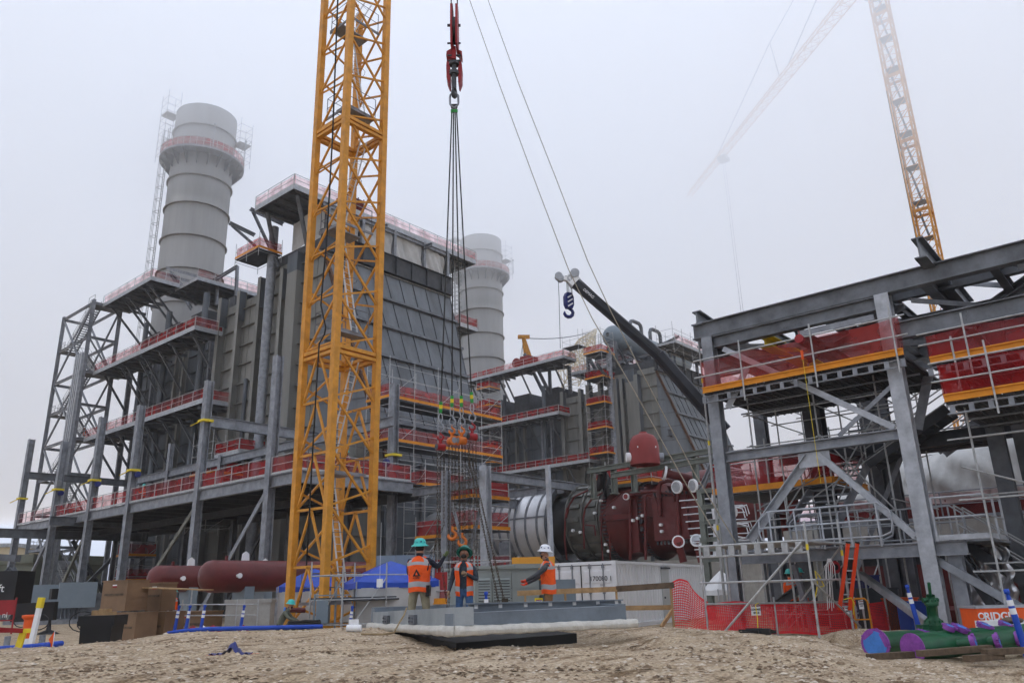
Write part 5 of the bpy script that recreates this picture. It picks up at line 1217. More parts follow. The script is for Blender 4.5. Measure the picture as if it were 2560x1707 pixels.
for k in (0, 1):
    v0 = .09+k*(CW-.18)/2; v1 = v0+(CW-.18)/2-.02; m = M(); m.hexa([CC(-.03, v0, .16), CC(-.03, v1, .16), CC(.03, v1, .16), CC(.03, v0, .16), CC(-.03, v0, ch-.14), CC(-.03, v1, ch-.14), CC(.03, v1, ch-.14), CC(.03, v0, ch-.14)])
    for z0_, z1_ in ((.35, .8), (1.0, 1.45), (1.65, 2.05)): m.hexa([CC(-.05, v0+.12, z0_), CC(-.05, v1-.12, z0_), CC(-.03, v1-.06, z0_-.05), CC(-.03, v0+.06, z0_-.05), CC(-.05, v0+.12, z1_), CC(-.05, v1-.12, z1_), CC(-.03, v1-.06, z1_+.05), CC(-.03, v0+.06, z1_+.05)])
    d = m.build('door', WHT, r); b = M()
    for t in (.28, .72): vv = lerp(v0, v1, t); b.tube(CC(-.08, vv, .1), CC(-.08, vv, ch-.08), .022, 8); b.tube(CC(-.08, vv, 1.0), CC(-.1, vv+.2, 1.0), .015, 6); [b.bar(CC(-.09, vv-.05, z), CC(-.09, vv+.05, z), .04, .1) for z in (.2, 1.3, ch-.2)]
    b.build('locking_bar', GALV, d)
m = M(); m.bar(CC(-.035, CW/2, .16), CC(-.035, CW/2, ch-.14), .05, .02); m.bar(CC(-.035, .1, ch-.12), CC(-.035, CW-.1, ch-.12), .02, .05); m.build('door_seal', RUB, r)
text('170080 1', .24, BLK, CC(-.06, .55, ch-.62), -LE, (0, 0, 1), parent=r); text('22G1', .09, MILL, CC(-.06, .5, ch-.85), -LE, (0, 0, 1), parent=r)
m = M(); m.hexa([CC(5.2, -.03, .1), CC(6.15, -.03, .1), CC(6.15, .03, .1), CC(5.2, .03, .1), CC(5.2, -.03, 2.15), CC(6.15, -.03, 2.15), CC(6.15, .03, 2.15), CC(5.2, .03, 2.15)]); sd_ = m.build('side_door', mat('door_grey_paint', (.5, .51, .5), .5, 0, .05, 2), r)
m = M(); m.bar(CC(5.1, -.06, 2.2), CC(6.25, -.06, 2.2), .06, .06); m.tube(CC(5.3, -.05, 1.0), CC(5.3, -.1, 1.0), .04, 10); m.build('door_trim', DARK, sd_)
# ---- louvred enclosure ----
r = thing('louvred_enclosure', GP(1180, 24), 'grey louvred steel enclosure behind the green-helmet worker', 'enclosure')
e0, e1 = GP(1092, 24.0), GP(1240, 25.0); h1 = ZA(e0.x, e0.y, 1306)-SITE
ax = (e1-e0).normalized(); ay = V((-ax.y, ax.x, 0)); ay = ay if ay.dot(FH) > 0 else -ay; Lx = (e1-e0).length
def EE(u, v, z): return e0+ax*u+ay*v+V((0, 0, z))
def bx(m, u0, u1, v0, v1, z0, z1, E_=None): E_ = E_ or EE; return m.hexa([E_(u0, v0, z0), E_(u1, v0, z0), E_(u1, v1, z0), E_(u0, v1, z0), E_(u0, v0, z1), E_(u1, v0, z1), E_(u1, v1, z1), E_(u0, v1, z1)])
m = bx(M(), 0, Lx, 0, 2.2, .1, h1); bx(m, -.08, Lx*.6, -.08, 2.3, h1, h1+.09); bx(m, Lx*.6, Lx+.08, -.1, 2.3, h1, h1+.14); m.build('housing', BOXG, r)
for u0, u1 in ((.05, .52), (.58, 1.22)):
    m = M(); bx(m, u0, u1, -.05, -.001, h1-1.0, h1-.25); o_ = m.build('louvre_frame', BOXG, r); m = M()
    for i in range(8): z = h1-.95+.085*i; m.quad(EE(u0+.04, -.10, z), EE(u1-.04, -.10, z), EE(u1-.04, -.052, z+.07), EE(u0+.04, -.052, z+.07)); m.k = 1; m.quad(EE(u0+.04, -.055, z), EE(u1-.04, -.055, z), EE(u1-.04, -.055, z-.02), EE(u0+.04, -.055, z-.02)); m.k = 0
    m.build('louvre_blades', [BOXG, BLK], o_)
m = M()
for u0, u1, z0, z1 in ((.05, .52, .2, h1-1.1), (.58, 1.22, .2, h1-1.1), (1.28, Lx-.1, .2, h1-.65), (1.28, Lx-.1, h1-.6, h1-.1)): bx(m, u0, u1, -.025, -.001, z0, z1)
m.build('access_panel', BOXG, r)
m = M()
for i in range(5): bx(m, 1.24, 1.262, -.03, -.02, .3+i*.3, .33+i*.3)
m.build('panel_fixings', DARK, r)
def sign(parent, c, rdir, w_, h_, kind):
    n_ = V(rdir).normalized().cross(V((0, 0, 1))); 
    if n_.dot(FH) > 0: n_ = -n_
    rd = V((0, 0, 1)).cross(n_).normalized(); c = V(c)
    m = M(); m.bar(c-V((0, 0, h_/2)), c+V((0, 0, h_/2)), w_, .012, up=n_); s_ = m.build('warning_sign', YELT if kind == 'y' else WHT, parent)
    if kind == 'y':
        m = M(); m.bar(c+n_*.009+V((0, 0, h_*.08)), c+n_*.009+V((0, 0, h_*.36)), w_*.72, .006, up=n_); m.k = 1; m.bar(c+n_*.009-V((0, 0, h_*.36)), c+n_*.009+V((0, 0, h_*.06)), w_*.72, .006, up=n_); m.build('sign_panel', [MARL, WHT], s_)
        text('DANGER', h_*.17, WHT, c+n_*.016+V((0, 0, h_*.22)), rd, (0, 0, 1), parent=s_); text('REMOTE\nEQUIPMENT', h_*.1, BLK, c+n_*.016-V((0, 0, h_*.15)), rd, (0, 0, 1), parent=s_)
    return s_, c, n_, rd
sign(r, EE(.92, -.04, .75), ax, .3, .36, 'y'); sign(r, EE(Lx-.05, -.04, h1-1.1), ax, .3, .36, 'y')
m = OB(GP(1265, 25.6), ax, 1.0, 1.6, 1.75); tag(m.build('blue_grey_cabinet', BOXB), 'blue-grey cabinet between the louvred enclosure and the container', 'cabinet')
m = M(); c = GP(1228, 27); m.hexa(obox(c+V((0, 0, 2.0)), RH, 1.5, .6, .55)[0]); m.hexa(obox(c, RH, .5, .4, 2.0)[0]); tag(m.build('orange_machine_panel', mat('machine_orange', (.75, .33, .03), .5, 0, .05, 2)), 'flat orange panel above the louvred enclosure', 'panel')
# grey sheet wall + red nets behind the near worker
m = M(); a, b = GP(862, 30), GP(1000, 30)
for i in range(3):
    for j in range(2): p, q = a.lerp(b, i/3), a.lerp(b, (i+1)/3-.012); m.bar((p+q)/2+V((0, 0, .6+1.15*j)), (p+q)/2+V((0, 0, .6+1.15*(j+1)-.02)), (q-p).length, .06, up=FH)
o_ = tag(m.build('panel_barrier', BOXB), 'blue-grey panel wall behind the blue canopies', 'barrier')
q = GP(1030, 28); scaff('scaffold', q.x-.2, q.x+2.2, q.y-1.5, q.y+.6, (.35,), 'low netted scaffold bay right behind the near worker in orange vest', z0=SITE, top=1.9, net=NETD)
m = OB(GP(1040, 25), ax, 2.2, 1.0, .8); tag(m.build('low_grey_cabinet', BOXG), 'long low grey cabinet behind the green-helmet worker', 'cabinet')
# ---- blue canopies ----
def canopy(c, w_, h_, label, sw=True, rot=0., mt=BLUE):
    r = thing('canopy_tent', c, label, 'canopy'); ax_ = (RH*math.cos(rot)+FH*math.sin(rot)); ay_ = V((-ax_.y, ax_.x, 0)); P = lambda u, v, z: V(c)+ax_*u*w_/2+ay_*v*w_/2+V((0, 0, z))
    m = M(); cs = [(-1, -1), (1, -1), (1, 1), (-1, 1)]
    for i in range(4):
        a, b = cs[i], cs[(i+1) % 4]
        m.grid(lambda u, v: P(lerp(lerp(a[0], b[0], u), 0, v), lerp(lerp(a[1], b[1], u), 0, v), h_+.75*v+.05*math.sin(v*3.14)-.06*math.sin(u*3.14)*(1-v)), 8, 5)
        m.grid(lambda u, v: P(lerp(a[0], b[0], u), lerp(a[1], b[1], u), h_-.24*v-.06*math.sin(u*3.14)*(1-v)), 8, 1)
    m.build('canopy', mt, r); m = M()
    for a in cs: m.bar(P(*a, 0), P(*a, h_), .035, .035)
    m.build('pole', GALVL, r)
    if sw: m = M(); m.smooth = True; m.grid(lambda u, v: P(lerp(-1, 1, u), -1.0+.03*math.sin(u*21+v*2), (h_-.22)*v), 30, 2); m.build('side_curtain', TARP, r)
    return r
canopy(GP(895, 29.0), 3.0, ZA(*GP(895, 29)[:2], 1335)-SITE, 'blue peaked canopy with white side curtain just right of the mast', rot=.35)
canopy(GP(718, 34.5), 3.1, ZA(*GP(718, 34)[:2], 1345)-SITE, 'blue canopy half hidden behind the foot of the yellow mast', rot=.3)
canopy(GP(1664, 32.0), 1.1, ZA(*GP(1664, 32)[:2], 1352)-SITE, 'small white canopy behind the right end of the container', rot=.3, mt=WHT)
q = GP(800, 27.5); scaff('scaffold', q.x-1.2, q.x+2.6, q.y-1.2, q.y+.6, (.7,), 'waist-high scaffold rails around the foot of the yellow mast', z0=SITE, top=1.6, net=NETL, nb=.8, edges='')
m = M(); c = GP(742, 26.5); m.hexa(obox(c+V((0, 0, .55)), RH, .42, .3, .75)[0]); m.hexa(obox(c+RH*.42, RH, .06, .06, 1.9)[0]); m.hexa(obox(c-RH*.3, RH, .06, .06, 1.5)[0]); m.bar(c-RH*.3+V((0, 0, 1.45)), c+RH*.9+V((0, 0, 1.45)), .04, .04); tag(m.build('electrical_box', BOXB), 'blue-grey electrical box on a stand at the foot of the yellow mast', 'electrical box')
m = M(); p = DP(872, 1348, 27); m.hexa(obox(p, RH, .2, .1, .28)[0]); m.tube(p+V((0, 0, .28)), p+V((0, 0, 2.2)), .008, 4); tag(m.build('junction_box', WHT), 'small white box hanging on a wire inside the mast', 'box')
m = M()
for k in range(7): c = GP(700, 25.5, -.35+.05*k); m.pipe([c+RH*(.62-.02*k)*math.cos(t*.4+k)+FH*(.4)*math.sin(t*.4+k)+V((0, 0, .01*(t % 3))) for t in range(17)], .035, 6)
tag(m.build('coiled_cable', RUB), 'coil of thick black cable on a pallet beside the mast foot', 'cable')
m = OB(GP(715, 25.3), RH, 2.6, .9, .3); tag(m.build('timber_sleeper', WOODD), 'dark timber sleepers under the coiled cable', 'timber')
# ---- maroon pressure vessels ----
def vessel(px, py, y, rr_, ln, label, z_saddle=True):
    c = YP(px, py, y); r = thing('pressure_vessel', c, label, 'vessel', 'maroon vessels under the deck'); m = M()
    m.lathe([(0, -rr_*.62), (rr_*.4, -rr_*.55), (rr_*.75, -rr_*.36), (rr_*.95, -rr_*.1), (rr_, .1), (rr_, ln), (rr_*.9, ln+.3), (0, ln+.6)], c, V((1, 0, 0)), 32); m.build('shell', MAR, r)
    for dx in (1.8, ln-1.8):
        m = M(); m.box(c.x+dx-.25, c.x+dx+.25, c.y-rr_*.75, c.y+rr_*.75, SITE, c.z-rr_*.6); m.build('saddle', BOXB, r)
        m = M(); m.prism([V((c.x+dx-.2, c.y, c.z+rr_-.02)), V((c.x+dx+.2, c.y, c.z+rr_-.02)), V((c.x+dx+.17, c.y, c.z+rr_+.3)), V((c.x+dx, c.y, c.z+rr_+.42)), V((c.x+dx-.17, c.y, c.z+rr_+.3))], (0, .06, 0)); m.build('lifting_eye', WHT, r)
    m = M(); q = V((c.x+1.0, c.y-rr_, c.z)); m.tube(q, q+V((0, -.25, 0)), .07, 10); m.tube(q+V((0, -.2, 0)), q+V((0, -.24, 0)), .12, 10); m.build('nozzle', WHT, r)
    m = M(); q = V((c.x+.8, c.y, c.z+rr_)); m.tube(q, q+V((0, 0, .2)), .08, 10); m.build('top_nozzle', MAR, r)
vessel(480, 1323, 34.8, .72, 9, 'nearer maroon pressure vessel with rounded end under the deck')
vessel(358, 1329, 40.5, .66, 8, 'farther maroon pressure vessel with a white flanged stub')
# ---- left background: sheds and boxes ----
r = thing('control_building', GP(140, 88), 'olive grey windowless building with a flat roof at the far left', 'building')
a = GP(60, 84); zt = ZA(a.x, a.y, 1272)
q = V((a.x, a.y, SITE)); w_ = GP(225, 92)-a; w_.z = 0
m = M(); n_ = V((-w_.y, w_.x, 0)).normalized(); n_ = n_ if n_.dot(FH) > 0 else -n_
m.hexa([q, q+w_, q+w_+n_*9, q+n_*9]+[p+V((0, 0, zt-SITE-.9)) for p in (q, q+w_, q+w_+n_*9, q+n_*9)]); m.build('wall', OLIVE, r)
m = M(); wd = w_.normalized(); o2 = V((0, 0, zt-SITE-.9)); A = [q-wd*.4-n_*.4, q+w_+wd*.4-n_*.4, q+w_+wd*.4+n_*9.4, q-wd*.4+n_*9.4]; m.hexa([p+o2 for p in A]+[p+o2+V((0, 0, .9)) for p in A]); m.build('roof', OLIVE, r)
m = M(); p = q+w_*.72-n_*.1+V((0, 0, (zt-SITE)*.66)); m.hexa(obox(p, wd, 1.0, .3, .5)[0]); m.hexa(obox(p-V((.3, 0, 1.1)), wd, .5, .3, .6)[0]); m.hexa(obox(q+w_*.5+V((0, 0, 2.2)), wd, .6, .2, .8)[0]); m.build('wall_light', BLK, r)
m = OB(q+w_*.22-n_*1.2+V((0, 0, 1.4)), wd, 2.6, 1.4, (zt-SITE)*.68); tag(m.build('cooling_unit', GALVL), 'pale upright cooling unit standing against the olive building', 'cooling unit')
r = thing('pale_shed', GP(-60, 105), 'pale low shed behind the black vehicle at the left edge', 'shed'); p = GP(-60, 105); m = OB(p, RH, 13, 8, ZA(p.x, p.y, 1262)-SITE); m.build('wall', CREAM, r)
m = OB(p+V((0, 0, ZA(p.x, p.y, 1262)-SITE)), RH, 13.6, 8.6, .5); m.build('roof', GALVL, r)
for k, (x, dp, lb) in enumerate(((92, 58, 'left one of two grey transformers with slanted covers'), (172, 56, 'right one of two grey transformers, behind the slanting brace'))):
    p = GP(x, dp); r = thing('transformer', p, lb, 'transformer', 'grey transformers'); zt = ZA(p.x, p.y, 1343 if k == 0 else 1337)-SITE
    m = OB(p+V((0, 0, zt*.38)), RH*.85+FH*.5, 2.4, 2.2, zt*.62); m.build('cover', BOXB, r)
    m = OB(p+V((0, 0, .3))+RH*1.6+FH*1.2, RH*.85+FH*.5, 3.4, 2.2, zt*.62); m.build('tank', MILL, r)
    m = OB(p, RH*.85+FH*.5, 4.4, 2.6, .3); m.build('skid', GALV, r)
    m = M()
    for j in range(6): m.tube(p+V((0, 0, zt*.38))+RH*(-.9+.3*j), p+RH*(-.6+.3*j)-FH*.6+V((0, 0, .3)), .05, 5)
    m.build('cable_whips', GALV, r)
# lifting vehicle at the left edge
r = thing('telehandler', GP(0, 40), 'black and red lifting vehicle cut by the left edge', 'vehicle')
m = M(); a = DP(-20, 1348, 42); m.hexa(obox(a-V((0, 0, .9)), RH, 3.6, 1.6, 1.7)[0]); m.build('engine_cover', BLK, r)
m = M(); m.bar(DP(30, 1407, 38), DP(128, 1402, 38), .3, .85); m.build('outrigger_beam', BLK, r)
m = M(); p = GP(118, 38); m.tube(p, p+V((0, 0, 1.2)), .07, 10); m.lathe([(.5, 0), (.4, .08), (.12, .2), (.08, .5)], p, n=12); m.bar(p+V((0, 0, 1.6)), p+V((0, 0, 2.1)), .3, .3); m.build('outrigger_leg', BLK, r)
m = M(); a = DP(-8, 1430, 36)
for z in (0, .5, 1.0): m.bar(a+V((0, 0, z-.4)), a+RH*.75+V((0, 0, z-.4)), .06, .06)
m.bar(a+RH*.3+V((0, 0, .35)), a+RH*.3+V((0, 0, 1.0)), .9, .05, up=FH); m.bar(a+RH*.75+V((0, 0, -.5)), a+RH*.75+V((0, 0, 1.1)), .06, .06); m.build('red_gate', RED, r)
m = M(); a = DP(5, 1312, 42); 
for k in range(7): m.tube(a+RH*random.uniform(-.8, .9)+V((0, 0, random.uniform(-.2, .3))), a+RH*random.uniform(0, 1.2)+V((0, 0, random.uniform(-.4, .6))), .06, 6)
m.bar(DP(-20, 1278, 43), DP(42, 1282, 43), .5, .35); m.build('hydraulic_parts', MILL, r)
text('ft', .55, WHT, DP(3, 1351, 41), RH, (0, 0, 1), parent=r)
text('ni', .35, WHT, DP(11, 1412, 35.9), RH, (0, 0, 1), parent=r)
# ---- tan job boxes, bin ----
def jobbox(px, pyb, dep, w_, d_, h_, label, rot=-.5, lid=False, ztop=None):
    p = GP(px, dep); p.z = SITE if pyb is None else ZA(p.x, p.y, pyb); r = thing('job_box', p, label, 'tool box', 'tan job boxes'); ax_ = RH*math.cos(rot)+FH*math.sin(rot); ay_ = V((-ax_.y, ax_.x, 0))
    m = OB(p, ax_, w_, d_, h_); b = m.build('cabinet', BRN, r)
    m = M(); c = p-ay_*(d_/2+.01); m.bar(c-ax_*w_*.38+V((0, 0, h_*.56)), c+ax_*w_*.38+V((0, 0, h_*.56)), .02, .07); m.build('recessed_handle', WOODD, b)
    m = OB(p+V((0, 0, h_)), ax_, w_+.05, d_+.05, .05); m.build('lid', BRN, r)
    m = M(); m.bar(c+V((0, 0, h_*.8)), c+V((0, 0, h_*.86)), .2, .02, up=ay_); m.k = 1; m.bar(c+V((0, 0, h_*.86)), c+V((0, 0, h_*.9)), .2, .02, up=ay_); m.build('maker_plate', [RED, WHT], b); return r
jobbox(283, 1402, 27.5, 1.25, .9, .98, 'tan job box with a raised front stacked highest of the group', rot=-.45)
jobbox(312, None, 27.2, 1.2, .9, 1.02, 'closed tan job box at the front of the group beside the black bin', rot=-.45)
jobbox(372, None, 28.2, 1.3, .9, 1.0, 'long tan job box standing open below the plywood top', rot=-.4)
jobbox(450, None, 30.5, 1.9, .9, .95, 'rightmost tan job box behind the blue delineator posts', rot=-.4)
jobbox(367, 1402, 28.8, .75, .7, .95, 'narrow upper tan box under the plywood top', rot=-.4)
m = M(); a, b = DP(345, 1349, 28), DP(475, 1354, 27.6); m.bar(a, b, .9, .035); tag(m.build('plywood_sheet', WOOD), 'plywood sheet laid as a roof over the tan job boxes', 'plywood')
r = thing('rubbish_bin', GP(240, 16.4), 'black plastic bin full of cardboard', 'bin'); p = GP(240, 16.4); zb = hgt(p.x, p.y)-.02
m = M(); ztop = ZA(p.x, p.y, 1412); w1, w2 = .29, .33
def ring(w_, z, e=0): return [V((p.x, p.y, z))+RH*a*w_+FH*b*w_*.8 for a, b in ((-1, -1), (1, -1), (1, 1), (-1, 1))]
m.hexa(ring(w1, zb)+ring(w2, ztop-.13)); m.hexa(ring(w2+.04, ztop-.2)+ring(w2+.045, ztop)); m.build('tub', BLK, r)
m = M()
for k, (dx, h_, rt) in enumerate(((-.14, .1, .3), (.02, .13, -.2), (.15, .07, .5))): m.hexa(obox(V((p.x, p.y, ztop-.1))+RH*dx, RH*math.cos(rt)+FH*math.sin(rt), .2, .16, h_+.1)[0])
tag(m.build('cardboard_scraps', WOOD), 'torn cardboard boxes sticking out of the black bin', 'cardboard')
# ---- delineators, bollards ----
def delin(px, dep, label, top=1.12, body=BLUE, lean=-.12, pyb=None):
    p = GP(px, dep); p.z = hgt(p.x, p.y); r = thing('delineator_post', p, label, 'post', 'delineator posts'); d = (V((0, 0, 1))+RH*lean*-1).normalized()
    m = M(); m.tube(p, p+d*top*.93, .065, 14, .05); m.tube(p+d*top*.93, p+d*top, .035, 10); m.lathe([(0.02, 0), (.05, .02), (.05, .09), (.02, .1)], p+d*top, d, 10); b = m.build('tube', body, r)
    for z in (.72, .84): m = M(); m.tube(p+d*top*z, p+d*top*(z+.085), .0645-.012*z, 14); m.build('white_band', WHT, b)
for px, dep, top, lb in ((374, 29, .88, 'shortest blue delineator, leftmost of the row by the tan boxes'), (403, 27.5, 1.15, 'blue delineator second from the left, leaning in front of the tan boxes'), (428, 27, 1.15, 'blue delineator in the middle of the row of tan boxes'), (462, 27, 1.15, 'blue delineator right of the last tan job box'), (553, 28, 1.1, 'leaning blue delineator near the tall deck column'), (802, 26, 1.0, 'blue delineator behind the corner of the frame at the mast foot'), (1117, 19.5, 1.1, 'blue delineator right of the green-helmet worker'), (2107, 19.2, 1.25, 'tall blue delineator beside the green valve'), (2340, 14.0, 1.2, 'blue delineator cut by the right edge')):
    delin(px, dep, lb, top, lean=-.1 if px < 1000 else .12 if px > 2000 else 0)
r = thing('delineator_post', GP(75, 22), 'orange delineator with flared top near the red barrier', 'post', 'delineator posts'); p = GP(70, 20); p.z = SITE
m = M(); m.tube(p, p+V((.0, 0, 1.05)), .09, 14, .11); m.lathe([(.11, 1.05), (.17, 1.1), (.17, 1.16), (.1, 1.17)], p, n=14); m.build('tube', ORG, r)
m = M(); m.tube(p+V((0, 0, .42)), p+V((0, 0, .6)), .105, 14); m.tube(p+V((0, 0, .1)), p+V((0, 0, .25)), .1, 14); m.build('white_band', WHT, r)
m = M(); p = GP(78, 15.6); z1 = ZA(p.x, p.y, 1372); q = V((p.x, p.y, z1))+RH*.12; p.z = hgt(p.x, p.y); m.bar(p, p.lerp(q, .87), .085, .085, up=FH); m.k = 1; m.bar(p.lerp(q, .86), q, .1, .1, up=FH); tag(m.build('marker_post', [WHT, YELT]), 'white marker post with a yellow cap at the left', 'post')
m = M(); p = GP(133, 14.5); p.z = hgt(p.x, p.y); m.tube(p, p+V((0, 0, .55)), .006, 5); m.k = 1; t = p+V((0, 0, .55)); m.quad(t, t-RH*.09-V((0, 0, .14)), t-RH*.03-V((0, 0, .28)), t-V((0, 0, .3))); m.quad(t+FH*.01, t-V((0, 0, .3))+FH*.01, t-RH*.03-V((0, 0, .28))+FH*.01, t-RH*.09-V((0, 0, .14))+FH*.01); tag(m.build('marker_flag', [WHT, ORG]), 'small orange flag on a white wire stake', 'flag')
r = thing('low_barrier', GP(10, 13.5), 'low barrier with red rail and yellow legs in the left corner', 'barrier'); a, b = DP(-40, 1443, 12.5), DP(52, 1448, 13.2); m = M(); m.bar(a, b, .07, .07); m.build('red_rail', RED, r)
for q in (b,): 
    m = M(); m.bar(q+RH*.02, V((q.x, q.y, hgt(q.x, q.y)))-RH*.05, .1, .05, up=FH); m.bar(q-V((0, 0, .0)), q+RH*.12, .07, .07); m.build('yellow_leg', YELT, r)
# blue hoses, slabs, pipes stubs
m = M(); m.pipe([DP(-60, 1493, 13.2), DP(20, 1489, 13.4), DP(85, 1484, 13.8), DP(140, 1477, 15)], .055, 10); tag(m.build('blue_hose', BLUE), 'short length of blue hose in the left corner', 'hose')
m = M(); m.pipe([DP(384, 1452, 14.8), DP(420, 1448, 14.9), DP(480, 1444, 15.3), DP(600, 1441, 15.8), DP(740, 1438, 16.5)], [.02, .035, .045, .045, .045], 10); tag(m.build('blue_hose', BLUE), 'long flattened blue hose lying along the crest of the mound', 'hose')
m = M(); a = GP(20, 19, SITE+.1); m.hexa(obox(GP(20, 19, SITE-.1), RH*.95-FH*.2, 5.0, 1.4, .52)[0]); m.hexa(obox(GP(130, 23, SITE-.1), RH, 7, 1.0, .3)[0]); tag(m.build('concrete_slab', CONC), 'concrete kerb slabs beyond the mound on the left', 'slab')
for k, (x, y, dp) in enumerate(((28, 1462, 18.6), (59, 1460, 18.8), (107, 1458, 18.8), (203, 1452, 17), (215, 1448, 17.5))):
    m = M(); p = GP(x, dp); m.tube((p.x, p.y, SITE), (p.x, p.y, .02 if k < 3 else .12), .07 if k < 3 else .03, 12); tag(m.build('pipe_stub', GALV), ['leftmost grey pipe stub in the concrete slab', 'grey pipe stub behind the red rail', 'grey pipe stub right of the white marker post', 'thin grey stake left of the black bin', 'thin grey stake nearest the black bin'][k], 'pipe stub', 'stubs and stakes by the slab')
m = M()
for x, y, dp, rr_ in ((88, 1428, 22, .3), (52, 1425, 22, .25), (190, 1427, 20, .35), (204, 1430, 20, .3)):
    c = DP(x, y, dp); m.pipe([c+RH*rr_*math.cos(t*.5)+V((0, 0, rr_*.7*math.sin(t*.5))) for t in range(14)], .014, 5)
tag(m.build('cable_loops', RUB), 'loops of black cable sticking up beyond the mound', 'cable', kind='stuff')
# dark cloth on the ground
m = M(); m.smooth = True; c = DP(530, 1500, 9.3); zc = hgt(c.x, c.y)+.05
m.grid(lambda u, v: V((c.x, c.y, zc+.012))+RH*((u-.5)*.5)+FH*((v-.5)*.26*(1-.6*abs(u-.5)*2))+V((0, 0, .14*math.exp(-((u-.55)/.13)**2)*(1-abs(v-.5))+.025*math.sin(u*19+v*5)**2)), 40, 10)
m.k = 1; m.grid(lambda u, v: V((c.x, c.y, zc+.02))+RH*(-.27+.2*u)+FH*((v-.5)*.05-.05), 8, 2); m.grid(lambda u, v: V((c.x, c.y, zc+.02))+RH*(.2+.13*u)+FH*((v-.5)*.05+.02*math.sin(u*9)), 8, 2)
tag(m.build('dropped_cloth', [NAVY, ORG]), 'dark blue and orange rag lying on the sand', 'cloth')
# ---- wooden handrail barricade and plastic mesh fence ----
r = thing('timber_barricade', GP(1400, 20.5), 'timber post-and-rail barricade in front of the container', 'barricade')
m = M(); a, b, c = DP(1188, 1362, 20.5), DP(1415, 1352, 20.5), DP(1548, 1343, 20.5); m.bar(a, b, .04, .13); m.build('pale_rail', WOOD, r)
m = M(); m.bar(b+FH*.05, c, .045, .15); m.build('dark_rail', WOODD, r)
m = M(); m.bar(DP(1425, 1396, 20.5), DP(1546, 1394, 20.5), .04, .12); m.build('low_rail', WOOD, r)
for x, y in ((1206, 1362), (1298, 1358), (1415, 1353), (1540, 1344)):
    p = DP(x, y, 20.56); m = M(); m.bar(p, (p.x, p.y, -.6), .09, .05, up=RH); m.build('post', WOOD, r)
m = M(); m.bar(DP(1545, 1400, 20.4), DP(1518, 1440, 19.6), .05, .1); m.build('strut', WOOD, r)
PM = mat('red_plastic_mesh', (.72, .025, .035), .55, 0, .12, 6)
def meshfence(name, label, pts, h0, h1, cell=.062, sag=.05):
    """pts: list of (ground point); h0/h1 bottom and top heights functions of u"""
    L_ = [V(p) for p in pts]; seg = [(b-a).length for a, b in zip(L_, L_[1:])]; tot = sum(seg)
    def P(u, v):
        s_ = u*tot; i = 0
        while i < len(seg)-1 and s_ > seg[i]: s_ -= seg[i]; i += 1
        q = L_[i].lerp(L_[i+1], s_/seg[i]); z0, z1 = h0(u), h1(u)
        d, sd_, up_ = frame(L_[i+1]-L_[i]); w_ = .05*math.sin(u*tot*2.3+v*2.2)+.03*math.sin(u*tot*6.1+v*4)
        return V((q.x, q.y, z0+(z1-z0)*v+.02*math.sin(u*tot*3+v*5)))+V((sd_.x, sd_.y, 0))*w_
    m = M(); nu = int(tot/cell); nv = int(1.0/(cell*.8)); hw = .0105
    for j in range(nv+1):
        v = j/nv
        for i in range(nu):
            a, b = P(i/nu, v), P((i+1)/nu, v); e = V((0, 0, hw*(2.2 if j in (0, nv) else 1.1))); m.quad(a-e, b-e, b+e, a+e)
    for i in range(nu+1):
        u = i/nu
        for j in range(nv):
            a, b = P(u, j/nv), P(u, (j+1)/nv); d_ = (L_[-1]-L_[0]).normalized()*hw; m.quad(a-d_, a+d_, b+d_, b-d_)
    return tag(m.build(name, PM), label, 'mesh fence'), P
g = lambda x, dp: GP(x, dp)
A0, A1, A2, A3 = GP(1547, 20.8), GP(1622, 19.8), GP(1780, 20.6), GP(1965, 21.2)
fz0 = lambda pt, py: ZA(pt.x, pt.y, py)
zA = [(fz0(A0, 1446), fz0(A0, 1336)), (fz0(A1, 1452), fz0(A1, 1385))]
def top1(u): return lerp(fz0(A0, 1338), fz0(A1, 1382), max(0, (u-.55)/.45)**.7 if u > .55 else 0)+.08*math.sin(u*6)
meshfence('mesh_fence', 'tall leaning panel of red plastic mesh at the end of the timber rail', [A0, A1], lambda u: lerp(fz0(A0, 1448), fz0(A1, 1452), u), top1)
_, FP = meshfence('mesh_fence', 'long red plastic mesh fence carrying the confined space sign', [A1, A2, A3], lambda u: lerp(fz0(A1, 1452), fz0(A3, 1456), u), lambda u: lerp(fz0(A1, 1388), fz0(A3, 1382), u)+.03*math.sin(u*9))
A4, A5 = GP(1992, 21), GP(2036, 21.4); meshfence('mesh_fence', 'short piece of red plastic mesh right of the orange gate', [A4, A5], lambda u: fz0(A4, 1456), lambda u: fz0(A4, 1386))
r = thing('fence_rail', A2, 'scaffold tube posts and top rail holding the red mesh', 'fence'); m = M()
m.tube((A1.x, A1.y, fz0(A1, 1387)), (A3.x, A3.y, fz0(A3, 1381)), .028, 6); m.build('top_rail', SCAF, r)
for p, py in ((A1, 1350), (A2, 1370), (A3, 1370), (A5, 1370)): m = M(); m.tube((p.x, p.y, -.8), (p.x, p.y, fz0(p, py)), .028, 6); m.build('post', SCAF, r)
dd = (A2-A1).normalized(); nn = V((dd.y, -dd.x, 0)); nn = nn if nn.dot(FH) < 0 else -nn; rd = dd if dd.dot(RH) > 0 else -dd
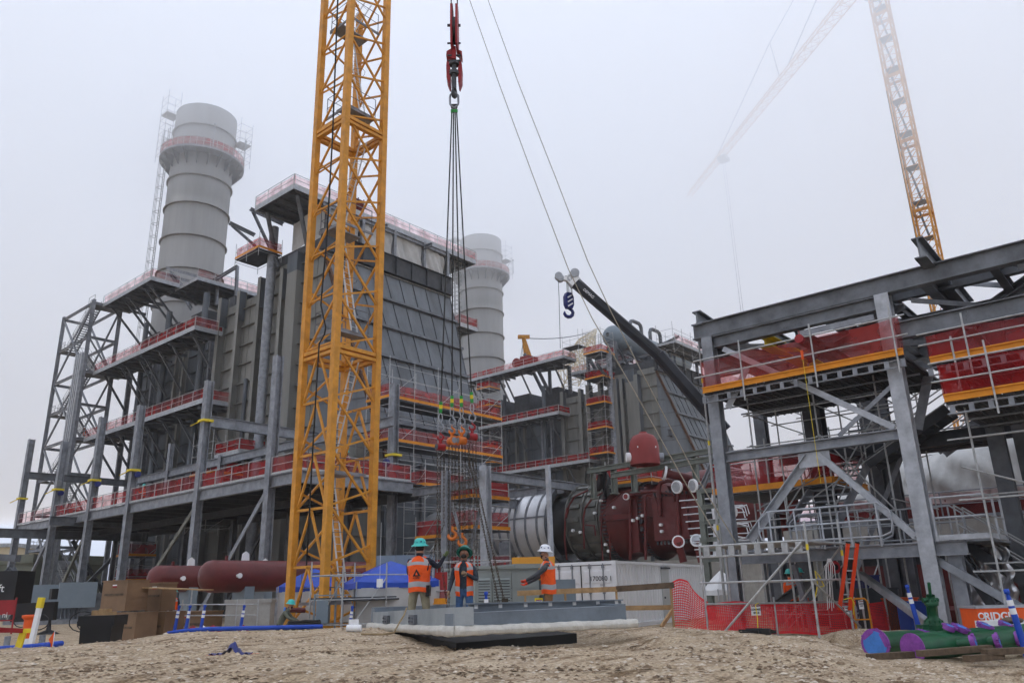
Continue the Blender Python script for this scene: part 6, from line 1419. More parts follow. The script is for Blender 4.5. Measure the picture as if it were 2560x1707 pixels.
def wsign(x, y, dep, w_, h_, lb, lines):
    c = DP(x, y, dep); m = M(); m.bar(c-V((0, 0, h_/2)), c+V((0, 0, h_/2)), w_, .01, up=nn); s_ = tag(m.build('warning_sign', WHT), lb, 'sign')
    m = M(); m.bar(c+V((0, 0, h_*.27)), c+V((0, 0, h_*.5)), w_, .008, up=nn, off=0) if 0 else None
    for t, sz, mt_, dz in lines: text(t, sz, mt_, c+nn*.012+V((0, 0, dz)), rd, (0, 0, 1), parent=s_, depth=.002, bold=.002)
    return s_, c
s_, c = wsign(1736, 1400, 19.95, .3, .26, 'white sign reading confined space on the red mesh fence', (('DANGER', .07, MARL, .10), ('CONFINED', .066, BLK, .01), ('SPACE', .066, BLK, -.07)))
wsign(1946, 1400, 20.3, .17, .2, 'half-hidden white sign at the torn end of the mesh fence', (('CONFINED', .03, BLK, .04), ('SPACE', .05, BLK, -.03)))
wsign(1978, 1388, 20.6, .16, .22, 'small white sign hung on the orange gate', (('DANGER', .034, MARL, .08), ('CONFINED', .03, BLK, .02), ('SPACE', .03, BLK, -.03)))
r = thing('orange_gate', GP(1978, 20.8), 'orange swing gate between two pieces of red mesh', 'gate'); p = GP(1978, 20.8); zt = ZA(p.x, p.y, 1374); m = M()
m.pipe([V((p.x, p.y, -.75))-RH*.2, V((p.x, p.y, zt-.08))-RH*.2, V((p.x, p.y, zt))-RH*.13, V((p.x, p.y, zt))+RH*.13, V((p.x, p.y, zt-.08))+RH*.2, V((p.x, p.y, -.75))+RH*.22], .026, 8); m.tube(V((p.x, p.y, (zt-.75)/2))-RH*.2, V((p.x, p.y, (zt-.75)/2))+RH*.2, .02, 8); m.build('gate_frame', TOE, r)
# ladder
r = thing('extension_ladder', DP(1950, 1330, 20.5), 'bright orange fibreglass ladder leaning on the scaffold platform', 'ladder')
OL = mat('ladder_orange', (.82, .07, .02), .4, 0, .06, 4)
la, lb_ = DP(1928, 1400, 20.3), DP(1948, 1247, 20.1); ra, rb_ = DP(1951, 1400, 20.3), DP(1969, 1247, 20.1)
for a, b in ((la, lb_), (ra, rb_)): m = M(); m.bar(a, b, .09, .05, up=FH); m.k = 1; m.bar(b, b+(b-a)*.02, .1, .06, up=FH); m.build('stile', [OL, RUB], r)
m = M()
for i in range(6): t = (i+.3)/5.6; m.tube(la.lerp(lb_, t), ra.lerp(rb_, t), .017, 8)
m.build('rung', GALVL, r)
m = M()
for k, (x, y0, y1) in enumerate(((1898, 1284, 1400), (1902, 1286, 1396), (1908, 1284, 1402), (1912, 1286, 1395), (1917, 1284, 1330), (1894, 1286, 1330))): m.pipe([DP(1905+(k-2.5)*1.5, 1282, 20.6), DP(x, 1300, 20.5), DP(x+random.uniform(-2, 4), (y0+y1)/2, 20.5), DP(x+3, y1, 20.5)], .011, 5)
tag(m.build('cord_bunch', WHT), 'bunch of white cords hanging from the scaffold tube', 'cords')
m = M(); m.pipe([DP(1871, 1380, 19.6), DP(1878, 1340, 19.7), DP(1872, 1310, 19.7), DP(1882, 1322, 19.7), DP(1893, 1345, 19.7), DP(1884, 1347, 19.7)], .014, 6); m.pipe([DP(1742, 1384, 19.6), DP(1735, 1388, 19.6), DP(1740, 1420, 19.5), DP(1741, 1452, 19.4)], .012, 6); m.pipe([DP(1938, 1376, 20), DP(1955, 1372, 20), DP(1962, 1385, 20), DP(1960, 1410, 20)], .013, 6)
tag(m.build('yellow_cord', YELT), 'loose yellow cords tied along the mesh fence', 'cords', kind='stuff')
m = M(); p = DP(1916, 1302, 20.8); m.tube(p-nn*.06, p+nn*.06, .16, 18); m.k = 1; m.tube(p+nn*.06, p+nn*.07, .08, 12); m.bar(p-V((0, 0, .2)), p-V((0, 0, .55)), .05, .05); tag(m.build('lifeline_reel', [HOISTR, BLK]), 'dark red lifeline reel left of the orange ladder', 'reel')
# spoil pile behind the mesh and low walls
m = M(); m.smooth = True; c = GP(1985, 19.2, -.8); m.grid(lambda u, v: c+RH*((u-.5)*5.2)+FH*((v-.5)*1.6)+V((0, 0, .42*math.sin(u*3.1)**.7*math.sin(v*3.1)+.03*math.sin(u*21+v*9))), 40, 10); tag(m.build('earth_bank', gm), None or 'low bank of brown earth behind the green pipes', 'earth bank')
# ---- green pipe spools and valve ----
r = thing('pipe_spool', GP(2200, 15), 'rear green pipe spool with purple taped blue end cap', 'pipe', 'green pipe spools')
def cap(parent, c, d, rr_, face=LBLUE, tape=True):
    m = M(); m.tube(c-d*.01, c+d*.035, rr_*1.12, 24); m.tube(c-d*.05, c+d*.0, rr_*1.02, 24); o_ = m.build('taped_rim', PURP, parent); m = M(); m.tube(c+d*.03, c+d*.042, rr_*.93, 22); m.build('end_cap', face, o_)
    if tape:
        m = M(); d_, s_, u_ = frame(d); 
        for k, a_ in enumerate((.4, 2.2, 4.1)): e = (s_*math.cos(a_)+u_*math.sin(a_)); m.bar(c+e*rr_*.95+d*.045, c+(s_*math.cos(a_+1.1)+u_*math.sin(a_+1.1))*rr_*.95+d*.045, rr_*.28, .008, up=d)
        for k in range(5): a_ = random.random()*6; e = (s_*math.cos(a_)+u_*math.sin(a_)); m.ball(c+e*rr_*1.1+d*.02, .035, .03, .02, 6, 4)
        m.build('loose_tape', PURP, o_)
a, b = DP(2012, 1478, 14.9), DP(2190, 1466, 16.8); m = M(); m.tube(a, b, .215, 24); m.build('pipe_run', GREEN, r); cap(r, a, (a-b).normalized(), .25)
for x, y, dpp, vec, rr_ in ((2052, 1458, 15.6, V((0, 0, 1)), .12), (2120, 1451, 16, V((0, 0, 1)), .11)):
    c = DP(x, y, dpp); d = (vec+RH*.25).normalized(); m = M(); m.tube(c-d*.2, c, rr_*.8, 16); m.build('branch', GREEN, r); cap(r, c, d, rr_)
r = thing('pipe_spool', GP(2200, 14), 'front green pipe spool with solid purple end and five taped branches', 'pipe', 'green pipe spools')
a, b, c2 = DP(2097, 1487, 13.8), DP(2215, 1474, 14.4), DP(2420, 1456, 15.4); m = M(); m.pipe([a, a.lerp(b, .5), b, c2], .235, 24); m.build('pipe_run', GREEN, r)
m = M(); d = (a-b).normalized(); m.tube(a, a+d*.02, .25, 28); m.build('end_cap', PURP, r)
for x, y, dpp, vec, rr_ in ((2206, 1442, 14.3, V((0, 0, 1)), .13), (2262, 1437, 14.7, V((0, 0, 1)), .13), (2310, 1434, 15, V((0, 0, 1)), .12), (2236, 1475, 13.9, RH*.9-FH*.6, .13), (2290, 1471, 14.3, RH*.9-FH*.6, .12), (2334, 1466, 14.7, RH*.9-FH*.6, .12), (2180, 1440, 14.2, V((0, 0, 1)), .1)):
    c = DP(x, y, dpp); d = (vec+(RH*.35-FH*.3 if vec.z > .5 else V((0, 0, .15)))).normalized(); m = M(); m.tube(c-d*.26, c, rr_*.78, 16); m.build('branch', GREEN, r); cap(r, c, d, rr_)
p = DP(2146, 1440, 16.4); r = thing('gate_valve', p, 'upright dark green gate valve behind the pipe spools', 'valve'); q = DP(2140, 1365, 16.4); ax_ = (DP(2134, 1342, 16.4)-p).normalized()
m = M(); m.tube(p-V((0, 0, .25)), p+ax_*.1, .28, 20); m.bar(p-RH*.42-V((0, 0, .02)), p+RH*.42-V((0, 0, .02)), .36, .2); m.lathe([(.26, .1), (.26, .16), (.13, .3), (.12, .62), (.19, .66), (.19, .76), (.12, .8), (.12, .92)], p, ax_, 18); m.tube(p+ax_*.9, p+ax_*1.05, .035, 10); m.build('valve_body', GREEN, r)
m = M()
for k in (-1, 1): m.tube(p+RH*.13*k+ax_*.2, p+RH*.13*k+ax_*.7, .03, 8)
m.tube(p+ax_*.78-RH*.24, p+ax_*.78+RH*.2, .07, 12); m.tube(p+ax_*.92, p+ax_*1.28, .045, 12); m.build('yoke', GREEN, r)
m = M()
for k in range(10): a_ = k*.628; e = RH*math.cos(a_)+FH*math.sin(a_); m.tube(p+e*.23+ax_*.1, p+e*.23+ax_*.2, .022, 6); m.tube(p+e*.165+ax_*.62, p+e*.165+ax_*.8, .016, 6)
m.build('flange_bolts', GREEN, r); r.scale = (.74, .74, .74)
# dunnage timbers
for x0, y0, x1, y1, dpp, lb in ((1995, 1508, 2150, 1498, 13.6, 'long dunnage timber under the left ends of the green pipes'), (2110, 1500, 2275, 1487, 13.4, 'dunnage timber under the middle of the front green pipe'), (2220, 1512, 2300, 1506, 13.0, 'stacked lower dunnage timber on the right'), (2260, 1497, 2400, 1490, 13.2, 'dunnage timber running out past the right edge'), (2000, 1490, 2030, 1492, 15, 'short timber block behind the blue end cap')):
    m = M(); m.bar(DP(x0, y0, dpp), DP(x1, y1, dpp+.3), .14, .1); tag(m.build('timber', WOODD), lb, 'timber', 'dunnage timbers')
p = GP(2270, 18.2); r = thing('site_tool_chest', p, 'orange lettered tool chest with white cooler before it', 'tool chest'); zt = ZA(p.x, p.y, 1395); rd2 = RH
m = OB(V((p.x, p.y, -.7))+RH*.3, RH, 1.55, .7, zt+.7); m.build('chest', ORG, r); m = OB(V((p.x, p.y, zt))+RH*.3, RH, 1.6, .75, .05); m.build('lid', GALVL, r)
text('RIDGID', .235, WHT, DP(2300, 1415, 17.75), RH, (0, 0, 1), parent=r, bold=.006)
m = M(); c = DP(2254, 1414, 17.75); m.lathe([(.05, 0), (.075, 0), (.075, .01), (.05, .01)], c, -FH, 16); m.build('round_emblem', WHT, r)
m = OB(GP(2300, 16.8, -.75), RH, 1.0, .45, ZA(*GP(2300, 16.8)[:2], 1424)+.75); tag(m.build('cooler', WHT), 'white cooler box in front of the orange tool chest', 'cooler')
m = M(); m.smooth = True; c = DP(2325, 1424, 15.6); m.ball(c, .3, .2, .07, 14, 6); tag(m.build('dark_cloth', WOODD), 'dark cloth bundle lying on the green pipe at the right', 'cloth')
for k, (x, dp, w_, h_, mt_, lb) in enumerate(((2058, 24, 1.1, .9, ORG, 'orange crate in the shade left of the blue tub'), (2112, 21.5, .9, .85, BLUE, 'blue plastic tub beside the foot of the pale column'), (2020, 24, 1.0, 1.2, DARK, 'dark machine behind the orange gate'), (2000, 26, .6, 1.6, NAVY, 'navy drum behind the white cords'))):
    m = OB(GP(x, dp), RH, w_, .7, h_); m.hexa(obox(GP(x, dp)+V((0, 0, h_)), RH, w_+.06, .76, .04)[0]); tag(m.build('site_crate', mt_), lb, 'crate')
m = M(); m.smooth = False; c = GP(1735, 15.2); c.z = hgt(c.x, c.y)
for k in range(9): q = c+RH*random.uniform(-.3, .3)+FH*random.uniform(-.2, .2)+V((0, 0, -.02)); m.hexa(obox(q, RH+FH*random.uniform(-.6, .6), random.uniform(.15, .4), .12, random.uniform(.05, .13))[0])
tag(m.build('asphalt_lump', RUB), 'lump of broken black asphalt on the crest of the mound', 'rubble')
# red cloths and bags by the left scaffold rail
r = thing('rail_scaffold', GP(480, 29), 'scaffold tube rails between the tan boxes and the tall deck column', 'scaffold'); m = M()
for y in (1388, 1413, 1440): m.tube(DP(412, y, 28.5), DP(592, y-1, 28.5), .027, 6)
m.build('rail', SCAF, r); m = M()
for x in (418, 437, 543, 560, 592): p = GP(x, 28.5); m.tube((p.x, p.y, SITE), (p.x, p.y, ZA(p.x, p.y, 1376 if x != 437 else 1350)), .027, 6)
m.build('upright', SCAF, r)
for k, (x, dp, mt_, s_, lb) in enumerate(((470, 28, WHT, .3, 'white sack on the ground behind the blue delineators'), (446, 28.3, RED, .35, 'red bag left of the white sack'), (492, 28.2, RED, .38, 'red bag right of the white sack'), (562, 27.5, RED, .25, 'red bucket hanging by the deck column'))):
    c = GP(x, dp, SITE+.1); m = M(); ph = k*1.7; m.grid(lambda u, v: c+V((s_*(1-v**2)*math.cos(u*6.283)*(1+.12*math.sin(u*25+ph)), s_*(1-v**2)*math.sin(u*6.283), .45*v)), 24, 6); tag(m.build('bag', mt_), lb, 'bag')
m = M(); p = GP(575, 30); m.hexa(obox(p, RH, 1.7, .6, 1.25)[0]); m.hexa(obox(p+V((0, 0, 1.25)), RH, 1.8, .7, .14)[0]); tag(m.build('form_block', CONC), 'concrete pedestal with a timber form beside the tall deck column', 'pedestal')
m = M(); m.tube(DP(655, 1400, 28), DP(700, 1401, 28.4), .09, 14); m.k = 1; m.tube(DP(653, 1400, 28), DP(656, 1400, 28), .1, 14); tag(m.build('maroon_pipe', [MAR, LBLUE]), 'short maroon pipe with a blue cap by the mast foot', 'pipe')
m = M(); c = GP(690, 27, SITE); m.grid(lambda u, v: c+V((.55*(1-v**3)*math.cos(u*6.283)*(1+.1*math.sin(u*19)), .5*(1-v**3)*math.sin(u*6.283), .5*v)), 24, 6); tag(m.build('white_bulk_bag', WHT), 'slumped white bulk bag near the foot of the mast', 'bag')

# ---- steel frame assembly being rigged ----
u_c, u_r, u_l = DP(1042, 1400, 11.2), DP(1425, 1400, 12.8), DP(857, 1400, 17.2)
def corner(p, py0, py1): return (ZA(p.x, p.y, py0), ZA(p.x, p.y, py1))
FR = mat('frame_paint', (.27, .31, .33), .45, 0, .25, 1.3, col2=(.36, .39, .40)); FRD = mat('frame_blue_grey', (.15, .18, .21), .4, 0, .3, 1.2)
WR = mat('plastic_wrap', (.62, .60, .54), .4, 0, .12, 5, bump=.6, bscale=9)
r = thing('steel_frame_assembly', u_c, 'low rectangular steel frame on white padding on the sand, being rigged by the workers', 'steel frame')
def lbeam(a, za, b, zb, t, mt_, name):
    m = M(); d = (b-a); d.z = 0; n_ = V((-d.y, d.x, 0)).normalized(); n_ = n_ if n_.dot(FH) > 0 else -n_
    m.hexa([V((a.x, a.y, za[1])), V((b.x, b.y, zb[1])), V((b.x, b.y, zb[1]))+n_*t, V((a.x, a.y, za[1]))+n_*t, V((a.x, a.y, za[0])), V((b.x, b.y, zb[0])), V((b.x, b.y, zb[0]))+n_*t, V((a.x, a.y, za[0]))+n_*t]); return m.build(name, mt_, r)
zc1 = corner(u_c, 1394, 1437); zl1 = corner(u_l, 1405, 1431); zr1 = corner(u_r, 1390, 1422); zc2 = corner(u_c, 1409, 1437)
lbeam(u_c, zc1, u_l, zl1, .3, FR, 'left_side_beam'); lbeam(u_c+RH*.004, zc2, u_r, zr1, .28, FRD, 'front_side_beam')
far = u_r+(u_l-u_c)*.55; b2 = u_c+(u_l-u_c)*.1; 
m = M(); p0_, p1_ = DP(1075, 1389, 12.6), DP(1425, 1377, 13.6); m.bar(p0_-V((0, 0, .1)), p1_-V((0, 0, .12)), .04, .24); m.bar(p0_+V((0, 0, .02)), p1_+V((0, 0, .0)), .2, .02); m.build('inner_beam', FRD, r)
m = M(); m.bar((u_r.x, u_r.y, zr1[0]-.1), (u_r+(u_l-u_c)*.5)+V((0, 0, 0)), .2, .25); 
for (a_, b_) in ((u_r, u_l+(u_r-u_c)), (u_l, u_l+(u_r-u_c))): m.bar((a_.x, a_.y, .32), (b_.x, b_.y, .32), .2, .3)
m.build('back_beam', FRD, r)
for t in (.38, .74): q = u_c.lerp(u_l, t); n_ = V((-(u_l-u_c).y, (u_l-u_c).x, 0)).normalized(); n_ = n_ if n_.dot(FH) < 0 else -n_; zq = lerp((zc1[0]+zc1[1])/2, (zl1[0]+zl1[1])/2, t)-.03; m = M(); m.bar(V((q.x, q.y, zq-.09))+n_*.03, V((q.x, q.y, zq+.07))+n_*.03, .42, .06, up=n_); o_ = m.build('bolted_plate', MILL, r); m = M(); [m.tube(V((q.x, q.y, zq+.02*k))+n_*.06+(u_l-u_c).normalized()*.12*s_, V((q.x, q.y, zq+.02*k))+n_*.085+(u_l-u_c).normalized()*.12*s_, .02, 8) for s_ in (-1, 1) for k in (-2, 1)]; m.build('bolt', MILL, o_)
m = M()
for t in (.05, .2, .36, .52, .68, .84, .97): q = p0_.lerp(p1_, t); m.bar(q-FH*.03-V((0, 0, .06)), q-FH*.03-V((0, 0, .0)), .06, .012, up=FH)
m.build('paper_tag', WHT, r)
wb = M(); wb.smooth = True
def wrap(a, za, b, zb, thk, ext):
    d = (b-a); d.z = 0; n_ = V((-d.y, d.x, 0)).normalized(); n_ = n_ if n_.dot(FH) < 0 else -n_; dn_ = d.normalized()
    def f(u, v):
        q = a.lerp(b, u*(1+ext)-ext*0.0); q = a+dn_*(u*(d.length+ext)-.0); z = lerp(za, zb, min(1, u)); an = v*6.283
        return V((q.x, q.y, z-thk/2))+n_*((.13*math.copysign(abs(math.cos(an))**.5, math.cos(an))-.06+.01*math.sin(u*60))*(0.02 if u > .999 or u < .001 else 1))+V((0, 0, thk/2*math.copysign(abs(math.sin(an))**.5, math.sin(an))*(1+.07*math.sin(u*23)+.06*math.sin(u*71+v*6))))
    wb.grid(f, 90, 14)
wrap(u_c, zc1[1]-.0, u_l, zl1[1], .15, .5); wrap(u_c+RH*.02, zc2[1], u_r, zr1[1], .14, .35); wb.build('plastic_padding', WR, r)
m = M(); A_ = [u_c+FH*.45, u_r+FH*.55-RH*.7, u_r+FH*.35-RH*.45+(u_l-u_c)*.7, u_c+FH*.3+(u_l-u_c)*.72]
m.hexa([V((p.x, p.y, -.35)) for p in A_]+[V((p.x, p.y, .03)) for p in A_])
m.build('timber_mat', RUB, r)  # black block added to stand for the dark shade under the frame
m = M(); m.pipe([DP(934, 1396, 13.6), DP(928, 1412, 13.1), DP(918, 1428, 12.9), DP(908, 1446, 12.6), DP(905, 1452, 12.5), DP(880, 1456, 12.4), DP(830, 1455, 12.6)], .016, 6); tag(m.build('tie_rope', mat('manila_rope', (.3, .22, .12), .9, 0, .2, 12)), 'tan rope looped over the left side of the steel frame', 'rope')
m = M(); m.smooth = True; c = DP(812, 1442, 13.8); m.tube(c-RH*.12, c+RH*.14, .06, 12); m.grid(lambda u, v: c+RH*((u-.5)*.18)+V((0, 0, .05+.1*v))+FH*.02*math.sin(u*9), 8, 3); tag(m.build('paper_roll', WHT), 'crumpled white paper roll on the sand beside the frame', 'paper')
m = M(); q = DP(1160, 1388, 14.2); m.hexa(obox(q-V((0, 0, .05)), RH, .12, .1, .16)[0]); m.pipe([q+V((0, 0, -.02)), q+RH*.08-V((0, 0, .09)), q+RH*.2-V((0, 0, .11))], .035, 8); m.k = 1; m.tube(q+RH*.2-V((0, 0, .12)), q+RH*.32-V((0, 0, .1)), .05, 10); tag(m.build('lifting_clamp', [CHAIN, HOIST]), 'rusty lifting clamp and shackle on the inner beam of the frame', 'clamp')
# ---------------- people ----------------
SKIN = mat('skin', (.42, .22, .14), .5, 0, .08, 12); SKIND = mat('tanned_skin', (.24, .12, .075), .5, 0, .08, 12)
NAVYC = mat('navy_shirt', (.018, .02, .032), .85, 0, .2, 12); GREYC = mat('grey_hoodie', (.07, .072, .08), .9, 0, .2, 12, bump=.3)
KHAKI = mat('khaki_trousers', (.28, .245, .16), .9, 0, .12, 7, bump=.5, bscale=9); JEAN = mat('blue_jeans', (.06, .12, .24), .9, 0, .25, 7, bump=.5, bscale=9); TAN = mat('tan_work_trousers', (.24, .13, .055), .9, 0, .2, 7, bump=.5, bscale=9)
BOOT = mat('boots', (.05, .03, .02), .7); GLOVL = mat('lime_glove', (.3, .42, .06), .8, 0, .5, 30, col2=(.03, .04, .03)); GLOVR = mat('red_glove', (.75, .07, .03), .8, 0, .3, 30); GLOVT = mat('tan_glove', (.3, .2, .12), .8, 0, .2, 20)
PLAID = mat('checked_shirt', (.035, .045, .06), .9, 0, .5, 18); HWHT = mat('white_helmet', (.78, .8, .84), .3, 0, .04, 4); HAIR = mat('dark_hair', (.015, .011, .009), .8); GLS = mat('dark_glasses', (.01, .02, .06), .15, 0, 0, 1)
def person(label, pos, facing, jo, scale=1.0, shirt=NAVYC, pants=KHAKI, glove=GLOVT, hat=CYAN, skin=SKIN, girth=1.0, hat_tilt=(0, 0), emblem=False, beard=True, vest=True, glasses=False, open_front=True, belt=False, face=None, group=None, simple=False, hatmarks=False):
    f = V(facing); f.z = 0; f.normalize(); rt = f.cross(V((0, 0, 1))); O = V(pos)
    def W(p): return O+(rt*p[0]+f*p[1]+V((0, 0, p[2])))*scale
    J = dict(pel=(0, 0, .97), wst=(0, 0, 1.1), chs=(0, .01, 1.32), nk0=(0, 0, 1.47), nk1=(0, .015, 1.545), hd0=(0, .03, 1.62), hd1=(0, .03, 1.70), hd2=(0, .02, 1.765),
             sl=(-.19, 0, 1.43), el=(-.25, -.02, 1.15), wl=(-.25, .08, .92), sr=(.19, 0, 1.43), er=(.25, -.02, 1.15), wr=(.25, .08, .92),
             hl=(-.1, 0, .93), kl=(-.11, .03, .51), al=(-.12, -.02, .09), tl=(-.14, .15, .045), hr=(.1, 0, .93), kr=(.11, .03, .51), ar=(.12, -.02, .09), tr=(.14, .15, .045))
    J.update({k: v for k, v in jo.items() if not isinstance(v, float) and not k.startswith('palm') and k != 'chin'}); J = {k: V(v) for k, v in J.items()}; G = girth
    B = [('pel', 'wst', 0), ('wst', 'chs', 0), ('chs', 'nk0', 0), ('nk0', 'nk1', 1), ('nk1', 'hd0', 1), ('hd0', 'hd1', 1), ('hd1', 'hd2', 1)]
    rad = dict(pel=.135*G, wst=.13*G, chs=.15*G, nk0=.075, nk1=.058, hd0=.074, hd1=.093, hd2=.078)
    for s_ in 'lr': B += [('chs', 's'+s_, 0), ('s'+s_, 'e'+s_, 0), ('e'+s_, 'w'+s_, 0), ('pel', 'h'+s_, 2), ('h'+s_, 'k'+s_, 2), ('k'+s_, 'a'+s_, 2), ('a'+s_, 't'+s_, 3)]; rad.update({'s'+s_: .072*G, 'e'+s_: .05*G, 'w'+s_: .034, 'h'+s_: .098*G, 'k'+s_: .068*G, 'a'+s_: .052, 't'+s_: .04})
    # hands: palm, four fingers, thumb
    for s_ in 'lr':
        w_, e_ = J['w'+s_], J['e'+s_]; d = (w_-e_).normalized(); cu = jo.get('curl'+s_, .35); pn = V(jo.get('palm'+s_, (1 if s_ == 'l' else -1, 0, 0))).normalized(); pn = (pn-d*pn.dot(d)).normalized(); sd = d.cross(pn).normalized()
        J['p'+s_] = w_+d*.05; J['q'+s_] = w_+d*.095; B += [('w'+s_, 'p'+s_, 4), ('p'+s_, 'q'+s_, 4)]; rad['p'+s_] = .03; rad['q'+s_] = .027
        if not simple:
            for k in range(4):
                b0 = w_+d*.092+sd*(.032-.0205*k); ln = (.068, .078, .072, .056)[k]; c1 = d*math.cos(cu*.8)+pn*math.sin(cu*.8); c2 = d*math.cos(cu*2.2)+pn*math.sin(cu*2.2); c3 = d*math.cos(cu*3.4)+pn*math.sin(cu*3.4)
                pr_ = 'q'+s_
                for j, (cc, fr) in enumerate(((c1, .42), (c2, .33), (c3, .25))):
                    kx = f'f{s_}{k}{j}'; 
                    if j == 0: J[kx+'r'] = b0; rad[kx+'r'] = .0105; B.append((pr_, kx+'r', 4)); pr_ = kx+'r'; cur = b0
                    cur = cur+cc*ln*fr*1.25; J[kx] = cur; rad[kx] = .0095-.0012*j; B.append((pr_, kx, 4)); pr_ = kx
            t0 = w_+d*.035+sd*.03; t1 = t0+(sd*.7+d*.6+pn*.3).normalized()*.04; t2 = t1+(sd*.25+d*.9+pn*.4).normalized()*.035
            J['th'+s_] = t0; J['ti'+s_] = t1; J['tj'+s_] = t2; rad['th'+s_] = .014; rad['ti'+s_] = .0115; rad['tj'+s_] = .0095; B += [('p'+s_, 'th'+s_, 4), ('th'+s_, 'ti'+s_, 4), ('ti'+s_, 'tj'+s_, 4)]
    fd = V(face) if face else V((0, 1, 0)); fd.normalize(); hu = (J['hd2']-J['hd0']).normalized(); fd = (fd-hu*fd.dot(hu)).normalized(); hs_ = fd.cross(hu)
    J['nose'] = J['hd1']-hu*.03+fd*.108; rad['nose'] = .013; J['chin'] = J['hd0']+fd*.062-hu*.015; rad['chin'] = .036; J['eaL'] = J['hd1']-hu*.03-hs_*.095; J['eaR'] = J['hd1']-hu*.03+hs_*.095; rad['eaL'] = rad['eaR'] = .018
    B += [('hd1', 'nose', 1), ('hd0', 'chin', 1), ('hd1', 'eaL', 1), ('hd1', 'eaR', 1)]
    ks = list(J); ix = {k: i for i, k in enumerate(ks)}
    me = bpy.data.meshes.new('b'); me.from_pydata([J[k] for k in ks], [(ix[a], ix[b]) for a, b, _ in B], []); ob = bpy.data.objects.new('b', me); COL.objects.link(ob)
    ob.modifiers.new('s', 'SKIN'); sub = ob.modifiers.new('u', 'SUBSURF'); sub.levels = sub.render_levels = 1 if simple else 2; ob.modifiers['s'].use_smooth_shade = True
    for k in ks:
        v = me.skin_vertices[0].data[ix[k]]; r_ = rad[k]; v.radius = (r_*1.12, r_*.86) if k in ('pel', 'wst', 'chs') else (r_, r_); v.use_root = k == 'pel'
    bpy.context.view_layer.update(); bm = bpy.data.meshes.new_from_object(ob.evaluated_get(bpy.context.evaluated_depsgraph_get())); bpy.data.objects.remove(ob)
    bm.materials.clear(); mats = [shirt, skin, pants, BOOT, glove]
    for q in mats: bm.materials.append(q)
    segs = [(J[a], J[b], mi, a, b) for a, b, mi in B]
    for p in bm.polygons:
        c = V(p.center); best = 9; bi = 0
        for a, b, mi, na, nb in segs:
            ab = b-a; t = max(0, min(1, (c-a).dot(ab)/max(1e-6, ab.length_squared))); dd_ = (c-(a+ab*t)).length-max(rad[na], rad[nb])*.8
            if dd_ < best: best = dd_; bi = mi
        p.material_index = bi; p.use_smooth = True
    for v in bm.vertices: v.co = W(v.co)
    if len(bm.polygons) == 0: print('EMPTY BODY', label)
    r = thing('person', O, label, 'person', group); bm.name = 'body'; o = bpy.data.objects.new('body', bm); COL.objects.link(o); o.parent = r; o.matrix_parent_inverse = Matrix.Translation(-O)
    # vest
    if vest:
        m = M(); m.smooth = True; rows = [(0.86, .185, .15), (.95, .19, .155), (1.0, .19, .155), (1.05, .188, .152), (1.18, .19, .152), (1.3, .205, .158), (1.36, .215, .158), (1.42, .215, .15), (1.47, .19, .125), (1.505, .13, .095), (1.53, .085, .08)]
        n_ = 32; vs = []; lean = J['chs']-J['pel']
        for z, a, b in rows:
            t = (z-.97)/(1.32-.97); cx_, cy_ = J['pel'].x+lean.x*t, J['pel'].y+lean.y*t
            for i in range(n_): an = 2*math.pi*i/n_; k = 1+.018*math.sin(an*5+z*20)+.014*math.sin(an*9-z*31)+random.uniform(-.012, .012); vs.append(W((cx_+a*G*k*math.cos(an), cy_+b*G*k*math.sin(an), z+.01*math.sin(an*3))))
        for i in range(len(rows)-1):
            for j in range(n_):
                an = 2*math.pi*(j+.5)/n_; front = abs((an-math.pi/2+math.pi) % (2*math.pi)-math.pi)
                if open_front and front < .32: continue
                if 1.40 < rows[i][0] < 1.46 and (abs(math.cos(an)) > .93): continue
                st_ = (i in (1, 2)) or (i in (6,)) or (i >= 6 and .52 < abs(math.cos(an)) < .82)
                m.f.append((i*n_+j, i*n_+(j+1) % n_, (i+1)*n_+(j+1) % n_, (i+1)*n_+j)); m.m.append(1 if st_ else 0); m.sm.append(True)
        m.v = [tuple(v) for v in vs]; vo = m.build('vest', [HIVIS, GREYS], r)
        if emblem:
            q = lambda x, z: W((x, J['chs'].y-.165*G-.012, z)); m = M(); ex = (W((0, -.01, 0))-W((0, 0, 0)))
            m.prism([q(-.075, 1.15), q(.085, 1.15), q(.0, 1.29)], ex); m.build('back_emblem', BLK, vo)
            m = M(); ex2 = ex*1.6; m.prism([q(-.02, 1.17), q(.03, 1.17), q(.0, 1.235)], ex2); m.build('emblem_inset', HIVIS, vo)
            text('CORE', .05, BLK, q(0, 1.12)+ex, -rt if 0 else rt, (0, 0, 1), parent=vo)
    # helmet
    hc = J['hd1']+hu*.035; tx, ty = hat_tilt; ha = (hu+fd*ty+hs_*tx).normalized()
    m = M(); prof = [(.172, -.005), (.165, .012), (.125, .03), (.122, .06), (.112, .10), (.085, .135), (.045, .152), (0, .156)]; m.lathe([(a, b) for a, b in prof], (0, 0, 0), ha, 24)
    m.v = [tuple(W(hc+V(v)*1.0)) for v in m.v]; ho = m.build('helmet', hat, r)
    m = M(); m.lathe([(.17, -.006), (.12, .008), (.118, -.0)], (0, 0, 0), ha, 20); m.v = [tuple(W(hc+V(v))) for v in m.v]; m.build('helmet_underside', RED if hat == CYAN else hat, ho)
    if hatmarks:
        m = M()
        for k in range(9): an = k*.7+.3; e = (hs_*math.cos(an)+fd*math.sin(an)); c_ = hc+e*.117+ha*(.06+.022*(k % 2)); m.bar(c_-ha*.014, c_+ha*.014, .03, .006, up=e)
        m.v = [tuple(W(V(v))) for v in m.v]; m.build('helmet_sticker', BLK if k % 2 else NAVY, ho)
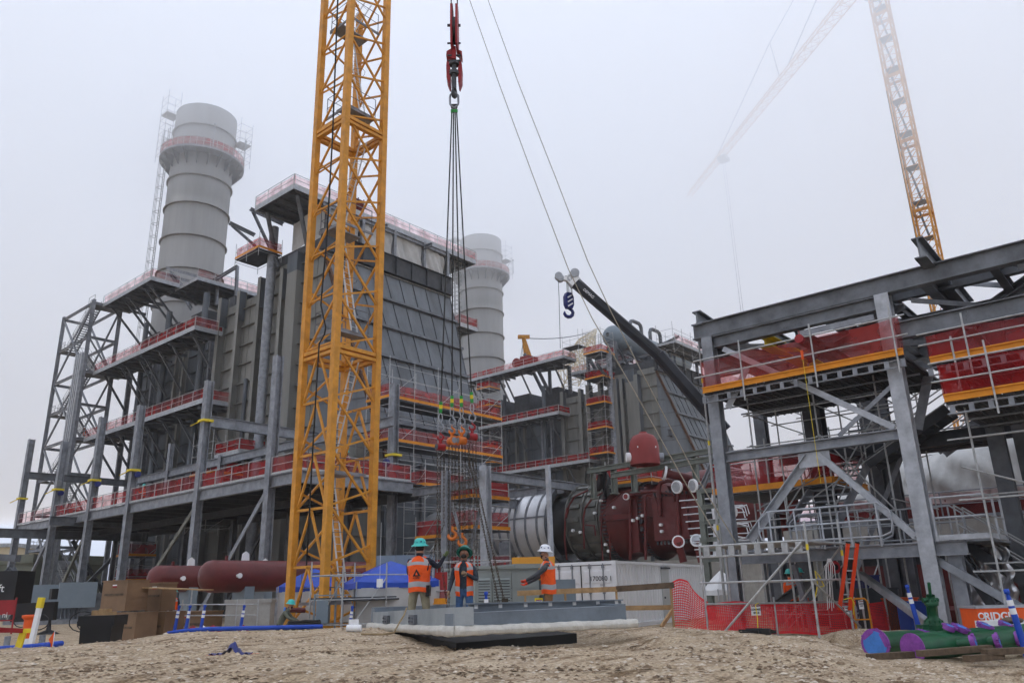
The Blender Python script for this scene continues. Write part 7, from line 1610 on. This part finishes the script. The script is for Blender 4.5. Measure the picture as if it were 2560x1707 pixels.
    if beard: m = M(); m.ball(J['hd0']+fd*.05+hu*.005, .062, .05, .05, 12, 8); m.ball(J['hd0']-hu*.0-fd*.01, .07, .06, .045, 12, 8); m.v = [tuple(W(V(v))) for v in m.v]; m.build('beard', HAIR, r)
    else: m = M(); m.ball(J['hd1']-fd*.02-hu*.01, .096, .088, .07, 12, 8); m.v = [tuple(W(V(v))) for v in m.v]; m.build('hair', HAIR, r)
    if glasses: m = M(); m.bar(J['hd1']-hu*.005+fd*.092-hs_*.065, J['hd1']-hu*.005+fd*.092+hs_*.065, .02, .035, up=fd); m.bar(J['hd1']-hu*.005+fd*.085-hs_*.07, J['hd1']-hu*.005-hs_*.09, .012, .012); m.v = [tuple(W(V(v))) for v in m.v]; m.build('glasses', GLS, r)
    if belt:
        m = M(); m.hexa([W(p) for p in ((.16, -.1, .78), (.23, -.1, .78), (.23, .02, .78), (.16, .02, .78), (.15, -.11, .98), (.24, -.11, .98), (.24, .03, .98), (.15, .03, .98))]); m.build('tool_pouch', BLK, r)
    return r
def gp(px, dep): p = DP(px, 1400, dep); p.z = hgt(p.x, p.y)-.03; return p
h1 = gp(962, 15.3); h1.z = -.1
person('person in orange vest and teal helmet seen from behind with right arm stretched out', h1, FH*.95+RH*.15, dict(sr=(.2, .0, 1.43), er=(.35, .12, 1.32), wr=(.44, .24, 1.5), curlr=.12, palmr=(0, .5, -.4), el=(-.24, .1, 1.2), wl=(-.12, .32, 1.18), kl=(-.15, .0, .5), al=(-.17, -.05, .09), tl=(-.2, .12, .045), kr=(.15, .03, .5), ar=(.17, 0, .09), tr=(.2, .16, .045)),
       1.01, NAVYC, KHAKI, GLOVL, CYAN, girth=1.14, emblem=True, beard=False, open_front=False, belt=True, hatmarks=True)
person('person in jeans and open orange vest looking up between the chains, green helmet tipped back', gp(1067, 15.0)*1.0+V((0, 0, -.15-gp(1067, 15.0).z)), -FH*.97-RH*.1, dict(hd1=(0, -.02, 1.69), hd2=(0, -.06, 1.745), hd0=(0, .02, 1.61), chin=(0, 0, 0), el=(-.27, .04, 1.17), wl=(-.1, .24, 1.28), curll=.9, palml=(1, 0, 0), er=(.27, -.02, 1.15), wr=(.3, .1, .97), curlr=.5),
       .95, PLAID, JEAN, GLOVT, mat('green_helmet', (.02, .22, .17), .35, 0, .06, 4), SKIND, girth=.98, hat_tilt=(0, -.2), face=(0, .8, .6))
h3 = gp(1262, 15.9); h3.z = -.17
person('bearded person in white helmet and grey hoodie holding both hands out to the left', h3, -RH*.95+FH*.12, dict(el=(-.25, .22, 1.24), wl=(-.2, .42, 1.16), er=(.22, .2, 1.22), wr=(.16, .44, 1.1), curll=.25, curlr=.3, palml=(.6, 0, .6), palmr=(-.3, 0, .8), hd0=(0, .05, 1.61), hd1=(0, .05, 1.69), hd2=(0, .035, 1.755), nk1=(0, .03, 1.54)),
       .97, GREYC, TAN, GLOVR, HWHT, girth=1.06, glasses=True, hatmarks=True)
p = XP(345, 1128, 28.5); p.z = 7.6
person('person in orange vest and teal helmet on the raised deck behind red netting', V((28, p.y, 7.6)), RH*-.9-FH*.3, dict(el=(-.24, .15, 1.2), wl=(-.15, .35, 1.25), er=(.24, .15, 1.2), wr=(.1, .35, 1.2)), 1.0, HIVIS, NAVYC, simple=True)
p = XP(203, 990, 34.6)
person('person in orange vest descending the far stair tower', V((34.9, 94.6, 18.05)), -RH-FH*.4, dict(el=(-.24, .12, 1.15), wl=(-.28, .3, 1.05)), 1.0, NAVYC, NAVYC, hat=HWHT, simple=True)
person('crouching person in orange vest and teal helmet at the foot of the tall deck column', gp(648, 26.5)+V((0, 0, -.1)), RH, dict(pel=(0, -.1, .62), wst=(0, -.02, .76), chs=(0, .1, .98), nk0=(0, .18, 1.1), nk1=(0, .22, 1.16), hd0=(0, .26, 1.22), hd1=(0, .28, 1.3), hd2=(0, .28, 1.36), sl=(-.19, .14, 1.07), sr=(.19, .14, 1.07), el=(-.24, .3, .88), wl=(-.18, .5, .8), er=(.24, .3, .88), wr=(.18, .5, .8), hl=(-.1, -.1, .58), hr=(.1, -.1, .58), kl=(-.14, .25, .5), kr=(.14, .25, .5)), 1.0, OLIVE, NAVYC, vest=False, simple=True)
person('person seen from behind in banded orange vest beyond the mesh fence', GP(1824, 26.5), FH, {}, 1.02, HIVIS, NAVYC, simple=True, beard=False, open_front=False)
person('masked person in olive shirt and orange vest facing the other beyond the mesh fence', GP(1848, 26), -RH-FH*.2, {}, 1.03, OLIVE, NAVYC, simple=True)
person('person in teal helmet almost hidden in the shade under the plywood top', GP(396, 31), -FH, {}, 1.0, NAVYC, NAVYC, simple=True)
person('person in teal helmet on the deck, half hidden behind the yellow mast', V((30.5, 40.0, 7.6)), -FH+RH*.4, {}, 1.0, RED, NAVYC, simple=True)
# ---------------- air ----------------
def volbox(name, x0, x1, y0, y1, z0, z1, dens, col, label):
    m = M(); m.box(x0, x1, y0, y1, z0, z1); vm = bpy.data.materials.new(name); vm.use_nodes = True; n = vm.node_tree.nodes; n.clear()
    o = n.new('ShaderNodeOutputMaterial'); v = n.new('ShaderNodeVolumePrincipled'); v.inputs['Density'].default_value = dens; v.inputs['Color'].default_value = (*col, 1); v.inputs['Anisotropy'].default_value = .0
    vm.node_tree.links.new(v.outputs[0], o.inputs['Volume']); ob = m.build(name, vm); ob['kind'] = 'stuff'; ob['label'] = label; return ob
volbox('haze', -150, 330, -150, 330, -2.2, 125,   .00035, (.98, .985, 1), 'thin even mist over the whole site')
volbox('low_cloud', -250, 620, -250, 620, 51, 112, .027, (.98, .988, 1), 'low cloud base swallowing the stack tops and the far crane jib')

SC.cycles.volume_bounces = 7; SC.cycles.max_bounces = 14
